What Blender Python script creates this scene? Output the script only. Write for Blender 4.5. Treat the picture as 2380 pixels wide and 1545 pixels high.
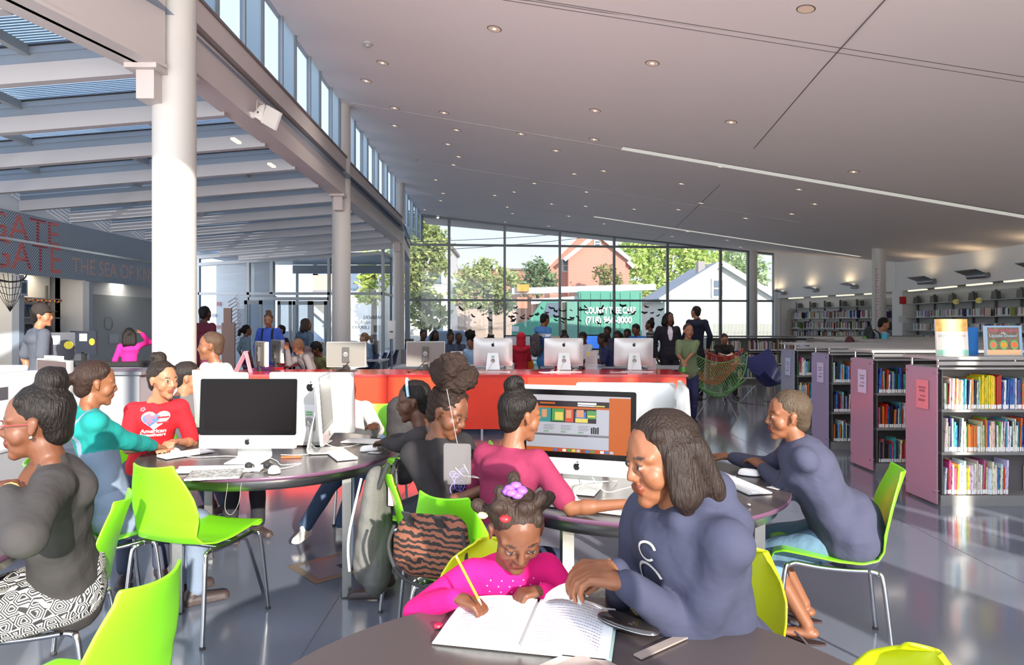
import bpy, math, random
import numpy as np
from mathutils import Vector, Matrix, noise
random.seed(7)
for _o in list(bpy.data.objects): bpy.data.objects.remove(_o)
SC = bpy.context.scene; COL = SC.collection
V = Vector; PI = math.pi; R = math.radians

# ---------------- camera, world, sun, exposure ----------------
FPX = 1587.0; CH = 1.5                      # focal length in pixels of the 2380 wide frame, camera height
cam_d = bpy.data.cameras.new('camera'); cam = bpy.data.objects.new('camera', cam_d); COL.objects.link(cam)
cam.location = (0, 0, CH); cam.rotation_euler = (R(90), 0, 0)
cam_d.sensor_width = 36; cam_d.lens = 36 * FPX / 2380; cam_d.shift_y = -22.5 / 2380
cam_d.clip_start = .05; cam_d.clip_end = 400
SC.camera = cam
SC.view_settings.view_transform = 'Standard'; SC.view_settings.look = 'None'
SC.view_settings.gamma = 1; SC.view_settings.use_curve_mapping = False
SC.view_settings.exposure = 0.24
wd = bpy.data.worlds.new('sky'); SC.world = wd; wd.use_nodes = True
nt = wd.node_tree; nt.nodes.clear()
wo = nt.nodes.new('ShaderNodeOutputWorld'); bg = nt.nodes.new('ShaderNodeBackground')
tc = nt.nodes.new('ShaderNodeTexCoord'); sp = nt.nodes.new('ShaderNodeSeparateXYZ'); cr = nt.nodes.new('ShaderNodeValToRGB')
nt.links.new(tc.outputs['Generated'], sp.inputs[0]); ma = nt.nodes.new('ShaderNodeMath'); ma.operation = 'MULTIPLY_ADD'; ma.inputs[1].default_value = .5; ma.inputs[2].default_value = .5
nt.links.new(sp.outputs['Z'], ma.inputs[0]); nt.links.new(ma.outputs[0], cr.inputs[0])
e = cr.color_ramp.elements
e[0].position = .47; e[0].color = (2.35, 2.12, 1.98, 1)        # below the horizon: glow raised to light the ceiling, standing in for sunlit paving
e[1].position = .95; e[1].color = (.62, .74, .96, 1)
q_ = e.new(.503); q_.color = (.88, .94, 1, 1)
q_ = e.new(.61); q_.color = (.72, .84, 1, 1)
nt.links.new(cr.outputs[0], bg.inputs[0]); bg.inputs[1].default_value = 2.75
nt.links.new(bg.outputs[0], wo.inputs[0])
SUN_DIR = V((-.390, .873, -.300)).normalized()
sun_d = bpy.data.lights.new('sun', 'SUN'); sun_d.energy = 9.0; sun_d.angle = R(.6); sun_d.color = (1, .92, .81)
sun = bpy.data.objects.new('sun', sun_d); COL.objects.link(sun)
sun.rotation_euler = SUN_DIR.to_track_quat('-Z', 'Y').to_euler()

def W(x, y, d):
    """a point seen at pixel x, y of the photograph, d metres in front of the camera"""
    return V(((x - 1190) * d / FPX, d, CH - (y - 750) * d / FPX))

# ---------------- materials ----------------
def lin(c):
    if isinstance(c, str):
        c = tuple(int(c[i:i+2], 16) for i in (0, 2, 4))
    out = []
    for v in c[:3]:
        v = v / 255.0
        out.append(v / 12.92 if v <= .04045 else ((v + .055) / 1.055) ** 2.4)
    return tuple(out)
MATS = {}
def mat(name, col=(200, 200, 200), rough=.5, metal=0, bump=0, bscale=40, noise_amt=0, nscale=5, spec=.5, coat=0, stretch=None, sheen=0, alpha=1, trans=0, attr=False, objcol=False, emit=0):
    if name in MATS: return MATS[name]
    m = bpy.data.materials.new(name); m.use_nodes = True; MATS[name] = m
    t = m.node_tree; b = t.nodes['Principled BSDF']
    c = lin(col); b.inputs['Base Color'].default_value = (*c, 1)
    b.inputs['Roughness'].default_value = rough; b.inputs['Metallic'].default_value = metal
    b.inputs['Specular IOR Level'].default_value = spec
    if coat: b.inputs['Coat Weight'].default_value = coat; b.inputs['Coat Roughness'].default_value = .08
    if sheen: b.inputs['Sheen Weight'].default_value = sheen
    if alpha < 1: b.inputs['Alpha'].default_value = alpha
    if trans: b.inputs['Transmission Weight'].default_value = trans
    if emit: b.inputs['Emission Color'].default_value = (*c, 1); b.inputs['Emission Strength'].default_value = emit
    src = None
    if attr:
        a = t.nodes.new('ShaderNodeAttribute'); a.attribute_name = 'Col'; src = a.outputs['Color']
    if objcol:
        a = t.nodes.new('ShaderNodeObjectInfo'); src = a.outputs['Color']
    if bump or noise_amt:
        co = t.nodes.new('ShaderNodeTexCoord'); mp = t.nodes.new('ShaderNodeMapping')
        t.links.new(co.outputs['Object'], mp.inputs[0])
        if stretch: mp.inputs['Scale'].default_value = stretch
    if noise_amt:
        n = t.nodes.new('ShaderNodeTexNoise'); n.inputs['Scale'].default_value = nscale; n.inputs['Detail'].default_value = 5
        t.links.new(mp.outputs[0], n.inputs['Vector'])
        mr = t.nodes.new('ShaderNodeMapRange'); mr.inputs[1].default_value = .3; mr.inputs[2].default_value = .7
        mr.inputs[3].default_value = 1 - noise_amt; mr.inputs[4].default_value = 1 + noise_amt
        t.links.new(n.outputs[0], mr.inputs[0])
        mx = t.nodes.new('ShaderNodeMix'); mx.data_type = 'RGBA'; mx.blend_type = 'MULTIPLY'; mx.inputs[0].default_value = 1
        if src: t.links.new(src, mx.inputs[6])
        else: mx.inputs[6].default_value = (*c, 1)
        t.links.new(mr.outputs[0], mx.inputs[7]); src = mx.outputs[2]
    if bump:
        n = t.nodes.new('ShaderNodeTexNoise'); n.inputs['Scale'].default_value = bscale; n.inputs['Detail'].default_value = 3
        t.links.new(mp.outputs[0], n.inputs['Vector'])
        bp = t.nodes.new('ShaderNodeBump'); bp.inputs['Strength'].default_value = bump; bp.inputs['Distance'].default_value = .02 if name == 'cloth' else .01
        t.links.new(n.outputs[0], bp.inputs['Height']); t.links.new(bp.outputs[0], b.inputs['Normal'])
    if src: t.links.new(src, b.inputs['Base Color'])
    return m
def glass(name, tint=(200, 210, 215), refl=.08, rough=0.0, haze=0, hazecol=(235, 240, 245)):
    if name in MATS: return MATS[name]
    m = bpy.data.materials.new(name); m.use_nodes = True; MATS[name] = m
    t = m.node_tree; t.nodes.clear()
    o = t.nodes.new('ShaderNodeOutputMaterial'); tr = t.nodes.new('ShaderNodeBsdfTransparent'); gl = t.nodes.new('ShaderNodeBsdfGlossy')
    tr.inputs[0].default_value = (*lin(tint), 1); gl.inputs['Roughness'].default_value = rough
    mx = t.nodes.new('ShaderNodeMixShader'); mx.inputs[0].default_value = refl
    src = tr.outputs[0]
    if haze:
        df = t.nodes.new('ShaderNodeBsdfTranslucent'); df.inputs[0].default_value = (*lin(hazecol), 1)
        m2 = t.nodes.new('ShaderNodeMixShader'); m2.inputs[0].default_value = haze
        t.links.new(tr.outputs[0], m2.inputs[1]); t.links.new(df.outputs[0], m2.inputs[2]); src = m2.outputs[0]
    t.links.new(src, mx.inputs[1]); t.links.new(gl.outputs[0], mx.inputs[2]); t.links.new(mx.outputs[0], o.inputs[0])
    return m
def emis(name, col, st):
    if name in MATS: return MATS[name]
    m = bpy.data.materials.new(name); m.use_nodes = True; MATS[name] = m
    t = m.node_tree; t.nodes.clear(); o = t.nodes.new('ShaderNodeOutputMaterial'); em = t.nodes.new('ShaderNodeEmission')
    em.inputs[0].default_value = (*lin(col), 1); em.inputs[1].default_value = st; t.links.new(em.outputs[0], o.inputs[0])
    return m

# ---------------- objects ----------------
def tag(o, label=None, cat=None, group=None, kind=None):
    if label: o['label'] = label
    if cat: o['category'] = cat
    if group: o['group'] = group
    if kind: o['kind'] = kind
    return o
def thing(name, label, cat, loc=(0, 0, 0), rz=0, group=None):
    o = bpy.data.objects.new(name, None); COL.objects.link(o); o.empty_display_size = .1
    o.location = loc; o.rotation_euler = (0, 0, rz)
    return tag(o, label, cat, group)
def link(name, me, parent=None):
    o = bpy.data.objects.new(name, me); COL.objects.link(o)
    if parent: o.parent = parent
    return o
def copy_tree(o, loc=None, rz=None, label=None, group=None, parent=None):
    c = o.copy(); COL.objects.link(c)
    if parent: c.parent = parent
    for ch in o.children: copy_tree(ch, parent=c)
    if loc is not None: c.location = loc
    if rz is not None: c.rotation_euler = (0, 0, rz)
    if label: c['label'] = label
    if group: c['group'] = group
    return c
def struct(name, mb, m, parent=None):
    o = mb.build(name, m, parent)
    if not parent: o['kind'] = 'structure'
    return o

class MB:
    """collects shapes into one mesh"""
    def __init__(s): s.v = []; s.f = []; s.mi = []; s.M = Matrix(); s.c = 0; s.sm = []; s.smooth = False
    def add(s, vs, fs, smooth=None):
        n = len(s.v); s.v += [tuple(s.M @ V(p)) for p in vs]
        s.f += [tuple(i + n for i in f) for f in fs]; s.mi += [s.c] * len(fs)
        s.sm += [s.smooth if smooth is None else smooth] * len(fs)
        return s
    def mt(s, i): s.c = i; return s
    def xf(s, M): s.M = M; return s
    def box(s, x0, x1, y0, y1, z0, z1):
        vs = [(x, y, z) for z in (z0, z1) for y in (y0, y1) for x in (x0, x1)]
        return s.add(vs, [(0, 2, 3, 1), (4, 5, 7, 6), (0, 1, 5, 4), (2, 6, 7, 3), (0, 4, 6, 2), (1, 3, 7, 5)], False)
    def quad(s, a, b, c, d): return s.add([a, b, c, d], [(0, 1, 2, 3)])
    def bar(s, p, q, w, h, up=(0, 0, 1)):
        p = V(p); q = V(q); a = (q - p).normalized(); u = V(up)
        r = a.cross(u)
        if r.length < 1e-4: r = V((1, 0, 0))
        r.normalize(); u = r.cross(a)
        vs = [tuple(e + r * i * w / 2 + u * j * h / 2) for e in (p, q) for i, j in ((-1, -1), (1, -1), (1, 1), (-1, 1))]
        return s.add(vs, [(0, 1, 2, 3), (4, 7, 6, 5), (0, 4, 5, 1), (1, 5, 6, 2), (2, 6, 7, 3), (3, 7, 4, 0)], False)
    def prism(s, poly, z0, z1):
        n = len(poly)
        vs = [(p[0], p[1], z0) for p in poly] + [(p[0], p[1], z1) for p in poly]
        return s.add(vs, [tuple(range(n))[::-1], tuple(range(n, 2 * n))] + [(i, (i + 1) % n, n + (i + 1) % n, n + i) for i in range(n)], False)
    def cyl(s, p, q, r0, r1=None, n=16, cap=True):
        return s.tube([p, q], r0, n, r1, cap)
    def tube(s, pts, r, n=8, r1=None, cap=True):
        pts = [V(p) for p in pts]; m = len(pts); rings = []
        u = None; vs = []; fs = []
        for i, p in enumerate(pts):
            a = (pts[min(i + 1, m - 1)] - pts[max(i - 1, 0)])
            if a.length < 1e-9: a = V((0, 0, 1))
            a.normalize()
            if u is None:
                u = a.cross(V((0, 0, 1)))
                if u.length < 1e-3: u = V((1, 0, 0))
            u = (u - a * u.dot(a)).normalized(); w = a.cross(u)
            rr = r if r1 is None else r + (r1 - r) * i / (m - 1)
            vs += [tuple(p + (u * math.cos(2 * PI * k / n) + w * math.sin(2 * PI * k / n)) * rr) for k in range(n)]
        for i in range(m - 1):
            for k in range(n):
                fs.append((i * n + k, i * n + (k + 1) % n, (i + 1) * n + (k + 1) % n, (i + 1) * n + k))
        s.add(vs, fs, True)
        if cap: s.add(vs[:n], [tuple(range(n))[::-1]], False); s.add(vs[-n:], [tuple(range(n))], False)
        return s
    def lathe(s, prof, n=24, c=(0, 0, 0)):
        vs = []; m = len(prof); fs = []
        for r, z in prof: vs += [(c[0] + r * math.cos(2 * PI * k / n), c[1] + r * math.sin(2 * PI * k / n), c[2] + z) for k in range(n)]
        for i in range(m - 1):
            for k in range(n): fs.append((i * n + k, i * n + (k + 1) % n, (i + 1) * n + (k + 1) % n, (i + 1) * n + k))
        return s.add(vs, fs, True)
    def ball(s, c, r, n=12, sc=(1, 1, 1)):
        prof = [(max(1e-4, math.cos(a)) * r, math.sin(a) * r) for a in [(-.5 + i / (n // 2)) * PI for i in range(n // 2 + 1)]]
        vs = []; m = len(prof); fs = []
        for q, z in prof: vs += [(c[0] + sc[0] * q * math.cos(2 * PI * k / n), c[1] + sc[1] * q * math.sin(2 * PI * k / n), c[2] + sc[2] * z) for k in range(n)]
        for i in range(m - 1):
            for k in range(n): fs.append((i * n + k, i * n + (k + 1) % n, (i + 1) * n + (k + 1) % n, (i + 1) * n + k))
        return s.add(vs, fs, True)
    def rbox(s, x0, x1, y0, y1, z0, z1, r, n=4):
        """box with rounded vertical-plane corners in x/z, extruded along y"""
        pts = []
        for cx, cz, a0 in ((x1 - r, z1 - r, 0), (x0 + r, z1 - r, 90), (x0 + r, z0 + r, 180), (x1 - r, z0 + r, 270)):
            for i in range(n + 1):
                a = R(a0 + 90 * i / n); pts.append((cx + r * math.cos(a), cz + r * math.sin(a)))
        k = len(pts)
        vs = [(p[0], y0, p[1]) for p in pts] + [(p[0], y1, p[1]) for p in pts]
        return s.add(vs, [tuple(range(k)), tuple(range(k, 2 * k))[::-1]] + [(i, k + i, k + (i + 1) % k, (i + 1) % k) for i in range(k)], False)
    def grid(s, fn, nu, nv, smooth=True):
        vs = [tuple(fn(i / nu, j / nv)) for j in range(nv + 1) for i in range(nu + 1)]
        w = nu + 1
        return s.add(vs, [(j * w + i, j * w + i + 1, (j + 1) * w + i + 1, (j + 1) * w + i) for j in range(nv) for i in range(nu)], smooth)
    def mesh(s, name, m):
        me = bpy.data.meshes.new(name); me.from_pydata(s.v, [], s.f)
        for x in (m if isinstance(m, (list, tuple)) else [m]): me.materials.append(x)
        me.polygons.foreach_set('material_index', s.mi); me.polygons.foreach_set('use_smooth', s.sm)
        me.update(); return me
    def build(s, name, m, parent=None): return link(name, s.mesh(name, m), parent)

def text_mesh(txt, size, extr=.001, bold=0, cache={}):
    cu = bpy.data.curves.new('writing', 'FONT'); cu.body = txt; cu.size = size; cu.extrude = extr; cu.offset = bold
    cu.align_x = 'CENTER'; cu.align_y = 'CENTER'; cu.resolution_u = 3
    o = bpy.data.objects.new('writing', cu); COL.objects.link(o)
    dg = bpy.context.evaluated_depsgraph_get(); dg.update()
    me = bpy.data.meshes.new_from_object(o.evaluated_get(dg))
    bpy.data.objects.remove(o); return me
def writing(txt, size, m, parent, loc, rot=(R(90), 0, 0), extr=.001, bold=0, sx=1, name='lettering', width=None):
    me = text_mesh(txt, size, extr, bold)
    me.materials.clear(); me.materials.append(m)
    o = link(name, me, parent); o.location = loc; o.rotation_euler = rot
    if width:
        w = max(v.co.x for v in me.vertices) - min(v.co.x for v in me.vertices); sx = sx * width / max(w, 1e-4)
    o.scale = (sx, 1, 1); return o
def smoothpath(pts, n=6):
    pts = [V(p) for p in pts]; out = []
    for i in range(len(pts) - 1):
        p0 = pts[max(i - 1, 0)]; p1 = pts[i]; p2 = pts[i + 1]; p3 = pts[min(i + 2, len(pts) - 1)]
        for k in range(n):
            t = k / n
            out.append(.5 * ((2 * p1) + (-p0 + p2) * t + (2 * p0 - 5 * p1 + 4 * p2 - p3) * t * t + (-p0 + 3 * p1 - 3 * p2 + p3) * t ** 3))
    out.append(pts[-1]); return out
# ---------------- building shell ----------------
M_wall = mat('white_paint', (226, 226, 224), .6, bump=.03)
M_ceil = mat('ceiling_paint', (236, 227, 224), .75, bump=.02, bscale=8)
M_floor = mat('linoleum', (108, 115, 130), .15, noise_amt=.03, nscale=2, spec=.8, coat=.35)
M_white = mat('white_steel', (176, 175, 176), .4)
M_beam = mat('beam_paint', (186, 178, 176), .45)
M_alu = mat('anodised_aluminium', (150, 156, 160), .4, .6)
M_dkalu = mat('mullion_grey', (120, 126, 130), .45, .5)
M_dark = mat('dark_gasket', (40, 40, 42), .6)
G_front = glass('front_glass', (164, 166, 168), .05, haze=.03)
G_entry = glass('entry_glass', (222, 228, 234), .05, haze=.02)
G_cler = glass('clerestory_glass', (168, 176, 186), .05)
G_roof = glass('roof_glass', (172, 184, 200), .08, haze=.12, hazecol=(150, 180, 205))
M_fin = glass('frosted_panel', (40, 50, 60), .04, .3, haze=.93, hazecol=(120, 134, 144))

mb = MB(); mb.box(-16, 13.5, -.6, 28, -.2, 0); struct('floor', mb, M_floor)
# thin joint lines of the linoleum sheets
mb = MB()
for x in (-2.9, -.95, 1.0, 2.95, 4.9): mb.box(x, x + .004, .2, 20, .0002, .0009)
struct('trim_10', mb, mat('floor_seam', (80, 88, 102), .4))

CY = [(-.5, 5.55, .158), (7.5, 5.55, .158), (12.3, 5.5, .170), (20.4, 5.5, .150), (26.6, 5.5, .097), (28.2, 5.5, .09)]
def cz(X, Y):
    for (a, za, ma), (b, zb, mbb) in zip(CY, CY[1:]):
        if Y <= b or b == 28.2:
            t = max(0, min(1, (Y - a) / (b - a))); z = za + (zb - za) * t; m = ma + (mbb - ma) * t
            return z - m * (X + 3.05)
def colX(Y): return -2.98 - .0205 * (Y - 6.03)          # the line of columns
mb = MB()
def cf(off):
    def f(u, v):
        Y = -.5 + 28.5 * v; X0 = colX(Y) - (.08 if Y > 5.6 else .08 + (5.6 - Y) * .02); X = X0 + (13.3 - X0) * u
        return (X, Y, cz(X, Y) + off)
    return f
mb.grid(cf(0), 16, 40); mb.grid(cf(.35), 16, 40)
mb.quad(cf(0)(0, 0), cf(0)(1, 0), cf(.35)(1, 0), cf(.35)(0, 0)); 
struct('ceiling', mb, M_ceil)
# ceiling joints
def cline(pts, w, m, nm, drop=.002, th=.004):
    mb = MB()
    for (a, b) in zip(pts, pts[1:]):
        n = 8
        for i in range(n):
            p = [a[0] + (b[0] - a[0]) * i / n, a[1] + (b[1] - a[1]) * i / n]; q = [a[0] + (b[0] - a[0]) * (i + 1) / n, a[1] + (b[1] - a[1]) * (i + 1) / n]
            mb.bar((*p, cz(*p) - drop), (*q, cz(*q) - drop), w, th)
    return struct(nm, mb, m)
M_joint = mat('ceiling_joint', (105, 99, 97), .7); M_joint2 = mat('ceiling_joint_light', (205, 200, 196), .6)
cline([(-3, 7.45), (11.9, 7.45)], .012, M_joint, 'trim_11', .002, .006); cline([(-3, 7.57), (11.9, 7.57)], .012, M_joint, 'trim_12', .002, .006)
cline([(-3, 7.51), (11.9, 7.51)], .05, mat('ceiling_joint_mid', (150, 143, 141), .7), 'trim_13', .001, .003)
cline([(3.05, 2), (5.4, 26)], .012, M_joint, 'trim_14')
cline([(-2.9, 12.35), (2.0, 12.35)], .015, M_joint2, 'trim_15'); cline([(-2.9, 16.4), (7.6, 16.4)], .03, M_joint2, 'trim_16')
cline([(-2.9, 20.5), (2.4, 20.5)], .03, M_joint2, 'trim_17'); cline([(-2.9, 23.4), (6, 23.4)], .02, M_joint2, 'trim_18')
# recessed luminous slots
M_slot = mat('slot_light', (236, 236, 226), .5, emit=.42)
def slot(x0, x1, y, w, label):
    t = thing('ceiling_strip_light', label, 'ceiling light', (x0, y, cz(x0, y)))
    for nm, m, ww, dz in (('diffuser', M_slot, w, .004), ('frame', M_joint, w + .03, .001)):
        mb = MB(); n = 14
        for i in range(n):
            a = x0 + (x1 - x0) * i / n; b = x0 + (x1 - x0) * (i + 1) / n
            mb.bar((a - x0, 0, cz(a, y) - cz(x0, y) - dz), (b - x0, 0, cz(b, y) - cz(x0, y) - dz), ww, .004)
        mb.build(nm, m, t)
slot(1.98, 10.6, 12.3, .20, 'long wide white strip light in the ceiling, the nearer of the two')
slot(2.45, 10.4, 20.4, .17, 'narrow distant white strip light in the ceiling above the window wall')

# side, rear and back walls (with the soffits over the shelving niches)
mb = MB()
A0 = (10.75, 12.0); A1 = (11.6, 20.5)
def wallseg(mb, a, b, z0, z1f, th=.15):
    a = V((a[0], a[1])); b = V((b[0], b[1])); d = (b - a).normalized(); n = V((d.y, -d.x)) * th
    za = z1f(a); zb = z1f(b)
    vs = [(a.x, a.y, z0), (b.x, b.y, z0), (b.x + n.x, b.y + n.y, z0), (a.x + n.x, a.y + n.y, z0),
          (a.x, a.y, za), (b.x, b.y, zb), (b.x + n.x, b.y + n.y, zb), (a.x + n.x, a.y + n.y, za)]
    mb.add(vs, [(0, 1, 2, 3), (4, 7, 6, 5), (0, 4, 5, 1), (1, 5, 6, 2), (2, 6, 7, 3), (3, 7, 4, 0)], False)
top = lambda p: cz(p[0], p[1]) + .1
SOF = 2.45
wallseg(mb, (10.1, 5.5), A1, SOF, top); wallseg(mb, (9.5, -.5), (10.1, 5.5), 0, top)
nrm = V((.993, -.1, 0))
wallseg(mb, (10.1 + .5, 5.5), (A1[0] + .5, A1[1]), 0, lambda p: SOF + .02)
mb.add([(10.1, 5.5, SOF), (A1[0], A1[1], SOF), (A1[0] + .6, A1[1], SOF), (10.7, 5.5, SOF)], [(0, 1, 2, 3)])
struct('wall_right', mb, M_wall)
mb = MB(); mb.box(11.62, 12.6, 20.4, 20.8, 0, 3.6); mb.box(11.55, 12.15, 20.2, 20.75, 0, SOF); struct('wall_pier', mb, M_wall)
B0 = (10.42, 26.6); B1 = (11.75, 20.7)
mb = MB(); wallseg(mb, (B1[0], B1[1]), B0, SOF, top, -.15)
bn = V((B0[1] - B1[1], B1[0] - B0[0])).normalized() * .55
wallseg(mb, (B1[0] + bn.x, B1[1] + bn.y), (B0[0] + bn.x, B0[1] + bn.y), 0, lambda p: SOF + .02, -.1)
mb.add([(B1[0], B1[1], SOF), (B0[0], B0[1], SOF), (B0[0] + bn.x, B0[1] + bn.y, SOF), (B1[0] + bn.x, B1[1] + bn.y, SOF)], [(0, 1, 2, 3)])
wallseg(mb, B0, (B0[0] + bn.x, B0[1] + bn.y), 0, lambda p: SOF, .1)
mb.box(10.2, 10.42, 26.5, 26.7, 0, 4.3)
struct('wall_back', mb, M_wall)
# warm skirt / niche end panel with noticeboard
# unseen rear wall: piers, mullions and solid stretch placed to shape the sun patches
mb = MB()
def pier(x0, x1): mb.prism([(x0, -.6), (x1, -.6), (x1, -.45), (x0, -.45)], 0, cz((x0 + x1) / 2, -.5) + .2)
for a, b in ((3.45, 4.45), (5.5, 5.8), (5.98, 6.33), (6.52, 13.3)): pier(a, b)
for x in (-6.5, -4.6, -2.6, -.7, 1.15, 2.6): pier(x, x + .07)
mb.box(-8.3, -8.2, -.6, 8.0, 0, 4.6)
struct('wall_rear', mb, M_wall)

# columns
M_col = mat('column_paint', (190, 188, 184), .38)
def column(x, y, r, z, name='column_1'):
    mb = MB(); mb.cyl((x, y, 0), (x, y, z), r, n=40, cap=False); mb.lathe([(r + .005, 0), (r + .005, .02)], 40, (x, y, 0))
    return struct(name, mb, M_col)
column(-2.98, 6.03, .178, 5.6, 'column_1'); column(-3.15, 12.6, .168, 5.6, 'column_2'); column(-3.27, 19.7, .168, 5.6, 'column_3')
column(9.94, 18.5, .17, cz(9.94, 18.5) + .05, 'column_4'); column(9.05, 25.6, .14, 4.6, 'column_5')

# main beams between columns: web with flanges, groove and brackets
def mainbeam(a, b, nm):
    """a, b plan points; beam bottom 3.8, up to the clerestory sill"""
    mb = MB()
    a = V((*a, 0)); b = V((*b, 0)); d = (b - a).normalized(); n = V((d.y, -d.x, 0))          # n points into the room
    def seg(o0, o1, z0, z1, mi=0):
        mb.mt(mi); q = [a + n * o0, b + n * o0, b + n * o1, a + n * o1]
        vs = [(p.x, p.y, z0) for p in q] + [(p.x, p.y, z1) for p in q]
        mb.add(vs, [(0, 3, 2, 1), (4, 5, 6, 7), (0, 1, 5, 4), (1, 2, 6, 5), (2, 3, 7, 6), (3, 0, 4, 7)], False)
    seg(-.13, .13, 3.80, 3.835); seg(-.10, .10, 3.835, 4.2); seg(-.10, .06, 4.2, 4.27, 1); seg(-.12, .12, 4.27, 4.5)
    seg(-.13, .14, 4.5, 4.53, 1)
    return struct(nm, mb, [M_beam, mat('beam_groove', (112, 104, 104), .6)])
mainbeam((-3.03, 6.15), (-3.14, 12.45), 'beam_1'); mainbeam((-3.17, 12.75), (-3.27, 19.55), 'beam_2')
mainbeam((-3.33, 19.85), (-3.9, 25.4), 'beam_3')
mb = MB()
for (x, y) in ((-3.06, 6.3), (-3.12, 12.3), (-3.26, 19.4)):
    mb.box(x - .13, x + .13, y - .15, y + .1, 3.76, 3.8); mb.box(x - .08, x + .08, y - .07, y + .1, 3.52, 3.76)
mb.box(-3.22, -2.95, 5.66, 5.9, 3.62, 3.66); mb.box(-3.15, -3.0, 5.72, 5.9, 3.38, 3.62)
struct('trim_20', mb, M_beam)
# near beam to the upper left of the first column
mb = MB(); a = V((-3.08, 5.83, 0)); b = V((-4.45, 0.0, 0)); d = (b - a).normalized(); n = V((d.y, -d.x, 0))
for o0, o1, z0, z1 in ((-.16, .16, 3.66, 3.69), (-.02, .02, 3.66, 4.3), (-.16, .16, 4.27, 4.3), (-.14, .13, 3.69, 4.27)):
    q = [a + n * o0, b + n * o0, b + n * o1, a + n * o1]
    mb.add([(p.x, p.y, z0) for p in q] + [(p.x, p.y, z1) for p in q], [(0, 3, 2, 1), (4, 5, 6, 7), (0, 1, 5, 4), (1, 2, 6, 5), (2, 3, 7, 6), (3, 0, 4, 7)], False)
mb.box(-3.2, -2.95, 5.7, 5.9, 4.3, 4.7)
struct('beam_4', mb, M_beam)

# clerestory: glass panes and frosted panels alternating above the beams
Y = 2.33; k = 0; posts = MB(); panes = MB(); fins = MB()
while Y < 25.2:
    y0, y1, y2 = Y, Y + .60, Y + 1.33
    for (p, q, tgt) in ((y0, y1, fins), (y1, y2, panes)):
        x0 = colX(p); x1 = colX(q)
        tgt.add([(x0, p, 4.53), (x1, q, 4.53), (x1, q, cz(x1, q) + .02), (x0, p, cz(x0, p) + .02)], [(0, 1, 2, 3)])
    for p in (y0, y1):
        posts.box(colX(p) - .03, colX(p) + .03, p - .018, p + .018, 4.53, cz(colX(p), p))
    Y += 1.33
struct('window_1', panes, G_cler); struct('window_2', fins, M_fin); struct('window_3', posts, M_alu)

# ---------------- atrium: sloping cross beams, glass roof, left wall ----------------
def az(X): return 3.36 + .08 * (X + 8.2)          # underside of the cross beams
k = 0
for i in range(-4, 9):
    y = 10.1 + 1.3 * i
    if y > 20.5: break
    xr = colX(y) - .13 if y > 6.3 else -3.25 - (5.83 - min(y, 5.83)) * .235 - .15
    mb = MB()
    for (z0, z1, w, mi) in ((0, .17, .10, 0), (.17, .27, .03, 1), (.27, .33, .06, 1), (.33, .35, .075, 2)):
        mb.mt(mi)
        vs = []
        for X in (-8.2, xr):
            for yy, zz in ((y - w / 2, z0), (y + w / 2, z0), (y + w / 2, z1), (y - w / 2, z1)): vs.append((X, yy, az(X) + zz))
        mb.add(vs, [(0, 1, 2, 3), (4, 7, 6, 5), (0, 4, 5, 1), (1, 5, 6, 2), (2, 6, 7, 3), (3, 7, 4, 0)], False)
    k += 1; struct('beam_%d' % (10 + k), mb, [M_white, mat('glazing_bar', (140, 152, 164), .45, .3), M_dark])
mb = MB()
for i in range(-4, 9):
    y = 10.1 + 1.3 * i
    for x in ((-7.0, -5.4) if i % 2 else (-6.2, -4.4)):
        mb.bar((x, y, az(x) + .3), (x, y + 1.3, az(x) + .3), .07, .09)
struct('trim_21', mb, mat('purlin_grey', (150, 158, 160), .45, .3))
mb = MB(); mb.add([(-9.9, 2, az(-9.9) + .36), (-2.9, 2, az(-2.9) + .36), (-2.9, 21.3, az(-2.9) + .36), (-9.9, 21.3, az(-9.9) + .36)], [(0, 1, 2, 3)])
struct('window_4', mb, G_roof)
mb = MB()                                        # corrugated perforated sunscreen lying over the roof glass
for i in range(0, 124):
    y = 4.4 + i * .05
    mb.bar((-8.2, y, az(-8.2) + .47), (-3.3, y, az(-3.3) + .47), .020, .008)
for i in range(0, 50):
    y = 10.6 + i * .22
    mb.bar((-9.8, y, az(-9.8) + .47), (-3.4, y, az(-3.4) + .47), .15, .012)
struct('roof_screen', mb, mat('screen_metal', (160, 170, 178), .4, .6))
# left wall with fascia carrying the perforated sign
mb = MB()
mb.box(-8.45, -8.3, 8.0, 17.0, 3.15, 3.75); 
def niche(y0, y1, depth, z): 
    mb.box(-8.3 - depth, -8.2 - depth, y0, y1, 0, 2.4)
mb.box(-8.5, -8.3, 7.9, 10.0, 0, 2.4)
mb.box(-9.7, -9.6, 9.9, 17.2, 0, 2.5); mb.box(-9.7, -8.3, 9.9, 10.0, 0, 2.5)
mb.box(-9.6, -8.3, 11.42, 11.5, 0, 2.5)
mb.box(-8.9, -8.8, 11.5, 13.0, 0, 2.5)          # back of the shelf niche
mb.box(-9.6, -8.3, 13.3, 13.4, 0, 2.5); mb.box(-8.9, -8.8, 13.3, 17.2, 0, 2.5); mb.box(-9.6, -8.3, 17.1, 17.2, 0, 3.7)
mb.box(-9.7, -8.3, 7.9, 17.2, 2.4, 2.5)
struct('wall_left', mb, M_wall)
mb = MB()
for y in (10.0, 11.42, 13.3): mb.box(-8.32, -8.2, y - .06, y + .06, 0, 2.3)
struct('trim_22', mb, mat('niche_post', (165, 172, 182), .4))
mb = MB(); mb.box(-8.8, -8.75, 13.5, 16.9, 0, 2.1); struct('door_1', mb, mat('closed_panel_door', (176, 180, 176), .5))

def frame_rect(mb, p, q, z0, z1, w=.06, dpt=.09):
    pass
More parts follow.
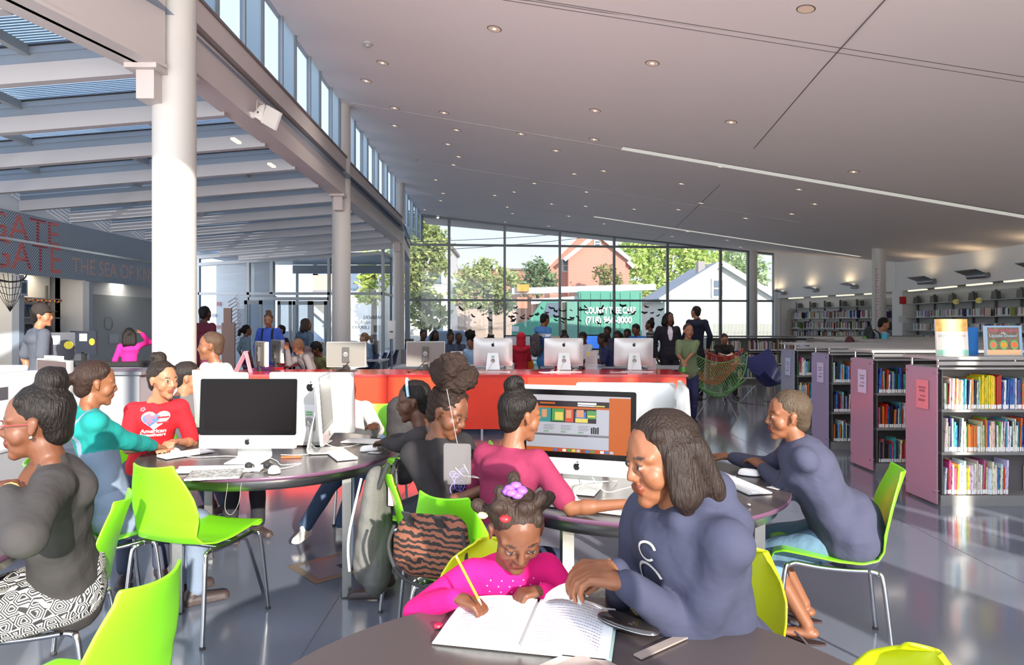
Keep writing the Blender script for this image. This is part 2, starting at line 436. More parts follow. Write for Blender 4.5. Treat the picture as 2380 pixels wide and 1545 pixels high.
# entrance facade
EY = 21.3
mb = MB(); gl = MB()
def EX(px): return (px - 1190) * EY / FPX
ztop = lambda X: az(X) + .33
xs = [462, 578, 765, 890]
for px in xs: mb.box(EX(px) - .04, EX(px) + .04, EY - .07, EY + .07, 0, ztop(EX(px)))
mb.box(EX(632) - .05, EX(632) + .05, EY - .07, EY + .07, 2.4, ztop(EX(632)))
mb.box(EX(462), EX(890), EY - .07, EY + .07, 2.37, 2.45)
mb.bar((EX(462), EY, ztop(EX(462)) - .25), (EX(890), EY, ztop(EX(890)) - .35), .16, .10)
mb.bar((EX(462), EY, ztop(EX(462)) - .02), (EX(890), EY, ztop(EX(890)) - .02), .2, .12)
mb.box(EX(578), EX(765), EY - .07, EY + .07, 2.2, 2.3)
mb.box(-4.06, -3.98, EY, 25.4, 2.37, 2.45); mb.box(-4.06, -3.98, EY - .04, EY + .06, 0, 4.2); mb.box(-3.97, -3.80, 25.3, 25.5, 0, 5.6)
for yy in (22.7, 24.1): mb.box(-4.06, -3.98, yy, yy + .06, 0, 4.0)
struct('trim_30', mb, M_alu)
gl.box(EX(462), EX(890), EY + .01, EY + .02, .1, 4.1); struct('window_5', gl, G_entry)
gl = MB(); gl.box(-4.03, -4.02, EY, 25.4, .05, 5.5); struct('window_6', gl, G_entry)
# vestibule: white side wall and outer screen
mb = MB(); mb.box(-9.75, -7.85, EY + 1.2, EY + 1.35, 0, 3.5); struct('wall_vestibule', mb, M_wall)
mb = MB()
mb.box(-8.0, -3.9, 24.9, 25.0, 3.3, 3.6)
for x in (-7.85, -6.0, -4.1): mb.box(x, x + .07, 24.8, 24.9, 0, 3.3)
mb.box(-9.9, -3.9, EY, 25, 3.62, 3.7)
struct('trim_31', mb, M_alu)
# doors
def doorleaf(x0, x1, y, name, dark=False):
    mb = MB(); w = .09
    mb.box(x0, x0 + w, y, y + .05, 0, 2.18); mb.box(x1 - w, x1, y, y + .05, 0, 2.18); mb.box(x0, x1, y, y + .05, 2.06, 2.18); mb.box(x0, x1, y, y + .05, 0, .22)
    o = struct(name, mb, M_dkalu if dark else M_alu)
    g = MB(); g.box(x0 + w, x1 - w, y + .02, y + .03, .22, 2.06); g.build('glass_panel', G_entry, o)
    h = MB(); h.tube([(x1 - w / 2, y - .05, .8), (x1 - w / 2, y - .05, 1.3)], .014); h.build('door_handle', M_alu, o)
doorleaf(EX(645), EX(678), EY - .02, 'door_2'); doorleaf(EX(680), EX(722), EY - .02, 'door_3'); doorleaf(EX(722), EX(760), EY - .02, 'door_4')
doorleaf(EX(585), EX(625), EY - .6, 'door_5', True)

# far window wall
def WX(px):                       # plan point of the window wall seen at pixel column px
    # line from (-3.92,25.4) to (9.23,26.6)
    k_ = (px - 1190) / FPX; sl = (26.6 - 25.4) / (9.23 + 3.92)
    Yv = (25.4 + sl * 3.92) / (1 - sl * k_); return (k_ * Yv, Yv)
mb = MB(); g = MB()
cols = [947, 1044, 1173, 1301, 1427, 1551, 1674, 1738, 1798]
pts = [WX(c) for c in cols]
for (x, y) in pts: mb.box(x - .045, x + .045, y - .09, y + .05, 0, cz(x, y) + .05)
(xa, ya), (xb, yb) = pts[0], pts[-1]
for z in (4.41, 2.35, .12): mb.bar((xa, ya - .02, z), (xb, yb - .02, z), .12, .075)
mb.bar((xa, ya - .02, cz(xa, ya) - .04), (xb, yb - .02, cz(xb, yb) - .04), .12, .09)
struct('trim_32', mb, M_dkalu)
for (p, q) in zip(pts, pts[1:]):
    g.add([(p[0], p[1], .05), (q[0], q[1], .05), (q[0], q[1], cz(*q) + .02), (p[0], p[1], cz(*p) + .02)], [(0, 1, 2, 3)])
struct('window_7', g, G_front)
# ---------------- outside ----------------
mb = MB(); mb.box(-70, 70, 28, 140, -.35, -.25); mb.box(-70, -4, 25.2, 28, -.35, -.2)
struct('ground', mb, mat('asphalt', (150, 148, 146), .9, noise_amt=.1, nscale=2))
def leafy(name, label, trunk, blobs, col1, col2, n, size, group=None, tr=.15, cat='tree'):
    """trunk with limbs, crown of separate leaves; blobs = (centre, radii)"""
    rnd = random.Random(len(name) + n + int(abs(trunk[0][0]) * 10))
    t = thing(name, label, cat, trunk[0], 0, group); o = V(trunk[0])
    mb = MB(); mb.tube([V(p) - o for p in trunk], tr, 8, tr * .5)
    for c, r in blobs:
        mb.tube([V(trunk[-2]) - o, (V(trunk[-2]) + V(c)) / 2 - o + V((0, 0, .2)), V(c) - o], tr * .45, 6, tr * .12)
    mb.build('trunk', mat('bark', (96, 80, 66), .9), t)
    mb = MB()
    tot = sum(r[0] * r[1] * r[2] for c, r in blobs) ** 1
    for c, r in blobs:
        m = max(10, int(n * (r[0] * r[1] * r[2]) / tot))
        for i in range(m):
            d = V((rnd.gauss(0, 1), rnd.gauss(0, 1), rnd.gauss(0, 1))).normalized() * (rnd.random() ** .4) * 1.15 * rnd.choice((1, 1, 1, 1.25))
            p = V(c) + V((d.x * r[0], d.y * r[1], d.z * r[2])) - o
            f = noise.noise(p * (1.6 / max(.5, r[0] ** .5)))
            if f < -.12: continue
            s = size * rnd.uniform(.6, 1.4); a = V((rnd.gauss(0, 1), rnd.gauss(0, 1), rnd.gauss(0, .6))).normalized(); b = a.cross(V((rnd.gauss(0, 1), rnd.gauss(0, 1), rnd.gauss(0, 1)))).normalized()
            mb.c = rnd.randrange(2)
            mb.add([p - a * s, p - b * s * .5, p + a * s, p + b * s * .5], [(0, 1, 2, 3)])
    mb.build('foliage', [mat('leaf_%s' % (col1,), col1, .6), mat('leaf_%s' % (col2,), col2, .6)], t)
    return t
def P(px, py, d): return W(px, py, d)
def G(px, d): p = W(px, 750, d); return V((p.x, p.y, -.25))
def rad(r, d): return tuple(q * d / FPX for q in r)
leafy('pine_tree', 'tall dark-green pine standing beside the white house outside the window wall by the third column', [G(985, 36), P(985, 720, 36), P(980, 640, 36), P(978, 560, 36)],
      [(P(965, 530, 36), rad((45, 40, 28), 36)), (P(1000, 560, 36), rad((40, 40, 26), 36)), (P(960, 590, 36), rad((50, 40, 28), 36)), (P(1005, 610, 36), rad((34, 30, 22), 36)), (P(962, 650, 36), rad((40, 30, 22), 36)), (P(1000, 735, 36), rad((40, 30, 28), 36)), (P(975, 690, 36), rad((44, 30, 26), 36)), (P(985, 620, 36), rad((50, 30, 40), 36))],
      (156, 172, 104), (192, 198, 124), 8200, .16, tr=.2)
leafy('pine_tree', 'bright green pine seen through the entrance glass beside the second column', [G(868, 33), P(870, 700, 33), P(866, 640, 33), P(866, 590, 33)],
      [(P(872, 590, 33), rad((28, 30, 20), 33)), (P(858, 622, 33), rad((30, 30, 16), 33)), (P(870, 652, 33), rad((36, 30, 18), 33)), (P(858, 690, 33), rad((30, 30, 14), 33)), (P(868, 620, 33), rad((30, 26, 34), 33)), (P(866, 670, 33), rad((26, 22, 24), 33))],
      (172, 186, 84), (210, 214, 104), 2200, .14, tr=.16)
leafy('leafy_tree', 'pale green bush tree in front of the brick wall behind the second window bay', [G(1140, 42), P(1140, 730, 42), P(1138, 690, 42), P(1140, 650, 42)],
      [(P(1110, 650, 42), rad((46, 36, 30), 42)), (P(1160, 655, 42), rad((44, 36, 30), 42)), (P(1130, 620, 42), rad((30, 30, 18), 42)), (P(1150, 700, 42), rad((56, 36, 24), 42)), (P(1080, 690, 42), rad((30, 30, 26), 42))],
      (192, 200, 134), (160, 176, 114), 5200, .15, tr=.14)
leafy('leafy_tree', 'darker round tree beside the red house, behind the truck cab', [G(1250, 52), P(1250, 700, 52), P(1248, 660, 52), P(1250, 640, 52)],
      [(P(1248, 630, 52), rad((26, 26, 26), 52)), (P(1236, 662, 52), rad((30, 26, 22), 52)), (P(1270, 655, 52), rad((24, 26, 22), 52))], (136, 158, 108), (116, 138, 96), 2600, .17, tr=.15)
leafy('feathery_tree', 'large bright yellow-green tree between the red house and the garage', [G(1560, 66), P(1560, 720, 66), P(1556, 640, 66), P(1560, 590, 66)],
      [(P(1490, 590, 66), rad((58, 40, 46), 66)), (P(1560, 570, 66), rad((66, 40, 40), 66)), (P(1620, 600, 66), rad((52, 40, 44), 66)), (P(1510, 660, 66), rad((52, 40, 40), 66)), (P(1590, 650, 66), rad((56, 40, 44), 66)), (P(1525, 720, 66), rad((44, 40, 36), 66))],
      (196, 222, 120), (222, 238, 150), 13000, .24, tr=.3)
leafy('leafy_tree', 'mottled green tree behind the garage with the chimney', [G(1712, 84), P(1712, 720, 70), P(1710, 660, 70), P(1712, 620, 70)],
      [(P(1700, 600, 84), rad((44, 30, 40), 70)), (P(1740, 640, 70), rad((44, 30, 46), 70)), (P(1700, 680, 70), rad((36, 30, 36), 70))], (170, 196, 136), (196, 214, 164), 4200, .27, tr=.2)
leafy('flowering_bush', 'small orange-tinged shrub tree in front of the red house, above the truck lettering', [G(1412, 50), P(1412, 720, 50), P(1412, 680, 50), P(1412, 650, 50)],
      [(P(1408, 640, 50), rad((26, 20, 26), 50)), (P(1425, 665, 50), rad((22, 20, 22), 50))], (170, 160, 100), (140, 150, 90), 1500, .14, tr=.08)

def gable_house(name, label, x0, x1, d, depth, zw, zr, mw, mroof, windows=(), trim=True, mtrim=None, over=.35, chim=None, axis='x'):
    t = thing(name, label, 'house', (0, 0, 0)); mtrim = mtrim or mat('house_trim', (236, 234, 228), .6)
    xm = (x0 + x1) / 2; mb = MB()
    v = [(x0, d, -.3), (x1, d, -.3), (x1, d, zw), (xm, d, zr), (x0, d, zw)]
    v2 = [(p[0], d + depth, p[2]) for p in v]
    mb.add(v + v2, [(0, 1, 2, 3, 4), (9, 8, 7, 6, 5), (0, 5, 6, 1), (1, 6, 7, 2), (0, 4, 9, 5)], False); mb.build('wall', mw, t)
    sl = (zr - zw) / (xm - x0); mb = MB(); th = .14
    for sgn, xe in ((-1, x0 - over), (1, x1 + over)):
        ze = zw - sl * over
        q = [(xe, d - over, ze), (xm, d - over, zr), (xm, d + depth, zr), (xe, d + depth, ze)]
        mb.add([tuple(p) for p in q] + [(p[0], p[1], p[2] + th) for p in q], [(0, 3, 2, 1), (4, 5, 6, 7), (0, 1, 5, 4), (1, 2, 6, 5), (2, 3, 7, 6), (3, 0, 4, 7)], False)
    mb.build('roof', mroof, t)
    mb = MB()
    for xe in (x0 - over, x1 + over):
        mb.bar((xe, d - over - .03, zw - sl * over), (xm, d - over - .03, zr), .06, .3)
    mb.build('gable_trim', mtrim, t)
    for (wx, wz, ww, wh) in windows:
        mb = MB(); mb.box(wx - ww / 2 - .12, wx + ww / 2 + .12, d - .08, d + .02, wz - wh / 2 - .12, wz + wh / 2 + .12); f = mb.build('window', mtrim, t)
        mb = MB(); mb.box(wx - ww / 2, wx + ww / 2, d - .1, d - .07, wz - wh / 2, wz - .04); mb.box(wx - ww / 2, wx + ww / 2, d - .1, d - .07, wz + .04, wz + wh / 2); mb.build('pane', mat('far_pane', (120, 134, 150), .15), f)
    if chim:
        mb = MB(); mb.box(*chim); mb.build('chimney', mat('chimney', (190, 180, 175), .8), t)
    return t
def siding(name, col, step=8, amt=.12, vertical=False, rough=.7):
    if name in MATS: return MATS[name]
    m = mat(name, col, rough); t = m.node_tree; b = t.nodes['Principled BSDF']
    co = t.nodes.new('ShaderNodeTexCoord'); w = t.nodes.new('ShaderNodeTexWave'); w.bands_direction = 'X' if vertical else 'Z'; w.wave_profile = 'SAW'
    w.inputs['Scale'].default_value = step; w.inputs['Distortion'].default_value = .3
    t.links.new(co.outputs['Object'], w.inputs[0])
    mr = t.nodes.new('ShaderNodeMapRange'); mr.inputs[3].default_value = 1 - amt; mr.inputs[4].default_value = 1 + amt; t.links.new(w.outputs[1], mr.inputs[0])
    mx = t.nodes.new('ShaderNodeMix'); mx.data_type = 'RGBA'; mx.blend_type = 'MULTIPLY'; mx.inputs[0].default_value = 1; mx.inputs[6].default_value = (*lin(col), 1)
    t.links.new(mr.outputs[0], mx.inputs[7]); t.links.new(mx.outputs[2], b.inputs['Base Color']); return m
d = 55; k = d / FPX
X = lambda px: (px - 1190) * k
Z = lambda py: CH - (py - 750) * k
M_redside = siding('red_shingle', (232, 164, 142), 1.4, .07)
t_brick = gable_house('brick_house', 'red shingled house with a steep white-edged gable behind the tree truck', X(1278), X(1462), d, 9, Z(612), Z(520), M_redside, mat('roof_grey', (120, 116, 118), .8),
            [(X(1370), Z(632), .55 * 1.0, 1.5), (X(1318), Z(617), .6, .8)])
bh = t_brick; t = gable_house('porch_gable', 'smaller front gable with a dark opening on the red shingled house', X(1318), X(1448), d - 1.2, 1.2, Z(600), Z(548), M_redside, mat('roof_grey'), [(X(1384), Z(570), .35, .35)]); t.parent = bh; del t['label']; del t['category']
gable_house('garage', 'low pale house with a wide grey gabled roof and chimney behind the parked cars', (1545 - 1190) * 40 / FPX, (1800 - 1190) * 40 / FPX, 40, 7, CH + 60 * 40 / FPX, CH + 138 * 40 / FPX,
            siding('pale_siding', (226, 228, 224), 3, .06), mat('roof_pale', (176, 180, 188), .8), [((1668 - 1190) * 40 / FPX, CH + 80 * 40 / FPX, .5, .9)], chim=((1634 - 1190) * 40 / FPX, (1650 - 1190) * 40 / FPX, 41, 41.6, 3.5, 5.2))
def block(name, label, x0, x1, d, depth, z, m, cat='building', wins=(), extra=None):
    t = thing(name, label, cat); mb = MB(); mb.box(x0, x1, d, d + depth, -.3, z); mb.build('wall', m, t)
    mb = MB(); mb.box(x0 - .15, x1 + .15, d - .2, d + depth, z, z + .2); mb.build('roof_edge', mat('roof_edge', (150, 140, 136), .8), t)
    for (wx, wz, ww, wh) in wins:
        mb = MB(); mb.box(wx - ww / 2, wx + ww / 2, d - .06, d, wz - wh / 2, wz + wh / 2); f = mb.build('window', mat('house_trim'), t)
        mb = MB(); mb.box(wx - ww / 2 + .08, wx + ww / 2 - .08, d - .09, d - .05, wz - wh / 2 + .08, wz + wh / 2 - .08); mb.build('pane', mat('far_pane'), f)
    return t
M_rust = siding('rusted_siding', (186, 138, 112), 2.4, .08, True)
block('white_house', 'white clapboard house partly behind the pine outside the window wall', (930 - 1190) * 42 / FPX, (1040 - 1190) * 42 / FPX, 42, 8, CH + 180 * 42 / FPX, siding('white_clapboard', (238, 236, 230), 3, .04), wins=[((1012 - 1190) * 42 / FPX, 4.6, .9, 1.6), ((1018 - 1190) * 42 / FPX, .9, .8, 1.4)])
block('brick_warehouse', 'long low brick warehouse with a rusty upper band behind the bushes', (1030 - 1190) * 76 / FPX, (1300 - 1190) * 76 / FPX, 76, 8, CH + 122 * 76 / FPX, M_rust)
block('brick_wall', 'low pale brick building below the bushes', (1040 - 1190) * 50 / FPX, (1200 - 1190) * 50 / FPX, 50, 3, CH + 35 * 50 / FPX, mat('pale_brick', (206, 184, 168), .8, noise_amt=.12, nscale=6))
block('balcony_house', 'white house with a balcony and pole outside the entrance doors', (575 - 1190) * 34 / FPX, (645 - 1190) * 34 / FPX, 34, 6, 6.5, mat('white_clapboard'), wins=[((600 - 1190) * 34 / FPX, 3.9, .6, 1.3)])
t = thing('balcony', 'dark metal balcony on the white house outside the entrance', 'balcony', (0, 0, 0))
mb = MB(); mb.box(-13.4, -11.7, 33.0, 33.98, 2.75, 2.83); mb.build('deck', mat('dark_iron', (90, 88, 88), .6, .5), t)
mb = MB()
for i in range(12): mb.box(-13.4 + i * .15, -13.37 + i * .15, 33.0, 33.03, 2.83, 3.7)
mb.box(-13.4, -11.7, 33.0, 33.04, 3.68, 3.73); mb.build('railing', mat('dark_iron'), t)
block('rusty_tower', 'tall orange rust-stained warehouse seen above the entrance doors', (688 - 1190) * 60 / FPX, (800 - 1190) * 60 / FPX, 60, 10, 9.5, siding('orange_siding', (222, 176, 146), 2.0, .07, True), wins=[((715 - 1190) * 60 / FPX, 7.1, 1.9, 2.8), ((752 - 1190) * 60 / FPX, 7.1, 1.9, 2.8)])
block('white_shed', 'low white sloping building beyond the entrance doors', (640 - 1190) * 48 / FPX, (790 - 1190) * 48 / FPX, 48, 5, 3.6, mat('white_clapboard'))
block('white_store', 'white building beside the pine beyond the entrance glass', (800 - 1190) * 44 / FPX, (880 - 1190) * 44 / FPX, 44, 5, 6.5, mat('white_clapboard'), wins=[((818 - 1190) * 44 / FPX, 4.2, 1, 1.5)])
gable_house('tan_house', 'small tan-roofed garage visible through the glass of the entrance doors', (676 - 1190) * 41 / FPX, (775 - 1190) * 41 / FPX, 41, 2.5, CH - .1, CH + 1.0, mat('house_trim'), mat('roof_tan', (206, 180, 150), .8))

# wood fence & wires
t = thing('garden_fence', 'pale wooden fence in front of the low grey-roofed house', 'fence')
mb = MB()
for i in range(30): mb.box(11.2 + i * .2, 11.36 + i * .2, 38.0, 38.03, -.2, 1.45)
mb.build('boards', mat('fence_wood', (196, 196, 180), .8), t)
mb = MB(); mb.box(11.2, 17.2, 38.03, 38.08, .9, 1.0); mb.build('rail', mat('fence_wood'), t)
wires = [((-6.5, 34, 7.15), (7, 33, 6.9), 'thick utility cable crossing the top of the window wall'), ((-6.5, 34, 4.9 + .6), (9, 36, 6.9), 'thin cable rising toward the red house across the window wall'), ((-6.5, 34, 4.9 + .1), (9, 36, 6.7), 'lower sloping cable across the window wall')]
for i, (a, b, l) in enumerate(wires):
    mb = MB(); mb.tube([V(a).lerp(V(b), q / 12) - V((0, 0, .25 * math.sin(PI * q / 12))) for q in range(13)], .035 if i == 0 else .018, 6)
    tag(mb.build('utility_wire', mat('wire_black', (60, 60, 64), .6)), l, 'cable', 'cables over the street')

# tree-care truck
M_tg = mat('truck_green', (92, 176, 150), .35); M_tw = mat('truck_white', (232, 234, 232), .4)
d = 38; X = lambda px: (px - 1190) * d / FPX; Z = lambda py: CH - (py - 750) * d / FPX
t = thing('tree_truck', 'green tree-care truck with a white boom parked outside the window wall', 'truck', (X(1340), d, -.25)); off = V((X(1340), d, -.25))
def tb(mb, px0, px1, y0, y1, py0, py1): return mb.box(X(px0) - off.x, X(px1) - off.x, y0, y1, Z(py1) - off.z, Z(py0) - off.z)
bx = tb(MB(), 1346, 1492, 0, 2.4, 676, 795)
for i in range(7): tb(bx, 1350 + i * 23, 1353 + i * 23, -.05, 0, 680, 792)
b_ = bx.build('chip_box', M_tg, t)
mb = MB(); mb.add([(X(a) - off.x, yy, Z(b) - off.z) for yy in (0, 2.2) for a, b in ((1188, 800), (1190, 756), (1232, 742), (1262, 698), (1306, 694), (1310, 800))],
                  [(5, 4, 3, 2, 1, 0), (6, 7, 8, 9, 10, 11)] + [(i, (i + 1) % 6, 6 + (i + 1) % 6, 6 + i) for i in range(6)], False)
c_ = mb.build('cab', M_tg, t)
mb = MB(); mb.add([(X(a) - off.x, -.03, Z(b) - off.z) for a, b in ((1262, 735), (1272, 704), (1298, 703), (1298, 738))], [(0, 1, 2, 3)]); mb.build('side_window', mat('far_pane'), c_)
mb = MB(); tb(mb, 1190, 1206, -.04, 0, 758, 770); mb.build('headlight', M_tw, c_)
mb = MB(); tb(mb, 1196, 1490, .2, 2.2, 795, 812); mb.build('chassis', mat('dark_iron'), t)
mb = MB(); tb(mb, 1318, 1342, 0, 2.2, 700, 800); mb.build('equipment_body', mat('truck_green_light', (120, 178, 158), .4), t)
mb = MB(); mb.bar((X(1190) - off.x, .9, Z(675) - off.z), (X(1530) - off.x, .9, Z(665) - off.z), .5, .34); mb.build('boom', M_tw, t)
mb = MB(); mb.bar((X(1235) - off.x, .7, Z(700) - off.z), (X(1400) - off.x, .7, Z(690) - off.z), .4, .3); mb.build('lower_boom', M_tw, t)
mb = MB(); tb(mb, 1202, 1230, .3, 1.3, 660, 676); mb.build('bucket', mat('truck_yellow', (238, 170, 60), .5), t)
mb = MB(); tb(mb, 1202, 1226, .3, 1.3, 690, 716); mb.build('outrigger', mat('truck_orange', (226, 150, 120), .5), t)
for px in (1225, 1360, 1440):
    mb = MB(); mb.cyl((X(px) - off.x, -.1, Z(806) - off.z), (X(px) - off.x, .3, Z(806) - off.z), .5, n=24); mb.cyl((X(px) - off.x, -.13, Z(806) - off.z), (X(px) - off.x, -.1, Z(806) - off.z), .25, n=20); mb.build('wheel', mat('tyre', (46, 46, 48), .8), t)
mw_ = mat('sign_white', (244, 244, 240), .6)
writing('COUNTY TREE CARE', .5, mw_, b_, (X(1418) - off.x, -.07, Z(722) - off.z), width=118 * d / FPX, bold=.02)
writing('(718) 966-8000', .5, mw_, b_, (X(1414) - off.x, -.07, Z(744) - off.z), width=108 * d / FPX, bold=.02)

def car(name, label, x, y, L, col, rz=0, h=1.45):
    t = thing(name, label, 'car', (x, y, -.25), rz); M = mat('car_' + str(col), col, .3, .2, coat=.5)
    pr = [(-.5, .25), (-.5, .55), (-.44, .72), (-.25, .8), (-.12, 1.0 * h / 1.45 + .35), (.2, 1.0 * h / 1.45 + .4), (.34, .85), (.48, .78), (.5, .3)]
    def prof(w0, w1, pts):
        mb = MB(); n = len(pts)
        mb.add([(p[0] * L, w0, p[1]) for p in pts] + [(p[0] * L, w1, p[1]) for p in pts], [tuple(range(n)), tuple(range(n, 2 * n))[::-1]] + [(i, n + i, n + (i + 1) % n, (i + 1) % n) for i in range(n)], False); return mb
    prof(-.85, .85, pr).build('body', M, t)
    prof(-.87, .87, [(-.2, .84), (-.11, 1.28), (.19, 1.32), (.3, .88)]).build('side_window', mat('far_pane'), t)
    for sx in (-.31, .31):
        mb = MB(); mb.cyl((sx * L, -.9, .32), (sx * L, .9, .32), .32, n=20); mb.build('wheel', mat('tyre'), t)
car('car', 'dark blue-grey saloon parked in front of the pale low house', 17.5 * .78, 33.0, 4.6, (96, 108, 128))
car('car', 'silver van parked behind the dark saloon next to the low pale house', 17.6, 36.5, 5.2, (196, 204, 214), h=2.2)
car('car', 'pale blue car parked low behind the heads in the bays by the third column', -3.2, 33.0, 4.4, (150, 170, 205))
car('car', 'blue car parked beyond the entrance doors', -10.0, 30.5, 4.4, (80, 110, 160))
# ---------------- chairs ----------------
def hd(hx, hy): return math.atan2(-hx, hy)
M_lime = mat('lime_plastic', (120, 205, 30), .32, spec=.5)
M_citron = mat('citron_plastic', (180, 192, 18), .35)
M_chrome = mat('chrome', (200, 200, 202), .16, 1)
M_rub = mat('rubber_foot', (60, 60, 62), .7)
PROF = [(.245, .415, .17), (.24, .445, .20), (.20, .462, .222), (.10, .455, .235), (-.02, .44, .235), (-.12, .436, .222), (-.185, .45, .196), (-.222, .49, .178), (-.240, .55, .190), (-.252, .61, .198), (-.268, .68, .188), (-.290, .75, .160), (-.312, .81, .130), (-.322, .835, .118)]
def make_shell(prof, curl=.035, topdip=.012):
    n = len(prof); mb = MB()
    def f(u, v):
        q = v * (n - 1); i = min(int(q), n - 2); t = q - i; a, b = prof[i], prof[i + 1]
        y, z, w = (a[k] + (b[k] - a[k]) * t for k in range(3)); x = (u * 2 - 1)
        up = max(0, min(1, (z - .45) / .12)) if y < -.15 else 0
        y2 = y + curl * x * x * up; z2 = z + (.012 * x * x * (1 - up)) + (topdip * x * x if v > .95 else 0)
        return (x * w, y2, z2)
    mb.grid(f, 14, 52); return mb
def make_chair(name, label, m, prof=PROF, curl=.035, legs_m=None, kind='lime', h0=.425):
    t = thing(name, label, 'chair'); legs_m = legs_m or M_chrome
    # seat and backrest: one moulded shell, split at the rear bend
    mb = make_shell(prof, curl)
    o = mb.build('seat_shell', m, t); s = o.modifiers.new('thick', 'SOLIDIFY'); s.thickness = .010; s.offset = -1
    b = o.modifiers.new('round', 'SUBSURF'); b.levels = 1; b.render_levels = 1
    for sx in (-1, 1):
        x = .20 * sx; xf = .235 * sx
        rail = smoothpath([(x, .15, h0), (x * .95, .05, h0 - .012), (x * .95, -.06, h0 - .012), (x, -.14, h0 - .004)], 5)
        mbr = MB(); mbr.tube(rail, .0105, 10); mbr.build('side_rail', legs_m, t)
        for sy in (1, -1):
            p = smoothpath([(x, .15 * sy, h0 if sy > 0 else h0 - .004), (x * 1.02, .178 * sy, h0 - .012), (xf * .93, .198 * sy, h0 - .05), (xf, .235 * sy, .012)], 6)
            mb = MB(); mb.tube(p, .0105, 10); L = mb.build('leg', legs_m, t)
            mb = MB(); mb.cyl((xf, .235 * sy, 0), (xf, .235 * sy, .014), .014, .012, 12); mb.build('foot_cap', M_rub, L)
    mb = MB(); mb.tube([(-.19, .04, h0 - .012), (.19, .04, h0 - .012)], .009, 8); mb.tube([(-.19, -.06, h0 - .012), (.19, -.06, h0 - .012)], .009, 8); mb.build('cross_tube', legs_m, t)
    return t
lime = make_chair('shell_chair', 'lime plastic shell chair with chrome legs standing empty at the table of the black screen', M_lime)
lime.location = (-1.575, 3.43, 0); lime.rotation_euler = (0, 0, hd(.30, .95))
lime['group'] = 'lime shell chairs'
CH_ = [((-1.76, 2.52), (-.95, -.30), 'lime shell chair under the woman in glasses and patterned trousers'),
       ((-1.22, 1.83), (-.985, .17), 'lime shell chair empty, directly in front of the camera'),
       ((1.48, 3.20), (-.94, .33), 'lime shell chair under the boy in denim shorts'),
       ((-.12, 2.86), (.50, .866), 'lime shell chair with the leopard print bag hung over its backrest'),
       ((-.27, 3.12), (.97, .22), 'lime shell chair behind the girl in the black shirt, grey backpack hung on it'),
       ((-.42, 3.74), (-1, .12), 'lime shell chair half hidden behind the girl in the black shirt'),
       ((.98, 2.55), (-.5, .86), 'lime shell chair tucked under the table beside the bag of pens')]
for (p, h, l) in CH_[:6]: copy_tree(lime, (p[0], p[1], 0), hd(*h), l, 'lime shell chairs')
RP = [(.20, .40, .13), (.19, .42, .16), (.12, .425, .19), (0, .41, .195), (-.11, .405, .185), (-.16, .42, .165), (-.19, .46, .155), (-.205, .53, .175), (-.215, .60, .185), (-.228, .66, .172), (-.240, .71, .135), (-.250, .745, .075), (-.253, .757, .03)]
cit = make_chair('citron_chair', 'citron round-backed chair behind the woman in the navy hoodie', M_citron, RP, .05, h0=.395)
cit.location = (.60, 2.14, 0); cit.rotation_euler = (0, 0, hd(-.93, -.36)); cit['group'] = 'citron round-backed chairs'
copy_tree(cit, (-.05, 2.13, 0), hd(.12, -.99), 'citron round-backed chair behind the little girl in pink', 'citron round-backed chairs')
copy_tree(cit, (.74, 1.46, 0), hd(-.92, -.38), 'citron chair back beside the spectacle case, its seat hidden', 'citron round-backed chairs')
blue = make_chair('blue_chair', 'dark blue shell chair in the row beside the entrance glass, first from the counter', mat('navy_plastic', (38, 42, 92), .4), PROF)
blue.location = (-4.05 + .9, 14.6, 0); blue.rotation_euler = (0, 0, hd(-1, .2)); blue['group'] = 'blue chairs in a row'
for i, l in enumerate(('second', 'third', 'fourth')): copy_tree(blue, (-3.12 - .0 * i + .02, 15.3 + .75 * i, 0), hd(-1, .15), 'dark blue shell chair in the row beside the entrance glass, %s from the counter' % l, 'blue chairs in a row')
org = make_chair('orange_chair', 'orange shell chair under the person in the red hood', mat('orange_plastic', (214, 104, 30), .4), PROF)
org.location = (.25, 14.0, 0); org.rotation_euler = (0, 0, hd(0, 1))

# ---------------- round tables ----------------
M_top = mat('laminate_aubergine', (74, 66, 66), .27, spec=.6)
M_edge = mat('laminate_edge', (92, 62, 84), .3)
M_steel = mat('brushed_steel', (176, 174, 168), .28, 1, bump=.05, bscale=60)
def round_table(x, y, r, rz, label, inset=.46):
    t = thing('round_table', label, 'table', (x, y, 0), rz, 'round tables')
    mb = MB(); mb.smooth = False
    mb.mt(0); mb.add([(r * math.cos(2 * PI * k / 96), r * math.sin(2 * PI * k / 96), .74) for k in range(96)], [tuple(range(96))], False)
    mb.mt(1); mb.lathe([(r, .74), (r + .004, .734), (r + .002, .722), (r - .02, .716)], 96)
    mb.build('tabletop', [M_top, M_edge], t)
    mb = MB(); mb.lathe([(r - .05, .712), (r - .05, .665), (r - .065, .665), (r - .065, .712), (r - .05, .712)], 96); mb.build('apron', M_steel, t)
    for a in (45, 135, 225, 315):
        c = V((math.cos(R(a)), math.sin(R(a)), 0)) * (r - .12); mb = MB()
        mb.box(c.x - .024, c.x + .024, c.y - .024, c.y + .024, .006, .70); L = mb.build('leg', M_steel, t)
        mb = MB(); mb.cyl((c.x, c.y, 0), (c.x, c.y, .008), .03, n=14); mb.build('foot_cap', M_rub, L)
    return t
TA = V((-1.42, 4.05, .741)); TB = V((.57, 3.30, .741)); TC = V((.13, 1.20, .741)); TD = V((-2.38, 2.18, .741))
round_table(TA.x, TA.y, .72, R(14), 'round aubergine-topped table carrying the computer with the black screen')
round_table(TB.x, TB.y, .72, R(10), 'round aubergine-topped table carrying the computer with a web page open')
round_table(TC.x, TC.y, .70, R(30), 'round table in front with the open notebook and spectacle case')
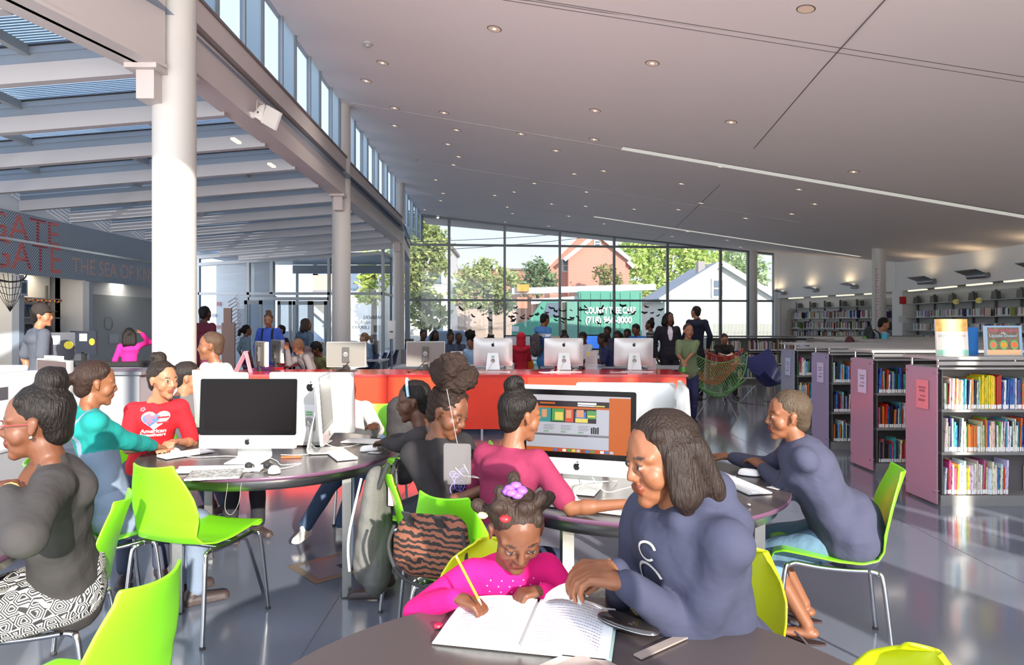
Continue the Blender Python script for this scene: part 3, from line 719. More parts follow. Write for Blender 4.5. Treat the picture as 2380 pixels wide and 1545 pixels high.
round_table(TD.x, TD.y, .72, R(20), 'round table in front of the person in red glasses')

# ---------------- desktop computers ----------------
M_al = mat('matt_aluminium', (216, 218, 216), .35, .35)
M_bz = mat('black_bezel', (12, 11, 12), .2, spec=.12)
M_logo = mat('logo_black', (22, 22, 24), .2)
def logo(mb, cx, y, cz_, s, face=-1):
    """fruit logo outline with a bite and leaf"""
    L = [(0, .36), (.10, .42), (.24, .43), (.36, .36), (.30, .28), (.25, .14), (.27, .0), (.38, -.12), (.34, -.26), (.22, -.42), (.12, -.48), (0, -.43), (-.12, -.48), (-.24, -.42), (-.36, -.24), (-.42, -.02), (-.40, .2), (-.28, .37), (-.12, .42)]
    leaf = [(0, .50), (.02, .62), (.14, .74), (.2, .74), (.18, .6), (.08, .51)]
    for P_ in (L, leaf):
        mb.add([(cx + p[0] * s * -face * 1.0, y, cz_ + p[1] * s) for p in P_], [tuple(range(len(P_)))], False)
def screen_page(t, x0, x1, z0, z1, y):
    """web browser page on an orange desktop"""
    E = lambda n, c: mat('px_' + n, tuple(int(q * .6) for q in c), .3, emit=.55, spec=.15)
    cs = [E('orange', (176, 88, 36)), E('bar', (176, 176, 184)), E('dark', (40, 38, 44)), E('page', (168, 172, 186)), E('grey', (112, 112, 120)), E('green', (78, 140, 78)), E('skin', (196, 140, 104)), E('teal', (56, 130, 130)), E('yellow', (200, 190, 90)), E('brown', (120, 74, 48)), E('white', (214, 216, 222)), E('red', (190, 70, 50)), E('blue', (70, 110, 180))]
    mb = MB(); w = x1 - x0; h = z1 - z0
    def q(a, b, c, d, m, k=0): mb.mt(m); yy = y - .0004 * k; mb.add([(x0 + a * w, yy, z1 - d * h), (x0 + b * w, yy, z1 - d * h), (x0 + b * w, yy, z1 - c * h), (x0 + a * w, yy, z1 - c * h)], [(0, 1, 2, 3)])
    q(0, 1, 0, 1, 0); q(0, .8, .02, .93, 3, 1); q(0, 1, 0, .025, 1, 2); q(0, .8, .03, .10, 1, 2); q(0, .8, .10, .20, 2, 2); q(.13, .28, .13, .16, 0, 3); q(.5, .68, .12, .155, 10, 3); q(.5, .72, .165, .185, 10, 3); q(.66, .76, .165, .185, 8, 4)
    q(0, .8, .20, .235, 0, 2); q(.12, .68, .235, .48, 2, 2)
    q(.12, .24, .235, .48, 7, 3); q(.15, .2, .26, .40, 6, 4); q(.25, .37, .24, .46, 5, 4); q(.28, .36, .30, .44, 8, 5); q(.38, .46, .24, .47, 11, 4); q(.39, .44, .26, .40, 6, 5); q(.48, .58, .28, .47, 12, 4); q(.49, .56, .25, .38, 6, 5); q(.48, .6, .40, .47, 8, 6); q(.59, .68, .26, .40, 5, 5); q(.6, .67, .34, .37, 8, 6)
    for i in range(3):
        for j in range(4): q(.17 + .17 * i, .28 + .17 * i - .02 * (j % 2), .53 + .025 * j, .537 + .025 * j, 4, 3)
        q(.17 + .17 * i, .22 + .17 * i, .64, .655, 5, 3)
    for i in range(4): q(.63 + .02 * i, .645 + .02 * i, .55 - .01 * (i % 2), .66, 2, 3)
    q(0, .8, .68, .72, 4, 3); q(0, .8, .72, .93, 3, 3); q(.02, .6, .70, .71, 2, 4)
    for i in range(13): q(.27 + .045 * i, .305 + .045 * i, .945, .99, (12, 11, 10, 5, 8, 1, 9, 12, 5, 11, 10, 12, 1)[i], 4)
    mb.build('web_page', cs, t)
def imac(loc, rz, label, screen='off', sc=1.0, group='silver all-in-one computers', tilt=4):
    t = thing('desktop_computer', label, 'computer', loc, rz, group); t.scale = (sc, sc, sc)
    w, z0, z1 = .264, .072, .45
    T = Matrix.Translation((0, 0, .26)) @ Matrix.Rotation(R(-tilt), 4, 'X') @ Matrix.Translation((0, 0, -.26))
    mb = MB(); mb.xf(T); mb.rbox(-w, w, -.012, .006, z0, z1, .012)
    # bulging back
    def back(u, v):
        x = (u * 2 - 1) * w * .995; z = z0 + .003 + (z1 - z0 - .006) * v
        return (x, .006 + .034 * (1 - (u * 2 - 1) ** 4) * (1 - (v * 2 - 1) ** 4), z)
    mb.grid(back, 16, 12); mb.build('housing', M_al, t)
    mb = MB(); mb.xf(T); mb.rbox(-w, w, -.0150, -.0121, z0 + .072, z1, .010); bz = mb.build('bezel', M_bz, t)
    sx, sz0, sz1 = w - .024, z0 + .098, z1 - .024
    if screen == 'page':
        mb = MB(); d = thing('display', None, None); d.parent = t; d.matrix_local = T; del_ = None
        screen_page(d, -sx, sx, sz0, sz1, -.0156)
    else:
        mb = MB(); mb.xf(T); mb.add([(-sx, -.0156, sz0), (sx, -.0156, sz0), (sx, -.0156, sz1), (-sx, -.0156, sz1)], [(0, 1, 2, 3)])
        mb.build('display', {'off': mat('screen_off', (16, 13, 14), .25, spec=.1), 'blue': mat('screen_blue', (50, 110, 210), .3, emit=.8), 'login': mat('screen_grey', (120, 124, 134), .3, emit=.5)}[screen], t)
    mb = MB(); mb.xf(T); logo(mb, 0, -.0160, z0 + .036, .034); logo(mb, 0, .0412, z0 + .29, .052, 1); mb.build('logo', M_logo, t)
    # stand: bent foot plate
    mb = MB(); pts = [(-.045 * 0, -.10, .006), (0, .06, .006), (0, .085, .012), (0, .088, .03), (0, .045, .25)]
    for (a, b), (wa, wb) in zip(zip(pts, pts[1:]), ((.095, .095), (.095, .095), (.095, .095), (.095, .072))):
        a = V(a); b = V(b); d = (b - a).normalized(); n = V((1, 0, 0)).cross(d) * .0035
        mb.add([a + V((-wa, 0, 0)) - n, a + V((wa, 0, 0)) - n, b + V((wb, 0, 0)) - n, b + V((-wb, 0, 0)) - n, a + V((-wa, 0, 0)) + n, a + V((wa, 0, 0)) + n, b + V((wb, 0, 0)) + n, b + V((-wb, 0, 0)) + n],
               [(0, 3, 2, 1), (4, 5, 6, 7), (0, 1, 5, 4), (1, 2, 6, 5), (2, 3, 7, 6), (3, 0, 4, 7)], False)
    st = mb.build('stand', M_al, t)
    mb = MB(); mb.cyl((0, .062, .15), (0, .078, .15), .028, n=24); mb.build('cable_port', mat('port_grey', (150, 148, 146), .4), st)
    mb = MB(); mb.add([(-.02, .0655 , .205), (.02, .0655, .205), (.02, .0645, .213), (-.02, .0645, .213)], [(0, 1, 2, 3)]); mb.add([(-.02, .0675, .19), (.02, .0675, .19), (.02, .0665, .198), (-.02, .0665, .198)], [(0, 1, 2, 3)])
    mb.build('asset_sticker', mat('sticker_green', (90, 170, 100), .5), st)
    return t
zt = .743
imac((-1.44, 3.74, zt), 0, 'silver computer with a switched-off black screen facing the camera')
imac((-1.245, 4.26, zt), R(178), 'bright white back of the computer behind the black screen')
imac((-1.10, 4.02, zt), R(98), 'computer seen edge-on beside the black screen')
imac((-1.86, 4.36, zt), R(150), 'computer whose grey top edge shows over the shoulder of the dark-shirted girl')
imac((.30, 3.10, zt), R(-19), 'silver computer with a web page on its screen', 'page')
imac((.60, 3.62, zt), R(176), 'wide white back of the computer behind the hoodie woman', sc=.98)
imac((.24, 3.62, zt), R(165), 'computer whose pale back shows beside the web page screen, under the bun', sc=.95)
imac((.86, 3.40, zt), R(80), 'angled white computer back showing beside the hoodie woman head')
imac((-.27, 9.72, .81), R(180), 'computer seen from behind on the red counter, next to the grey monitors', sc=1.05)
imac((.735, 9.72, .81), R(180), 'middle of three computers seen from behind on the red counter', sc=1.05)
imac((1.73, 9.72, .81), R(180), 'computer seen from behind next to the free end of the red counter', sc=1.05)
imac((.12, 14.6, .74), 0, 'computer facing the camera in front of the person in the red hood', 'login', 1.1)
imac((1.78, 15.2, .74), 0, 'distant computer with a bright blue screen facing the camera', 'blue', 1.1)

def keyboard(loc, rz, label, w=.42, d=.115):
    t = thing('keyboard', label, 'keyboard', loc, rz, 'white keyboards'); mb = MB()
    mb.box(-w / 2, w / 2, -d / 2, d / 2, .002, .008); mb.cyl((-w / 2, d / 2 - .008, .009), (w / 2, d / 2 - .008, .009), .008, n=10); mb.build('case', M_al, t)
    mb = MB(); n = int(w / .0192)
    for j in range(6):
        x = -w / 2 + .008
        for i in range(n):
            if j == 0 and 4 <= i <= 8:
                if i == 4: mb.box(x, x + .0192 * 5 - .003, -d / 2 + .006, -d / 2 + .021, .008, .011)
            else: mb.box(x, x + .0162, -d / 2 + .006 + j * .0175, -d / 2 + .021 + j * .0175, .008, .011)
            x += .0192
    mb.build('keys', mat('key_white', (238, 238, 236), .5), t); return t
def mouse(loc, rz, label):
    t = thing('computer_mouse', label, 'mouse', loc, rz, 'white mice'); mb = MB()
    mb.grid(lambda u, v: ((.030 * math.sin(PI * u) ** .6 * (1 if 0 else 1)) * math.cos(2 * PI * v), -.055 + .11 * u, .002 + max(0, math.sin(2 * PI * v) * 0) + .026 * math.sin(PI * u) ** .5 * max(0, math.sin(PI * ((v * 2) % 1)))) if False else (.031 * (1 - (2 * u - 1) ** 4) ** .5 * math.cos(PI * v), -.055 + .11 * u, .002 + .03 * (1 - (2 * u - 1) ** 4) ** .5 * math.sin(PI * v)), 14, 12)
    mb.build('shell', mat('gloss_white', (244, 244, 242), .15), t); return t
keyboard((-1.50, 3.50, zt), R(6), 'white keyboard in front of the black screen', .43)
keyboard((-1.87, 3.92, zt), R(52), 'white keyboard between the red-shirted girl and the black screen', .28)
keyboard((-.97, 3.88, zt), R(-62), 'white keyboard on the side of the table towards the headband girl', .28)
keyboard((-.93, 4.32, zt), R(-15), 'white keyboard pushed behind the edge-on computer', .28)
keyboard((.30, 2.80, zt), R(-25), 'white keyboard under the arm of the pupil in the rose polo shirt', .43)
keyboard((1.05, 3.22, zt), R(102), 'white keyboard in front of the boy in the navy sweatshirt', .43)
mouse((-1.205, 3.46, zt), R(20), 'white mouse lying alone at the front of the black screen table')
mouse((-1.98, 3.98, zt), R(60), 'white mouse under the hand of the turquoise-sleeved girl')
mouse((-.85, 4.05, zt), R(-60), 'white mouse under the hand of the headband girl')
mouse((.50, 2.68, zt), R(-20), 'white mouse under the hand of the pupil in the rose polo')
mouse((1.18, 3.40, zt), R(60), 'white mouse under the hand of the boy in the navy sweatshirt')
mouse((.24, 2.93, zt), R(30), 'white mouse resting behind the keyboard of the web page computer')
M_cable = mat('white_cable', (232, 232, 228), .4)
def cable(pts, label, m=None, r=.0022, g='loose white cables'):
    mb = MB(); mb.tube(smoothpath(pts, 8), r, 6); return tag(mb.build('cable', m or M_cable, None), label, 'cable', g)
z = .747
cable([(-1.95, 3.94, z), (-1.85, 3.86, z), (-1.75, 3.83, z), (-1.62, 3.86, z), (-1.5, 3.84, z)], 'white mouse cable running from the turquoise-sleeved hand to the black screen')
cable([(-1.22, 3.5, z), (-1.17, 3.56, z), (-1.13, 3.66, z), (-1.22, 3.62, z), (-1.28, 3.72, z), (-1.36, 3.82, z)], 'white mouse cable curling beside the black screen')
cable([(-1.25, 4.18, .9), (-1.17, 4.1, .82), (-1.10, 4.12, .76), (-1.02, 4.14, z), (-.95, 4.24, z)], 'white cable hanging from the back of the white computer')
cable([(-1.25, 4.18, .9), (-1.2, 4.05, .80), (-1.14, 4.0, .75), (-1.2, 3.9, z), (-1.32, 3.9, z)], 'second white cable looping from the white computer')
cable([(.33, 3.15, .86), (.40, 3.02, .76), (.5, 3.05, .76), (.6, 3.2, z)], 'white power cable curling below the web page screen')
cable([(.26, 3.0, z), (.32, 3.05, .78), (.42, 3.1, .78), (.5, 3.25, z)], 'white keyboard cable under the web page screen')
cable([(1.1, 3.35, z), (1.0, 3.4, z), (.9, 3.5, z)], 'white mouse cable beside the boy in navy')
M_thin = mat('grey_wire', (120, 118, 116), .4)
cable([(-1.45, 3.40, z), (-1.40, 3.36, .72), (-1.40, 3.33, .60), (-1.37, 3.33, .565), (-1.335, 3.335, .62), (-1.33, 3.36, .72), (-1.33, 3.42, z), (-1.28, 3.5, z)], 'thin earphone wire hanging in a loop over the table edge', M_thin, .0016)
cable([(-1.4, 3.45, z), (-1.3, 3.42, z), (-1.24, 3.5, z), (-1.3, 3.56, z)], 'thin tangled earphone wire on the table', M_thin, .0016)
# headphones
t = thing('earphones', 'black clip earphones lying beside the keyboard of the black screen', 'earphones', (-1.31, 3.52, zt), R(10))
for x in (-.045, .045):
    mb = MB(); mb.cyl((x, 0, .022), (x, .012, .024), .020, .014, n=18); mb.ball((x, .006, .022), .017); mb.build('ear_pad', mat('foam_black', (34, 34, 36), .8), t)
    mb = MB(); mb.tube(smoothpath([(x + .012, .01, .03), (x + .024, .01, .02), (x + .02, .01, .004)]), .003); mb.build('ear_hook', mat('foam_black'), t)
# notebooks
def notebook(loc, rz, w, d, h, cov, label, page=None, mottled=False):
    t = thing('notebook', label, 'notebook', loc, rz); mb = MB(); mb.box(-w / 2, w / 2, -d / 2, d / 2, 0, .002); mb.box(-w / 2, w / 2, -d / 2, d / 2, h - .002, h); mb.box(-w / 2, -w / 2 + .003, -d / 2, d / 2, 0, h)
    mb.build('cover', cov, t); mb = MB(); mb.box(-w / 2 + .003, w / 2 - .004, -d / 2 + .004, d / 2 - .004, .002, h - .002); mb.build('pages', page or mat('paper', (236, 234, 228), .8), t); return t
M_marble = mat('marbled_cover', (150, 150, 146), .5, noise_amt=.9, nscale=60)
notebook((-1.47, 3.385, zt), R(14), .25, .19, .012, M_marble, 'composition book with a black-and-white marbled cover in front of the black screen', mat('mint_pages', (200, 226, 214), .7))
cable([(.0, 0, -.0)] * 2, 'x') if 0 else None
mb = MB(); mb.box(-.055, .055, -.012, .012, 0, .008); o = mb.build('marker_pen', mat('orange_pen', (214, 96, 40), .4)); o.location = (-1.24, 3.84, zt); o.rotation_euler = (0, 0, R(10)); tag(o, 'orange marker lying under the stand of the black screen', 'pen')
mb = MB(); mb.box(-.04, .04, -.025, .025, 0, .001); o = mb.build('paper_scrap', mat('paper')); o.location = (-.80, 3.98, zt); o.rotation_euler = (0, 0, R(-20)); tag(o, 'torn paper slip next to the headband girl hand', 'paper')
mb = MB(); mb.box(-.04, .04, -.03, .03, 0, .001); o = mb.build('paper_scrap', mat('paper')); o.location = (1.22, 3.14, zt); o.rotation_euler = (0, 0, R(30)); tag(o, 'small white paper slip on the table near the boy in navy', 'paper')
for (x, y, l_) in ((.88, 2.78, 'beside the hood'), (.98, 2.82, 'towards the boy in shorts')):
    mb = MB(); mb.lathe([(.0001, .012), (.008, .012), (.01, .004), (.006, 0)], 14); o = mb.build('security_screw', M_chrome); o.location = (x, y, zt); tag(o, 'small chrome bolt on the tabletop behind the hoodie, the one %s' % l_, 'bolt', 'chrome bolts')
# table C: open workbook, spectacle case, cap, inlays
t = thing('open_book', 'large open white workbook the little girl in pink is writing in', 'book', (.045, 1.70, zt), R(-12))
def pg(sx):
    def f(u, v):
        x = sx * (.004 + .20 * u); return (x, -.13 + .26 * v, .018 + .016 * math.sin(PI * min(1, u * 1.15)) ** .8 * (1 if sx > 0 else .45) - .010 * u)
    return f
mb = MB(); mb.box(-.21, .21, -.135, .135, 0, .003); mb.build('cover', mat('mint_cover', (190, 220, 210), .5), t)
for sx in (-1, 1):
    mb = MB(); hgt = .014 if sx < 0 else .022
    mb.grid(pg(sx), 14, 2); mb.box(min(0, sx * .203), max(0, sx * .203), -.13, .13, .003, .010)
    fr = [pg(sx)(i / 14, 0) for i in range(15)]
    for yy in (-.13, .13):
        vs = [(p[0], yy, p[2]) for p in fr] + [(p[0], yy, .003) for p in fr]; mb.add(vs, [(i, i + 1, 15 + i + 1, 15 + i) for i in range(14)], False)
    p_ = mb.build('page_block', mat('page_white', (246, 246, 244), .7), t)
    mb = MB()
    for j in range(13 if sx < 0 else 16):
        y = .105 - j * .0155
        if sx < 0 and j < 2: continue
        n = 24
        for i in range(n):
            u0 = .12 + .76 * i / n; u1 = u0 + .76 / n * random.uniform(.4, .85)
            a = pg(sx)(u0, .5); b = pg(sx)(u1, .5)
            mb.add([(a[0], y, a[2] + .0012), (b[0], y, b[2] + .0012), (b[0], y + .003, b[2] + .0012), (a[0], y + .003, a[2] + .0012)], [(0, 1, 2, 3)])
    mb.build('written_lines', mat('ink_pale', (176, 150, 176) if sx < 0 else (206, 206, 210), .8), p_)
mb = MB()
mb.grid(lambda u, v: (.02 + .10 * u, .07 + .06 * v, .035 + .028 * u * (1 - u) * 2 + .035 * v * u), 6, 4); mb.build('curled_page', mat('page_white'), t)
def lens_case(loc, rz):
    t = thing('spectacle_case', 'shiny black oval spectacle case on the notebook table', 'case', loc, rz)
    def half(sg):
        def f(u, v):
            a = 2 * PI * u; q = math.sin(v * PI / 2); k = (abs(math.cos(a)) ** 2.4 + abs(math.sin(a)) ** 2.4) ** (-1 / 2.4)
            return (.085 * q * k * math.cos(a), .034 * q * k * math.sin(a), .018 + sg * .017 * math.cos(v * PI / 2) ** .8)
        return f
    mb = MB(); mb.grid(half(1), 28, 10); mb.build('lid', mat('case_black', (34, 30, 30), .14, coat=.5), t)
    mb = MB(); mb.grid(half(-1), 28, 10); mb.build('base', mat('case_black'), t)
    mb = MB(); mb.tube([V(half(1)(k / 28, 1)) * 1 for k in range(29)], .0018, 6); mb.build('rim', M_chrome, t)
lens_case((.285, 1.68, zt), R(-42))
mb = MB(); mb.lathe([(.0001, .008), (.008, .009), (.011, .006), (.011, 0)], 18); o = mb.build('bottle_cap', mat('cap_red', (170, 30, 60), .35)); o.location = (-.184, 1.70, zt); tag(o, 'tiny red cap lying on the notebook table', 'cap')
mb = MB(); mb.box(-.09, .09, -.012, .012, 0, .004); o = mb.build('ruler_strip', mat('strip_metal', (170, 156, 148), .4, .4)); o.location = (.355, 1.60, zt); o.rotation_euler = (0, 0, R(38)); tag(o, 'flat metal strip lying near the spectacle case', 'strip')
t = thing('power_hatch', 'square metal cable hatch in the notebook tabletop', 'hatch', (.15, 1.47, zt), R(40))
mb = MB(); mb.box(-.085, .085, -.085, .085, 0, .003); mb.build('frame', mat('strip_metal'), t); mb = MB(); mb.box(-.06, .06, -.06, .06, .003, .0045); mb.build('lid', mat('hatch_lid', (140, 126, 120), .35, .3), t)
# small laptop corner on table D
t = thing('laptop', 'closed silver laptop on the table of the person in red glasses', 'laptop', (-1.98, 2.52, zt), R(20))
mb = MB(); mb.rbox(-.16, .16, -.11, .11, 0, .018, .006); mb.build('base', M_al, t); mb = MB(); mb.rbox(-.16, .16, -.11, .11, .019, .024, .002); mb.build('lid', M_al, t)
# floor box under table A
t = thing('floor_box', 'brass-framed floor power hatch beside the steel table leg', 'hatch', (-1.10, 4.20, .001), R(42))
mb = MB(); mb.box(-.21, .21, -.19, .19, 0, .003); mb.build('frame', mat('worn_brass', (150, 138, 118), .4, .7), t)
mb = MB(); mb.box(-.16, .16, -.14, .14, .003, .004); mb.build('lid', mat('lid_lino', (118, 122, 134), .3), t); mb = MB(); mb.box(.02, .16, -.14, .0, .0045, .005); mb.build('cable_opening', M_dark, t)
cable([(-1.02, 4.12, .01), (-.97, 4.10, .03), (-.95, 4.07, .2), (-.955, 4.1, .6), (-1.0, 4.1, .7)], 'grey-white cables rising from the floor hatch along the table leg', mat('pale_blue_cable', (190, 205, 220), .4), .007)

# ---------------- red counter ----------------
M_red = mat('red_laminate', (238, 60, 32), .28, spec=.5, noise_amt=.03, nscale=6)
M_redtop = mat('red_top', (206, 36, 40), .16, spec=.7)
t = thing('red_counter', 'long glossy red counter carrying three silver computers', 'counter', (0, 0, 0))
mb = MB(); mb.box(-3.55, 2.35, 9.1, 10.15, .78, .81); mb.build('worktop', M_redtop, t)
xs = [-3.53, -1.66, .2, 2.33]
for a, b in zip(xs, xs[1:]):
    mb = MB(); mb.box(a + .003, b - .003, 9.12, 9.15, .08, .78); mb.build('front_panel', M_red, t)
mb = MB(); mb.box(2.30, 2.33, 9.15, 10.13, .08, .78); mb.build('end_panel', M_red, t)
mb = MB(); mb.box(-3.5, 2.3, 9.25, 9.3, 0, .08); mb.build('plinth', mat('plinth_blue', (60, 62, 90), .5), t)
for x in (-2.8, -1.66, -.4, .9, 2.1):
    mb = MB(); mb.cyl((x, 9.17, 0), (x, 9.17, .08), .025, n=14); mb.build('leg', M_chrome, t)
t = thing('red_counter', 'red curved return of the counter carrying the grey-backed monitors', 'counter', (0, 0, 0))
mb = MB(); mb.prism([(-3.95, 9.35), (-3.57, 9.35), (-3.57, 11.6), (-3.95, 11.6)], .78, .81); mb.build('worktop', M_redtop, t)
mb = MB(); mb.box(-3.93, -3.9, 9.37, 11.58, 0, .78); mb.build('side_panel', M_red, t); mb = MB(); mb.box(-3.93, -3.58, 9.37, 9.4, 0, .78); mb.build('front_panel', M_red, t)

M_hp = mat('monitor_grey', (126, 126, 120), .4, .2)
M_hps = mat('monitor_silver', (196, 196, 194), .35, .4)
def hp(loc, rz, label, sc=1, dark=False):
    t = thing('flat_monitor', label, 'monitor', loc, rz, 'grey-backed monitors'); t.scale = (sc, sc, sc)
    mb = MB(); mb.rbox(-.28, .28, -.02, .03, .07, .43, .012); mb.build('housing', M_hps if not dark else mat('monitor_black', (40, 30, 32), .3), t)
    mb = MB(); mb.rbox(-.27, .27, .03, .045, .08, .42, .012); mb.rbox(-.15, -.03, .045, .047, .375, .405, .004); mb.rbox(.03, .15, .045, .047, .375, .405, .004); mb.build('back_cover', M_hp, t)
    mb = MB(); mb.rbox(-.045, .045, .045, .075, .14, .355, .006); a = mb.build('neck', mat('neck_dark', (84, 84, 82), .4, .3), t)
    mb = MB(); mb.cyl((0, .0755, .255), (0, .077, .255), .032, n=24); mb.build('badge', mat('badge_silver', (170, 170, 168), .3, .5), a)
    writing('hp', .05, mat('badge_ink', (50, 50, 52), .4), a, (0, .078, .255), (R(90), 0, R(180)), name='logo')
    mb = MB(); mb.rbox(-.255, .255, -.022, -.02, .10, .41, .004); mb.build('display', mat('screen_off') if not dark else mat('screen_brown', (62, 30, 30), .15), t)
    mb = MB(); mb.prism([(-.14, -.1), (.14, -.1), (.14, .1), (-.14, .1)], 0, .012); mb.box(-.04, .04, .02, .06, .012, .1); mb.build('base', mat('foam_black'), t)
    return t
hp((-2.36, 9.75, .80), R(180), 'grey-backed monitor facing away in front of the second column')
hp((-1.255, 9.95, .80), R(180), 'grey-backed monitor facing away beside the sanitiser post')
hp((-3.62, 9.9, .80), R(124), 'narrow-looking monitor turned sideways beside the pink leaflet stand')
hp((-3.70, 10.8, .80), R(124), 'narrow-looking monitor turned sideways between the leaflet stand and the doors')
hp((-3.9, 13.9, .78), R(122), 'small distant monitor turned sideways in front of the entrance doors', .8)
hp((-3.35, 14.4, .78), R(122), 'small distant monitor beside the person in slate grey by the doors', .8)
hp((-2.95, 14.8, .78), R(118), 'small distant monitor next to the second column', .8)
# leaflet stand, clear basin
t = thing('leaflet_stand', 'pink translucent leaflet stand on the end of the red counter', 'stand', (-3.72, 9.42, .81), R(-20))
Mp = mat('pink_acrylic', (212, 168, 184), .15, alpha=.8)
mb = MB(); mb.bar((-.12, 0, .003), (.05, .02, .30), .10, .006); mb.build('back', Mp, t); mb = MB(); mb.bar((.1, .05, .0), (.03, .03, .30), .10, .006); mb.build('prop', Mp, t)
# paper notices standing on the counter
for i, (x, y, rzz, l) in enumerate(((-.82, 9.9, 0, 'white notice with yellow badge standing beside the grey monitor'), (1.18, 9.95, 0, 'white notice with yellow badge standing between the last two counter computers'))):
    t = thing('counter_notice', l, 'sign', (x, y + .2, .81), rzz); mb = MB(); mb.box(-.09, .09, 0, .004, .04, .27); mb.build('sheet', mat('paper'), t)
    mb = MB(); mb.box(-.09, .09, -.03, .05, 0, .04); mb.build('holder', mat('acrylic_base', (200, 205, 210), .2), t)
    mb = MB(); mb.box(-.07, -.035, -.002, 0, .21, .25); mb.build('badge', mat('yellow', (236, 216, 50), .5), t)
    mb = MB()
    for k in range(8): mb.box(-.07, .05 - .02 * (k % 3), -.002, 0, .185 - k * .014, .188 - k * .014)
    mb.build('printed_lines', mat('ink_grey', (150, 150, 154), .8), t)
mb = MB(); mb.box(-.06, .06, 0, .004, 0, .17); o = mb.build('notice_card', mat('paper')); o.location = (2.05, 10.0, .812); tag(o, 'small white card standing behind the counter end computer', 'sign')
for (x, l) in ((-.27, 'first'), (.735, 'middle'), (1.73, 'end')):
    cable([(x, 9.63, .96), (x - .06, 9.5, .86), (x - .13, 9.46, .815), (x - .2, 9.5, .814), (x - .3, 9.48, .814), (x - .36, 9.55, .815)], 'white cable drooping from the %s computer on the red counter' % l, r=.005)
    mb = MB(); mb.box(-.22, .22, -.02, .02, 0, .012); o = mb.build('keyboard', mat('gloss_white')); o.location = (x + .02, 9.55, .81); tag(o, 'white keyboard edge behind the %s computer on the red counter' % l, 'keyboard')
cable([(-2.3, 9.66, .95), (-2.4, 9.5, .84), (-2.5, 9.45, .82), (-2.45, 9.4, .82)], 'black cable under the monitor in front of the second column', mat('foam_black'), .006, 'black monitor cables')
cable([(-1.25, 9.86, .95), (-1.35, 9.6, .84), (-1.45, 9.5, .82), (-1.4, 9.4, .82)], 'black cable under the monitor beside the sanitiser post', mat('foam_black'), .006, 'black monitor cables')

# tables in the window area
def desk(x, y, w, d, label, rz=0, z=.73):
    t = thing('reading_table', label, 'table', (x, y, 0), rz, 'grey reading tables'); mb = MB(); mb.box(-w / 2, w / 2, -d / 2, d / 2, z - .03, z); mb.build('tabletop', mat('grey_top', (172, 176, 184), .3), t)
    for sx in (-1, 1):
        for sy in (-1, 1): mb = MB(); mb.box(sx * (w / 2 - .05) - .02, sx * (w / 2 - .05) + .02, sy * (d / 2 - .05) - .02, sy * (d / 2 - .05) + .02, 0, z - .03); mb.build('leg', M_alu, t)
desk(-1.1, 12.3, 1.9, .9, 'grey table where the pupil in light blue is writing'); desk(1.35, 12.4, 1.7, .9, 'grey table of the pupil in the navy polo shirt')
desk(.1, 14.7, 1.2, .7, 'grey computer table in front of the person in the red hood'); desk(1.85, 15.3, 1.3, .7, 'grey computer table with the blue screen')
desk(2.75, 12.0, .9, .8, 'grey table beside the woman in the black suit'); desk(-3.5, 14.4, 1.7, .7, 'grey table with three small monitors by the entrance')

# ---------------- wire lounge chairs ----------------
def wire_chair(x, y, rz, col, label, solid=False):
    t = thing('wire_chair', label, 'lounge chair', (x, y, 0), rz, 'diamond wire lounge chairs'); m = mat('wire_' + label[:9], col, .35)
    def S(u, v):            # u across -1..1, v front 0..back 1
        a = u * 2 - 1; wd_ = .42 * math.sin(PI * (.22 + .56 * (1 - abs(v - .42)))) + .02
        y_ = .36 - .72 * v; zb = .40 - .10 * math.sin(PI * min(1, v * 1.25)) + (max(0, v - .45) ** 1.3) * .95
        return V((a * wd_, y_ + .10 * a * a * v, zb + .24 * abs(a) ** 1.8 * (1 - .55 * max(0, v - .5))))
    mb = MB(); n = 17
    if solid: mb.grid(lambda u, v: S(u, v) + V((0, 0, .012)), 16, 16)
    else:
        for k in range(-n, n + 1):
            for sg in (1, -1):
                pts = []
                for j in range(25):
                    v = j / 24; u = .5 + k / n * .75 + sg * (v - .5) * .75
                    if 0 <= u <= 1: pts.append(S(u, v))
                if len(pts) > 1: mb.tube(pts, .0035, 4, cap=False)
    sh = mb.build('seat_shell', m, t)
    mb = MB(); rim = [S(k / 16, 0) for k in range(17)] + [S(1, k / 16) for k in range(17)] + [S(1 - k / 16, 1) for k in range(17)] + [S(0, 1 - k / 16) for k in range(17)]
    mb.tube(rim, .008, 6); mb.build('rim_wire', m, sh)
    for sx in (-1, 1):
        mb = MB(); mb.tube(smoothpath([(.12 * sx, .12, .33), (.30 * sx, .28, .02), (.30 * sx, .26, .01), (.30 * sx, -.28, .01), (.30 * sx, -.30, .02), (.12 * sx, -.12, .33)], 4), .008, 6); mb.build('leg_frame', M_chrome, t)
    mb = MB(); mb.tube([(-.15, .12, .34), (.15, .12, .34)], .008, 6); mb.tube([(-.15, -.12, .34), (.15, -.12, .34)], .008, 6); mb.build('brace', M_chrome, t)
wire_chair(3.32, 11.0, R(160), (96, 150, 84), 'green wire lounge chair in front of the seated reader')
wire_chair(4.7, 12.7, R(-150), (46, 52, 110), 'dark blue padded wire lounge chair beside the seated reader', True)
wire_chair(3.9, 13.1, R(140), (206, 72, 50), 'orange-red wire lounge chair behind the green one')

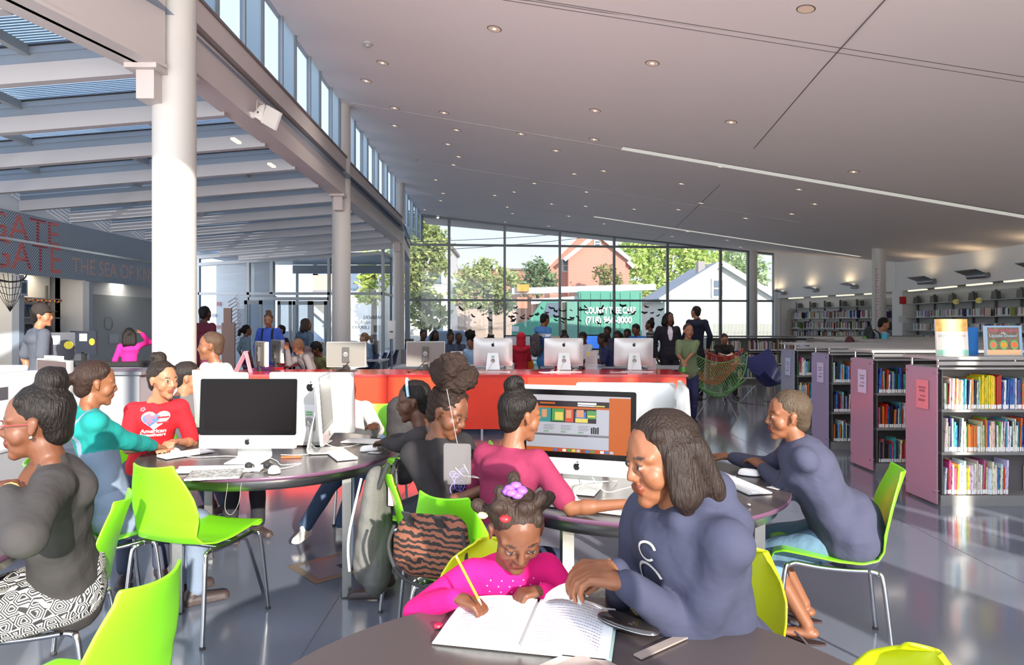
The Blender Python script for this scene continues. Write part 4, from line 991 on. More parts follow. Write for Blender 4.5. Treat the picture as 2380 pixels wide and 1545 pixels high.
# ---------------- low bookcases ----------------
M_shelf = mat('shelf_grey', (150, 150, 148), .4, .3); M_shelfd = mat('shelf_dark', (112, 110, 108), .45, .3)
M_acry = mat('pink_end_panel', (178, 138, 158), .22, spec=.5)
M_acry2 = mat('lilac_end_panel', (156, 148, 178), .22)
M_acry3 = mat('blue_end_panel', (150, 156, 176), .22)
def bk(name):
    """spine shades with random lettering bands"""
    if name in MATS: return MATS[name]
    m = mat(name, (255, 255, 255), .45, objcol=True); t = m.node_tree; b = t.nodes['Principled BSDF']
    oi = t.nodes.new('ShaderNodeObjectInfo'); co = t.nodes.new('ShaderNodeTexCoord'); mp = t.nodes.new('ShaderNodeMapping'); mp.inputs['Scale'].default_value = (90, 1, 13)
    n = t.nodes.new('ShaderNodeTexNoise'); n.noise_dimensions = '4D'; n.inputs['Scale'].default_value = 1.6; n.inputs['Detail'].default_value = 1
    t.links.new(co.outputs['Object'], mp.inputs[0]); t.links.new(mp.outputs[0], n.inputs['Vector'])
    mm = t.nodes.new('ShaderNodeMath'); mm.operation = 'MULTIPLY'; mm.inputs[1].default_value = 90; t.links.new(oi.outputs['Random'], mm.inputs[0]); t.links.new(mm.outputs[0], n.inputs['W'])
    rp = t.nodes.new('ShaderNodeValToRGB'); rp.color_ramp.interpolation = 'CONSTANT'; rp.color_ramp.elements[0].position = 0; rp.color_ramp.elements[0].color = (0, 0, 0, 1); rp.color_ramp.elements[1].position = .56; rp.color_ramp.elements[1].color = (1, 1, 1, 1)
    t.links.new(n.outputs[0], rp.inputs[0])
    hs = t.nodes.new('ShaderNodeHueSaturation'); hs.inputs['Hue'].default_value = .56; hs.inputs['Value'].default_value = .55; t.links.new(oi.outputs['Color'], hs.inputs['Color'])
    inv = t.nodes.new('ShaderNodeMix'); inv.data_type = 'RGBA'; t.links.new(rp.outputs[0], inv.inputs[0]); t.links.new(oi.outputs['Color'], inv.inputs[6]); t.links.new(hs.outputs[0], inv.inputs[7])
    t.links.new(inv.outputs[2], b.inputs['Base Color']); return m
M_bk = bk('book_cover'); M_pg = mat('book_pages', (226, 220, 206), .8); M_lbl = mat('spine_label', (240, 240, 238), .6)
def book_proto(w, d, h, label=True):
    mb = MB(); mb.smooth = False
    mb.mt(0); mb.box(-w / 2, -w / 2 + .0015, 0, d, 0, h); mb.box(w / 2 - .0015, w / 2, 0, d, 0, h)
    # slightly rounded spine
    mb.grid(lambda u, v: (-w / 2 + w * u, -.0025 * math.sin(PI * u), h * v), 4, 1)
    mb.mt(1); mb.box(-w / 2 + .0015, w / 2 - .0015, .002, d - .003, .003, h - .003)
    if label: mb.mt(2); mb.grid(lambda u, v: (-w / 2 * .96 + w * .96 * u, -.0031 * math.sin(PI * u) - .0004, .004 + .034 * v), 4, 1)
    return mb.mesh('book', [M_bk, M_pg, M_lbl])
PROTO = [[book_proto(w, .16, h, True) for h in (.19, .215, .245, .27)] for w in (.009, .014, .020, .030)]
WID = (.009, .014, .020, .030); HGT = (.19, .215, .245, .27)
NAMEC = [('white', (232, 230, 226)), ('cream', (222, 208, 176)), ('red', (188, 40, 44)), ('blue', (46, 108, 176)), ('teal', (60, 150, 150)), ('black', (44, 42, 46)), ('green', (96, 160, 74)), ('yellow', (232, 204, 40)), ('orange', (226, 110, 50)), ('pink', (206, 80, 130)), ('navy', (44, 56, 104)), ('grey', (150, 150, 154)), ('light blue', (130, 190, 220)), ('purple', (110, 76, 140)), ('brown', (120, 84, 60))]
def ordinal(n): return '%d%s' % (n, 'th' if 10 <= n % 100 <= 20 else {1: 'st', 2: 'nd', 3: 'rd'}.get(n % 10, 'th'))
NBOOK = [0]
def book_row(x0, x1, y, z, weights, wh, hh, shelf, case, seed, full=1.0, runs=()):
    rnd = random.Random(seed); x = x0; i = 0
    tot = [c for c, w_ in weights for _ in range(w_)]
    pend = []
    while x < x0 + (x1 - x0) * full:
        frac = (x - x0) / (x1 - x0); i += 1
        run = next((r for r in runs if r[0] <= frac < r[1]), None)
        if run: ci, wi, hi = run[2], run[3], run[4]
        else: ci = rnd.choice(tot); wi = rnd.choice(wh); hi = rnd.choice(hh)
        nm, c = NAMEC[ci]; w = WID[wi]
        o = bpy.data.objects.new('book', PROTO[wi][hi]); COL.objects.link(o)
        o.location = (x + w / 2, y + rnd.uniform(0, .012), z); jz = rnd.uniform(.96, 1.04)
        o.scale = (1, 1, jz); o.rotation_euler = (0, R(rnd.choice((0, 0, 0, 0, 1.5, 3))), 0)
        cc = tuple(max(0, min(255, v + rnd.uniform(-22, 22))) for v in c); o.color = (*lin(cc), 1)
        tag(o, '%s %s book, %s from the end panel, %s shelf of %s' % (nm, ('thin', 'slim', 'thick', 'fat')[wi], ordinal(i), shelf, case), 'book', 'books on the %s shelf of %s' % (shelf, case))
        NBOOK[0] += 1
        x += w + rnd.uniform(.0008, .003)
def bookcase(x, y, L, label, pm, notice, depth=.42, pl='pink', shelves=(.09, .44, .79), paper=(224, 214, 232)):
    t = thing('low_bookcase', label, 'bookcase', (x, y, 0), 0, 'low bookcases in rows')
    mb = MB(); mb.box(.04, L, .01, depth - .01, 0, .085); mb.build('plinth', M_shelf, t)
    for z in shelves[1:]: mb = MB(); mb.box(.05, L, .012, depth - .012, z - .022, z); mb.build('shelf', M_shelf, t)
    mb = MB(); mb.box(.05, L, depth / 2 - .005, depth / 2 + .005, .08, 1.12); mb.build('back_panel', M_shelfd, t)
    mb = MB(); mb.box(.055, .065, .02, depth - .02, .08, 1.12); mb.build('side_frame', M_shelfd, t)
    mb = MB(); mb.box(.02, L, -.01, depth + .01, 1.12, 1.135); mb.box(-.0, L, -.02, .0, 1.155, 1.185); mb.box(-.02, L, -.03, depth + .03, 1.20, 1.225); mb.build('canopy_top', mat('canopy_metal', (176, 174, 172), .35, .3), t)
    for yy in (.03, depth - .03):
        for k in range(4): mb = MB(); mb.cyl((.03 + k * .9, yy, 1.135), (.03 + k * .9, yy, 1.20), .012, n=10); mb.build('standoff', M_chrome, t)
    mb = MB(); mb.box(-.005, .005, -.01, depth + .01, .02, 1.13); e_ = mb.build('end_panel', pm, t); e_['label'] = '%s translucent end panel' % pl
    for yy in (.02, depth - .02):
        for zz in (.12, 1.09): mb = MB(); mb.cyl((-.016, yy, zz), (.03, yy, zz), .008, n=10); mb.build('bolt', M_chrome, e_)
    n = thing('shelf_notice', notice, 'sign', (x - .012, y + depth * .42, .78), R(0)); mb = MB()
    mb.box(-.002, 0, -.085, .085, 0, .24); mb.build('sheet', mat('notice_paper_' + str(paper), paper, .3), n); mb = MB()
    for q, (a, b) in enumerate(((.17, .015), (.14, .02), (.10, .012), (.06, .02))): mb.box(-.003, -.002, -.05 + .01 * (q % 2), .05 - .012 * (q % 3), a, a + b)
    mb.build('printed_lines', mat('notice_ink_' + str(paper), tuple(int(v * .72) for v in paper), .5), n)
    return t
PY = [5.58, 6.86, 8.08, 9.20]; PX = [3.47, 3.62, 3.74, 3.80]
BW = [(0, 14), (1, 4), (3, 3), (4, 2), (6, 2), (8, 2), (9, 1), (10, 2), (12, 3), (5, 1), (2, 1), (13, 1)]
DW = [(5, 5), (2, 4), (14, 2), (10, 2), (0, 2), (4, 2), (9, 2), (3, 2), (8, 2), (11, 1)]
CN = ['the pink-notice bookcase', 'the second bookcase', 'the third bookcase', 'the fourth bookcase']
bookcase(PX[0], PY[0], 3.4, 'low bookcase with picture books and two covers displayed on top, pink notice on its end', M_acry, 'pink notice in a clear pocket on the end of the picture book case', paper=(240, 140, 150))
bookcase(PX[1], PY[1], 3.6, 'low bookcase with dark teen novels, second row from the camera', M_acry, 'lilac notice on the end panel of the second bookcase row', paper=(214, 200, 226))
bookcase(PX[2], PY[2], 3.6, 'low bookcase in the third row from the camera, violet end panel', M_acry2, 'lilac notice on the end panel of the third bookcase row', pl='violet', paper=(206, 198, 228))
bookcase(PX[3], PY[3], 3.6, 'low bookcase in the fourth row with a grey-blue end panel', M_acry3, 'pale blue notice on the end panel of the fourth bookcase row', pl='grey-blue', paper=(192, 200, 232))
x0 = .085
book_row(PX[0] + x0, PX[0] + .80, PY[0] + .03, .79, BW, (0, 1, 1), (1, 2, 2, 2), 'top', CN[0], 1, runs=((.40, .58, 7, 1, 3), (.58, .66, 2, 1, 3), (.70, .80, 3, 1, 2)))
book_row(PX[0] + x0, PX[0] + .80, PY[0] + .03, .44, BW, (0, 1, 1), (1, 2, 3), 'middle', CN[0], 2, runs=((.26, .36, 8, 1, 1), (.52, .56, 1, 3, 2)))
book_row(PX[0] + x0, PX[0] + .80, PY[0] + .03, .09, [(0, 16), (2, 1), (3, 1), (7, 1), (9, 1), (1, 3)], (0, 1, 1), (1, 1, 2, 3), 'bottom', CN[0], 3, .74)
for q, (w0, nm, sd) in enumerate(((DW, 'top', 5), (DW, 'middle', 6), (DW, 'bottom', 7))):
    book_row(PX[1] + x0, PX[1] + .50, PY[1] + .03, (.79, .44, .09)[q], w0, (1, 2, 2), (0, 1, 2), nm, CN[1], sd)
    book_row(PX[2] + x0, PX[2] + .42, PY[2] + .03, (.79, .44, .09)[q], [(3, 2), (12, 2), (0, 3), (6, 2), (5, 4), (2, 2), (9, 1), (8, 1)], (1, 1, 2), (0, 1, 2), nm, CN[2], sd + 10)
    if q < 2: book_row(PX[3] + x0, PX[3] + .40, PY[3] + .03, (.79, .44)[q], BW, (1, 2), (0, 1, 2), nm, CN[3], sd + 20)
    elif 0: pass
writing('KINGS', .05, mat('ink_black', (30, 30, 30), .6), None, (PX[2] + .16, PY[2] + .02, .72), name='shelf_lettering')
bpy.data.objects['shelf_lettering']['label'] = 'black KINGS lettering on a book laid under the shelf of the third row'; bpy.data.objects['shelf_lettering']['category'] = 'lettering'
# books displayed on top of the nearest bookcase
def cover_book(loc, rz, w, h, label, fn, tilt=8):
    t = thing('picture_book', label, 'book', loc, rz); T = Matrix.Rotation(R(-tilt), 4, 'X'); mb = MB(); mb.xf(T)
    mb.box(-w / 2, w / 2, 0, .002, 0, h); mb.box(-w / 2, w / 2, .012, .014, 0, h); mb.box(-w / 2, -w / 2 + .002, 0, .014, 0, h); c = mb.build('cover', mat('cover_cream', (232, 226, 214), .35), t)
    mb = MB(); mb.xf(T); mb.box(-w / 2 + .002, w / 2 - .003, .002, .012, .003, h - .003); mb.build('pages', M_pg, t)
    fn(c, T, w, h); return t
def plate(c, T, x0, x1, z0, z1, m, k=1, nm='cover_art'):
    mb = MB(); mb.xf(T); mb.add([(x0, -.0006 * k, z0), (x1, -.0006 * k, z0), (x1, -.0006 * k, z1), (x0, -.0006 * k, z1)], [(0, 1, 2, 3)]); return mb.build(nm, m, c)
def wr(c, T, s, size, m, x, z, width=None, k=3):
    o = writing(s, size, m, c, (0, 0, 0), name='title', width=width, extr=.0003); o.matrix_local = T @ Matrix.Translation((x, -.0006 * k, z)) @ Matrix.Rotation(R(90), 4, 'X') @ Matrix.Diagonal((o.scale.x, 1, 1, 1)); return o
def art1(c, T, w, h):
    plate(c, T, -w / 2, w / 2, h * .66, h, mat('art_amber', (232, 178, 104), .4, noise_amt=.2, nscale=30)); plate(c, T, -w / 2, w / 2, h * .02, h * .16, mat('art_mint', (150, 206, 184), .4))
    cols = [(190, 110, 190), (110, 150, 210), (120, 180, 120), (226, 140, 110)]
    for i, ch in enumerate('alphabeasties'): wr(c, T, ch, .036, mat('ttl%d' % (i % 4), cols[i % 4], .5), -w * .40 + i * w * .8 / 12, h * .55)
    mb = MB(); mb.xf(T)
    for i in range(240):
        a = random.gauss(0, 1); b = random.gauss(0, 1); x = -.01 + a * .030; z_ = h * .30 + b * .028
        if i > 150: x = random.uniform(-.01, .09); z_ = h * .24 + random.gauss(0, .012)
        mb.add([(x, -.0018, z_), (x + .002, -.0018, z_), (x + .002, -.0018, z_ + .002), (x, -.0018, z_ + .002)], [(0, 1, 2, 3)])
    mb.build('cover_drawing', mat('pencil_grey', (130, 130, 132), .8), c)
def art2(c, T, w, h):
    plate(c, T, -w / 2, w / 2, 0, h, mat('art_sky', (150, 184, 214), .4)); plate(c, T, -w * .42, w * .42, h * .18, h * .94, mat('art_brown', (128, 112, 96), .4, noise_amt=.3, nscale=20), 2)
    plate(c, T, -w * .46, w * .46, h * .02, h * .2, mat('art_peach', (238, 196, 150), .4), 3)
    wr(c, T, 'Back to Front', .036, mat('ttl_pink', (226, 90, 140), .5), 0, h * .84, w * .74, 4); wr(c, T, 'AND', .018, mw_, 0, h * .75, None, 4); wr(c, T, 'Upside Down!', .036, mat('ttl_sky', (180, 224, 240), .5), 0, h * .66, w * .74, 4)
    for i, cc in enumerate(((236, 130, 100), (240, 160, 70), (240, 120, 80))):
        mb = MB(); mb.xf(T); cx = -w * .28 + w * .28 * i
        mb.add([(cx + .034 * math.cos(q * PI / 8), -.003, h * .36 + .040 * math.sin(q * PI / 8)) for q in range(16)], [tuple(range(16))]); mb.build('cover_figure', mat('art_g', (120, 190, 110), .4), c)
        mb = MB(); mb.xf(T); mb.add([(cx + .026 * math.cos(q * PI / 8), -.0036, h * .36 + .024 * math.sin(q * PI / 8)) for q in range(16)], [tuple(range(16))]); mb.build('cover_figure', mat('art_f%d' % i, cc, .4), c)
cover_book((3.655, 5.66, 1.227), R(2), .272, .305, 'picture book with an amber sky cover displayed upright on the bookcase', art1, 4)
cover_book((4.08, 5.66, 1.227), R(2), .32, .25, 'picture book with three round fruit creatures on its cover displayed upright', art2, 4)
mb = MB(); mb.box(-.05, .05, 0, .02, 0, .235); o = mb.build('standing_book', mat('royal_blue', (28, 104, 176), .4)); o.location = (3.87, 5.74, 1.227); tag(o, 'plain blue book standing between the two displayed picture books', 'book')
# far rows of low bookcases (another block) and the counter-high row under the window
for i, (px, py, d) in enumerate(((1875, 783, 13.4), (1918, 785, 12.5), (1970, 788, 11.6), (2030, 792, 10.6), (2098, 797, 9.6))):
    p = W(px, 750, d); L = 12.2 - p.x if 12.2 - p.x < 4 else 4
    L = min(L, 10.3 - p.x + .1 * i)
    t = thing('low_bookcase', 'low bookcase beyond the aisle, %s of the far block' % ('last', 'second to last', 'middle', 'second', 'first')[i], 'bookcase', (p.x, d, 0), 0, 'low bookcases of the far block')
    mb = MB(); mb.box(0, L, 0, .42, 0, .1); mb.box(0, L, .2, .22, .1, 1.12); mb.build('carcass', M_shelfd, t)
    for z in (.44, .79): mb = MB(); mb.box(0, L, .01, .41, z - .02, z); mb.build('shelf', M_shelf, t)
    mb = MB(); mb.box(-.01, L, -.01, .43, 1.13, 1.145); mb.box(-.01, L, -.03, -.01, 1.16, 1.18); mb.box(-.01, L, -.03, .45, 1.20, 1.22); mb.build('canopy_top', mat('canopy_metal'), t)
    mb = MB(); mb.box(-.01, 0, 0, .42, .03, 1.13); mb.build('end_panel', M_acry3, t)
    mb = MB(); mb.box(-.02, -.012, .1, .28, .88, 1.1); mb.build('end_notice', mat('notice_paper_(192, 200, 232)'), t)
t = thing('low_bookcase', 'long counter-high bookcase running under the window wall behind the lounge chairs', 'bookcase', (4.9, 17.2, 0)); L = 5.4
mb = MB(); mb.box(0, L, 0, .4, 0, .08); mb.box(0, L, .19, .21, .08, 1.1); mb.build('carcass', M_shelfd, t)
for z in (.42, .77): mb = MB(); mb.box(0, L, 0, .4, z - .025, z); mb.build('shelf', M_shelf, t)
mb = MB(); mb.box(-.02, L, -.04, .44, 1.14, 1.17); mb.box(-.02, L, 0, .02, 1.1, 1.12); mb.build('canopy_top', mat('canopy_dark', (120, 120, 118), .4, .4), t)
for x in (0, 1.8, 3.6, L): mb = MB(); mb.box(x - .015, x + .015, 0, .4, 0, 1.12); mb.build('upright', M_shelf, t)
t = thing('display_tub', 'grey rounded display bin with red rim in front of the far bookcase', 'bin', (6.1, 13.4, 0)); mb = MB(); mb.box(-.75, 1.0, -.4, .4, 0, .62); mb.build('body', mat('bin_grey', (116, 122, 124), .5), t)
mb = MB(); mb.box(-.6, 1.0, -.1, .4, .62, .80); mb.build('rim', mat('bin_red', (206, 40, 36), .4), t)
# stuff: masses of books nobody could count, one mesh per area
def books_mass(name, label, rows, seed):
    rnd = random.Random(seed); v = []; f = []; cs = []
    for (a, b, z, hmin, hmax, pal, gap, dp) in rows:
        a = V(a); b = V(b); d = (b - a); Lw = d.length; d.normalize(); n = V((-d.y, d.x, 0)); s = 0
        if n.dot(a) < 0: n = -n
        while s < Lw:
            w = rnd.uniform(.014, .032)
            if rnd.random() < gap: s += rnd.uniform(.05, .25); continue
            h = rnd.uniform(hmin, hmax); p = a + d * s; q = a + d * (s + w * .92); c = lin(tuple(max(0, min(255, k + rnd.uniform(-25, 25))) for k in rnd.choice(pal)))
            i = len(v); o = n * rnd.uniform(0, .02)
            for (r_, zz) in ((p + o, 0), (q + o, 0), (q + o, h), (p + o, h)): v.append((r_.x, r_.y, z + zz))
            for (r_, zz) in ((p + n * dp, 0), (q + n * dp, 0), (q + n * dp, h), (p + n * dp, h)): v.append((r_.x, r_.y, z + zz))
            F_ = [(0, 1, 2, 3), (3, 2, 6, 7), (0, 3, 7, 4), (1, 5, 6, 2)]
            f += [tuple(i + k for k in q_) for q_ in F_]; cs += [c] * 4
            v += [(r_[0] - n.x * .002, r_[1] - n.y * .002, r_[2]) for r_ in ((p.x + o.x, p.y + o.y, z + .002), (q.x + o.x, q.y + o.y, z + .002), (q.x + o.x, q.y + o.y, z + .035), (p.x + o.x, p.y + o.y, z + .035))]
            f.append((i + 8, i + 9, i + 10, i + 11)); cs.append(lin((236, 236, 234)))
            s += w
    me = bpy.data.meshes.new(name); me.from_pydata(v, [], f); me.materials.append(mat('vertex_shade', (255, 255, 255), .55, attr=True))
    ca = me.color_attributes.new('Col', 'FLOAT_COLOR', 'CORNER'); arr = []
    for c in cs: arr += [*c, 1] * 4
    ca.data.foreach_set('color', arr); me.update()
    return tag(link(name, me), label, 'books', None, 'stuff')
PW = [(230, 228, 224)] * 5 + [(200, 196, 190), (150, 60, 60), (60, 90, 140), (190, 170, 120), (70, 70, 74)]
PV = [(230, 228, 224)] * 3 + [(60, 60, 66), (60, 90, 140), (150, 60, 60), (110, 90, 70), (80, 120, 90), (200, 180, 130), (180, 190, 200)]
rows = []
for z in (.09, .445, .795): rows += [((5.0, 17.2, 0), (10.2, 17.2, 0), z, .2, .27, PV, .02, .16)]
for (px, d) in ((1875, 13.4), (1918, 12.5), (1970, 11.6), (2030, 10.6), (2098, 9.6)):
    for z in (.445, .795): rows.append((W(px, 750, d) + V((.05, .02, -1.5)), V((10.1, d + .02, 0)), z, .2, .27, PV, .03, .16))
for r_ in rows: pass
rows += [((PX[k] + dx, PY[k] + .03, 0), (PX[k] + 3.3, PY[k] + .03, 0), z, .19, .26, PV, .02, .16) for k, dx in ((0, .85), (1, .52), (2, .44), (3, .42)) for z in (.09, .44, .79)]
rows += [((PX[k] + .1, PY[k] + .39, 0), (PX[k] + 3.3, PY[k] + .39, 0), z, .19, .26, PV, .02, -.16) for k in range(4) for z in (.09, .44, .79)]
books_mass('shelved_books', 'countless small book spines filling the far low bookcases', rows, 5)
# ---------------- ceiling fixtures ----------------
M_warm = mat('downlight_reflector', (226, 196, 174), .3, .3, emit=.25)
def on_ceiling(px, py):
    """plan point where the ray through a photograph pixel meets the ceiling"""
    lo, hi = 2.0, 27.5
    for _ in range(40):
        m = (lo + hi) / 2; p = W(px, py, m)
        if p.z < cz(p.x, p.y): lo = m
        else: hi = m
    return W(px, py, lo)
DL = [(1873, 21), (1149, 67), (1516, 147), (889, 146), (851, 188), (917, 251), (1032, 262), (1383, 257), (917, 292), (1061, 302), (1211, 311), (1381, 324), (1699, 284), (1041, 335), (1292, 350), (1066, 364), (1054, 383), (1335, 404), (1403, 397), (1584, 427), (1984, 399), (1674, 387), (1013, 418), (1242, 426), (1195, 446), (1150, 454), (1363, 446), (1030, 449), (1857, 440), (1629, 472), (1894, 474), (1024, 466), (1179, 481), (1282, 474), (1361, 479), (1191, 496), (1322, 502), (1577, 487), (1840, 497), (1474, 486), (1733, 507), (987, 487), (1018, 502), (1404, 520), (1174, 516), (1275, 525), (1562, 549), (1598, 538), (1690, 558), (1721, 574)]
t0 = None
mbp = MB(); mbp.lathe([(.062, .0), (.080, -.003), (.085, .0)], 28); ring_me = mbp.mesh('trim_ring', mat('downlight_ring', (110, 96, 88), .4))
mbp = MB(); mbp.lathe([(.072, -.003), (.060, -.0022), (.02, -.0018), (.0001, -.0018)], 24); refl_me = mbp.mesh('reflector', M_warm)
mbp = MB(); mbp.lathe([(.022, -.004), (.0001, -.005)], 14); bulb_me = mbp.mesh('lamp', emis('lamp_glow', (255, 244, 226), 1.6))
places = ['over the notebook table', 'upper middle']
def bay_(p): return ('in front of the paired ceiling joint' if p.y < 7.4 else 'between paired joint and near strip light' if p.y < 12.2 else 'between the two strip lights' if p.y < 20.3 else 'by the window wall')
cnt = {}; rank = {}
for i in sorted(range(len(DL)), key=lambda q: on_ceiling(*DL[q]).x):
    b_ = bay_(on_ceiling(*DL[i])); cnt[b_] = cnt.get(b_, 0) + 1; rank[i] = cnt[b_]
for i, (px, py) in enumerate(DL):
    p = on_ceiling(px, py)
    if p.y > 27: continue
    bay = bay_(p); _x = ('in front of the paired ceiling joint' if p.y < 7.4 else 'between the paired joint and the near strip light' if p.y < 12.2 else 'between the two strip lights' if p.y < 20.3 else 'between the far strip light and the window wall')
    side = 'close to the clerestory' if p.x < -1.4 else 'over the middle of the room' if p.x < 3.4 else 'over the bookcases'
    t = thing('recessed_downlight', 'recessed downlight %s, %s counting from the clerestory' % (bay, ordinal(rank[i])), 'downlight', p, 0, 'recessed downlights ' + bay)
    n = V(((cz(p.x + .1, p.y) - cz(p.x - .1, p.y)) / .2, (cz(p.x, p.y + .1) - cz(p.x, p.y - .1)) / .2, -1)).normalized()
    t.rotation_euler = n.to_track_quat('-Z', 'Y').to_euler(); t.scale = (1.08,) * 3
    if i % 3 == 0 and p.y > 8:
        L = bpy.data.lights.new('downlight_lamp', 'SPOT'); L.energy = 90; L.spot_size = R(110); L.spot_blend = .8; L.shadow_soft_size = .06; L.color = (1, .90, .80); lo_ = link('downlight_lamp', L, t); lo_.location = (0, 0, -.02)
    for nm, me in (('trim_ring', ring_me), ('reflector', refl_me)) + ((('lamp', bulb_me),) if p.y > 8 else ()): link(nm, me, t)
for (px, py, l) in ((855, 100, 'white smoke detector near the clerestory, over the beams'), (965, 370, 'small white smoke detector above the third column')):
    p = on_ceiling(px, py); t = thing('smoke_detector', l, 'smoke detector', p)
    mb = MB(); mb.lathe([(.075, 0), (.075, -.015), (.05, -.03), (.0001, -.03)], 20); mb.build('base', M_white, t); mb = MB(); mb.lathe([(.04, -.03), (.036, -.05), (.0001, -.055)], 16); mb.build('sensor_head', M_white, t)
p = on_ceiling(950, 505); t = thing('dome_camera', 'dark dome security camera in the ceiling corner by the third column', 'camera', (p.x, p.y - .2, p.z)); mb = MB(); mb.lathe([(.09, 0), (.09, -.06), (.0001, -.06)], 16); mb.build('mount', M_white, t); mb = MB(); mb.ball((0, 0, -.07), .08); mb.build('dome', mat('dome_dark', (30, 30, 34), .1), t)
# atrium things
t = thing('pendant_speaker', 'small white cylindrical speaker hanging from an atrium beam beside the first column', 'speaker', W(469, 500, 14.0)); mb = MB(); mb.lathe([(.0001, .1), (.06, .1), (.065, -.02), (.055, -.02)], 16); mb.build('body', M_white, t); mb = MB(); mb.ball((0, 0, -.03), .055); mb.build('dome', M_white, t)
for i, (px, py, d, l) in enumerate(((457, 254, 7.0, 'beside the first column'), (568, 327, 8.2, 'second one'), (648, 384, 9.5, 'third one'))):
    mb = MB(); mb.bar((0, -.10, 0), (0, .10, 0), .05, .025); o = mb.build('linear_uplight', mat('strip_lit', (255, 236, 200), .5, emit=1.0)); o.location = W(px, py, d) + V((-.1, 0, 0)); tag(o, 'small warm light bar under the atrium side of the main beam, ' + l, 'light', 'light bars under the main beam')
# paper fish hanging on the beam
t = thing('paper_fish', 'white folded paper fish hanging from the main beam above the clerestory groove', 'ornament', W(618, 270, 7.55), R(-30))
Mf = mat('paper_white', (226, 222, 218), .7)
mb = MB(); mb.bar((-.02, 0, .03), (.20, 0, -.09), .03, .20)
fb = mb.build('pleated_tail', siding('pleats', (214, 210, 206), 22, .12, True), t)
mb = MB(); pl_ = [(-.02, .13), (-.09, .13), (-.18, .07), (-.20, .03), (-.16, .01), (-.08, -.04), (-.06, -.07)]
mb.add([(p[0], -.008, p[1]) for p in pl_] + [(p[0], .008, p[1]) for p in pl_], [tuple(range(7)), tuple(range(7, 14))[::-1]] + [(i, 7 + i, 7 + (i + 1) % 7, (i + 1) % 7) for i in range(7)]); mb.build('head', Mf, t)
mb = MB(); mb.tube([(-.25 + .045 * math.cos(a * PI / 6), 0, .04 + .05 * math.sin(a * PI / 6)) for a in range(1)] + [(-.2, 0, .04), (-.27, 0, .06)], .035, 8); mb.build('snout', Mf, t)
mb = MB(); mb.cyl((-.12, -.012, .06), (-.12, -.008, .06), .012, n=12); mb.build('eye', mat('ink_black', (30, 30, 30), .6), t)
mb = MB(); mb.tube([(-.15, 0, .1), (-.14, 0, .2), (-.04, 0, .14)], .004, 6); mb.build('string', Mf, t)

# ---------------- perforated word sign on the sign wall ----------------
def perforated(name, col, hole=(70, 84, 120), sc=26):
    m = mat(name, col, .5, .2); t = m.node_tree; b = t.nodes['Principled BSDF']; co = t.nodes.new('ShaderNodeTexCoord'); mp = t.nodes.new('ShaderNodeMapping'); mp.inputs['Scale'].default_value = (1, sc, sc)
    v = t.nodes.new('ShaderNodeTexVoronoi'); v.inputs['Scale'].default_value = 1; v.inputs['Randomness'].default_value = 0
    t.links.new(co.outputs['Object'], mp.inputs[0]); mp.inputs['Rotation'].default_value = (R(45), 0, 0); t.links.new(mp.outputs[0], v.inputs['Vector'])
    r = t.nodes.new('ShaderNodeValToRGB'); r.color_ramp.elements[0].position = .30; r.color_ramp.elements[0].color = (*lin(hole), 1); r.color_ramp.elements[1].position = .36; r.color_ramp.elements[1].color = (*lin(col), 1)
    t.links.new(v.outputs['Distance'], r.inputs[0]); t.links.new(r.outputs[0], b.inputs['Base Color']); return m
t = thing('word_sign', 'perforated metal fascia sign with red words along the sign wall', 'sign', (-8.18, 8.0, 0))
mb = MB(); mb.box(-.02, 0, 0, 9.0, 2.31, 2.86); mb.box(-.05, -.03, 0, 9.0, 2.86, 3.34); mb.build('panel', perforated('perforated_grey', (176, 188, 192)), t)
mb = MB(); mb.box(-.02, .02, 0, 9.0, 2.845, 2.885); mb.build('rail', M_chrome, t)
M_pr = perforated('perforated_red', (214, 120, 112), (120, 70, 100))
for (s, y, z, w, h) in (('NAVIGATE', 2.68, 3.06, 3.35, .62), ('NAVIGATE', 2.72, 2.60, 3.3, .70)):
    writing(s, h, M_pr, t, (.001 if z < 2.8 else -.028, y, z), (R(90), 0, R(90)), name='lettering', width=w, extr=.002)
writing('THE SEA OF KNOWLEDGE', .42, mat('faded_orange', (200, 168, 156), .5), t, (.001, 7.0, 2.56), (R(90), 0, R(90)), name='lettering', width=4.6, extr=.002)
# side-wall items under the sign
t = thing('fishing_net', 'dark fishing net with a hoop hanging on the sign wall', 'net', (-8.05, 10.9, 2.3)); mb = MB()
for k in range(9):
    a = -.4 + .1 * k; mb.tube([(0, a, 0 - .02 * abs(k - 4)), (.02, a * .8, -.2), (.02, a * .45 + .02, -.42), (0, .05, -.62)], .005, 4)
for j in range(5): mb.tube([(0, -.38 * (1 - j * .18) + .04 * j, -.1 - j * .11), (.03, 0, -.14 - j * .11), (0, .38 * (1 - j * .18), -.1 - j * .11)], .005, 4)
mb.build('mesh', mat('net_dark', (70, 64, 60), .9), t); mb = MB(); mb.tube([(0, .42 * math.cos(a * PI / 12), .42 * math.sin(a * PI / 12) * -.35) for a in range(13)], .012, 6); mb.build('hoop', mat('net_dark'), t)
for (y, l) in ((10.0, 'blue emblem badge at the top of the first niche post'), (11.42, 'blue emblem badge at the top of the niche post beside the shelves')):
    t = thing('post_badge', l, 'sign', (-8.18, y, 2.08)); mb = MB(); mb.box(0, .02, -.085, .085, -.13, .14); mb.build('plate', mat('badge_pale', (176, 190, 200), .4), t); mb = MB(); mb.lathe([(.0001, .03), (.05, .024)], 12); o_ = MB(); o_.box(.02, .024, -.05, .05, -.09, .09); o_.build('emblem', mat('badge_teal', (50, 84, 96), .4), t)
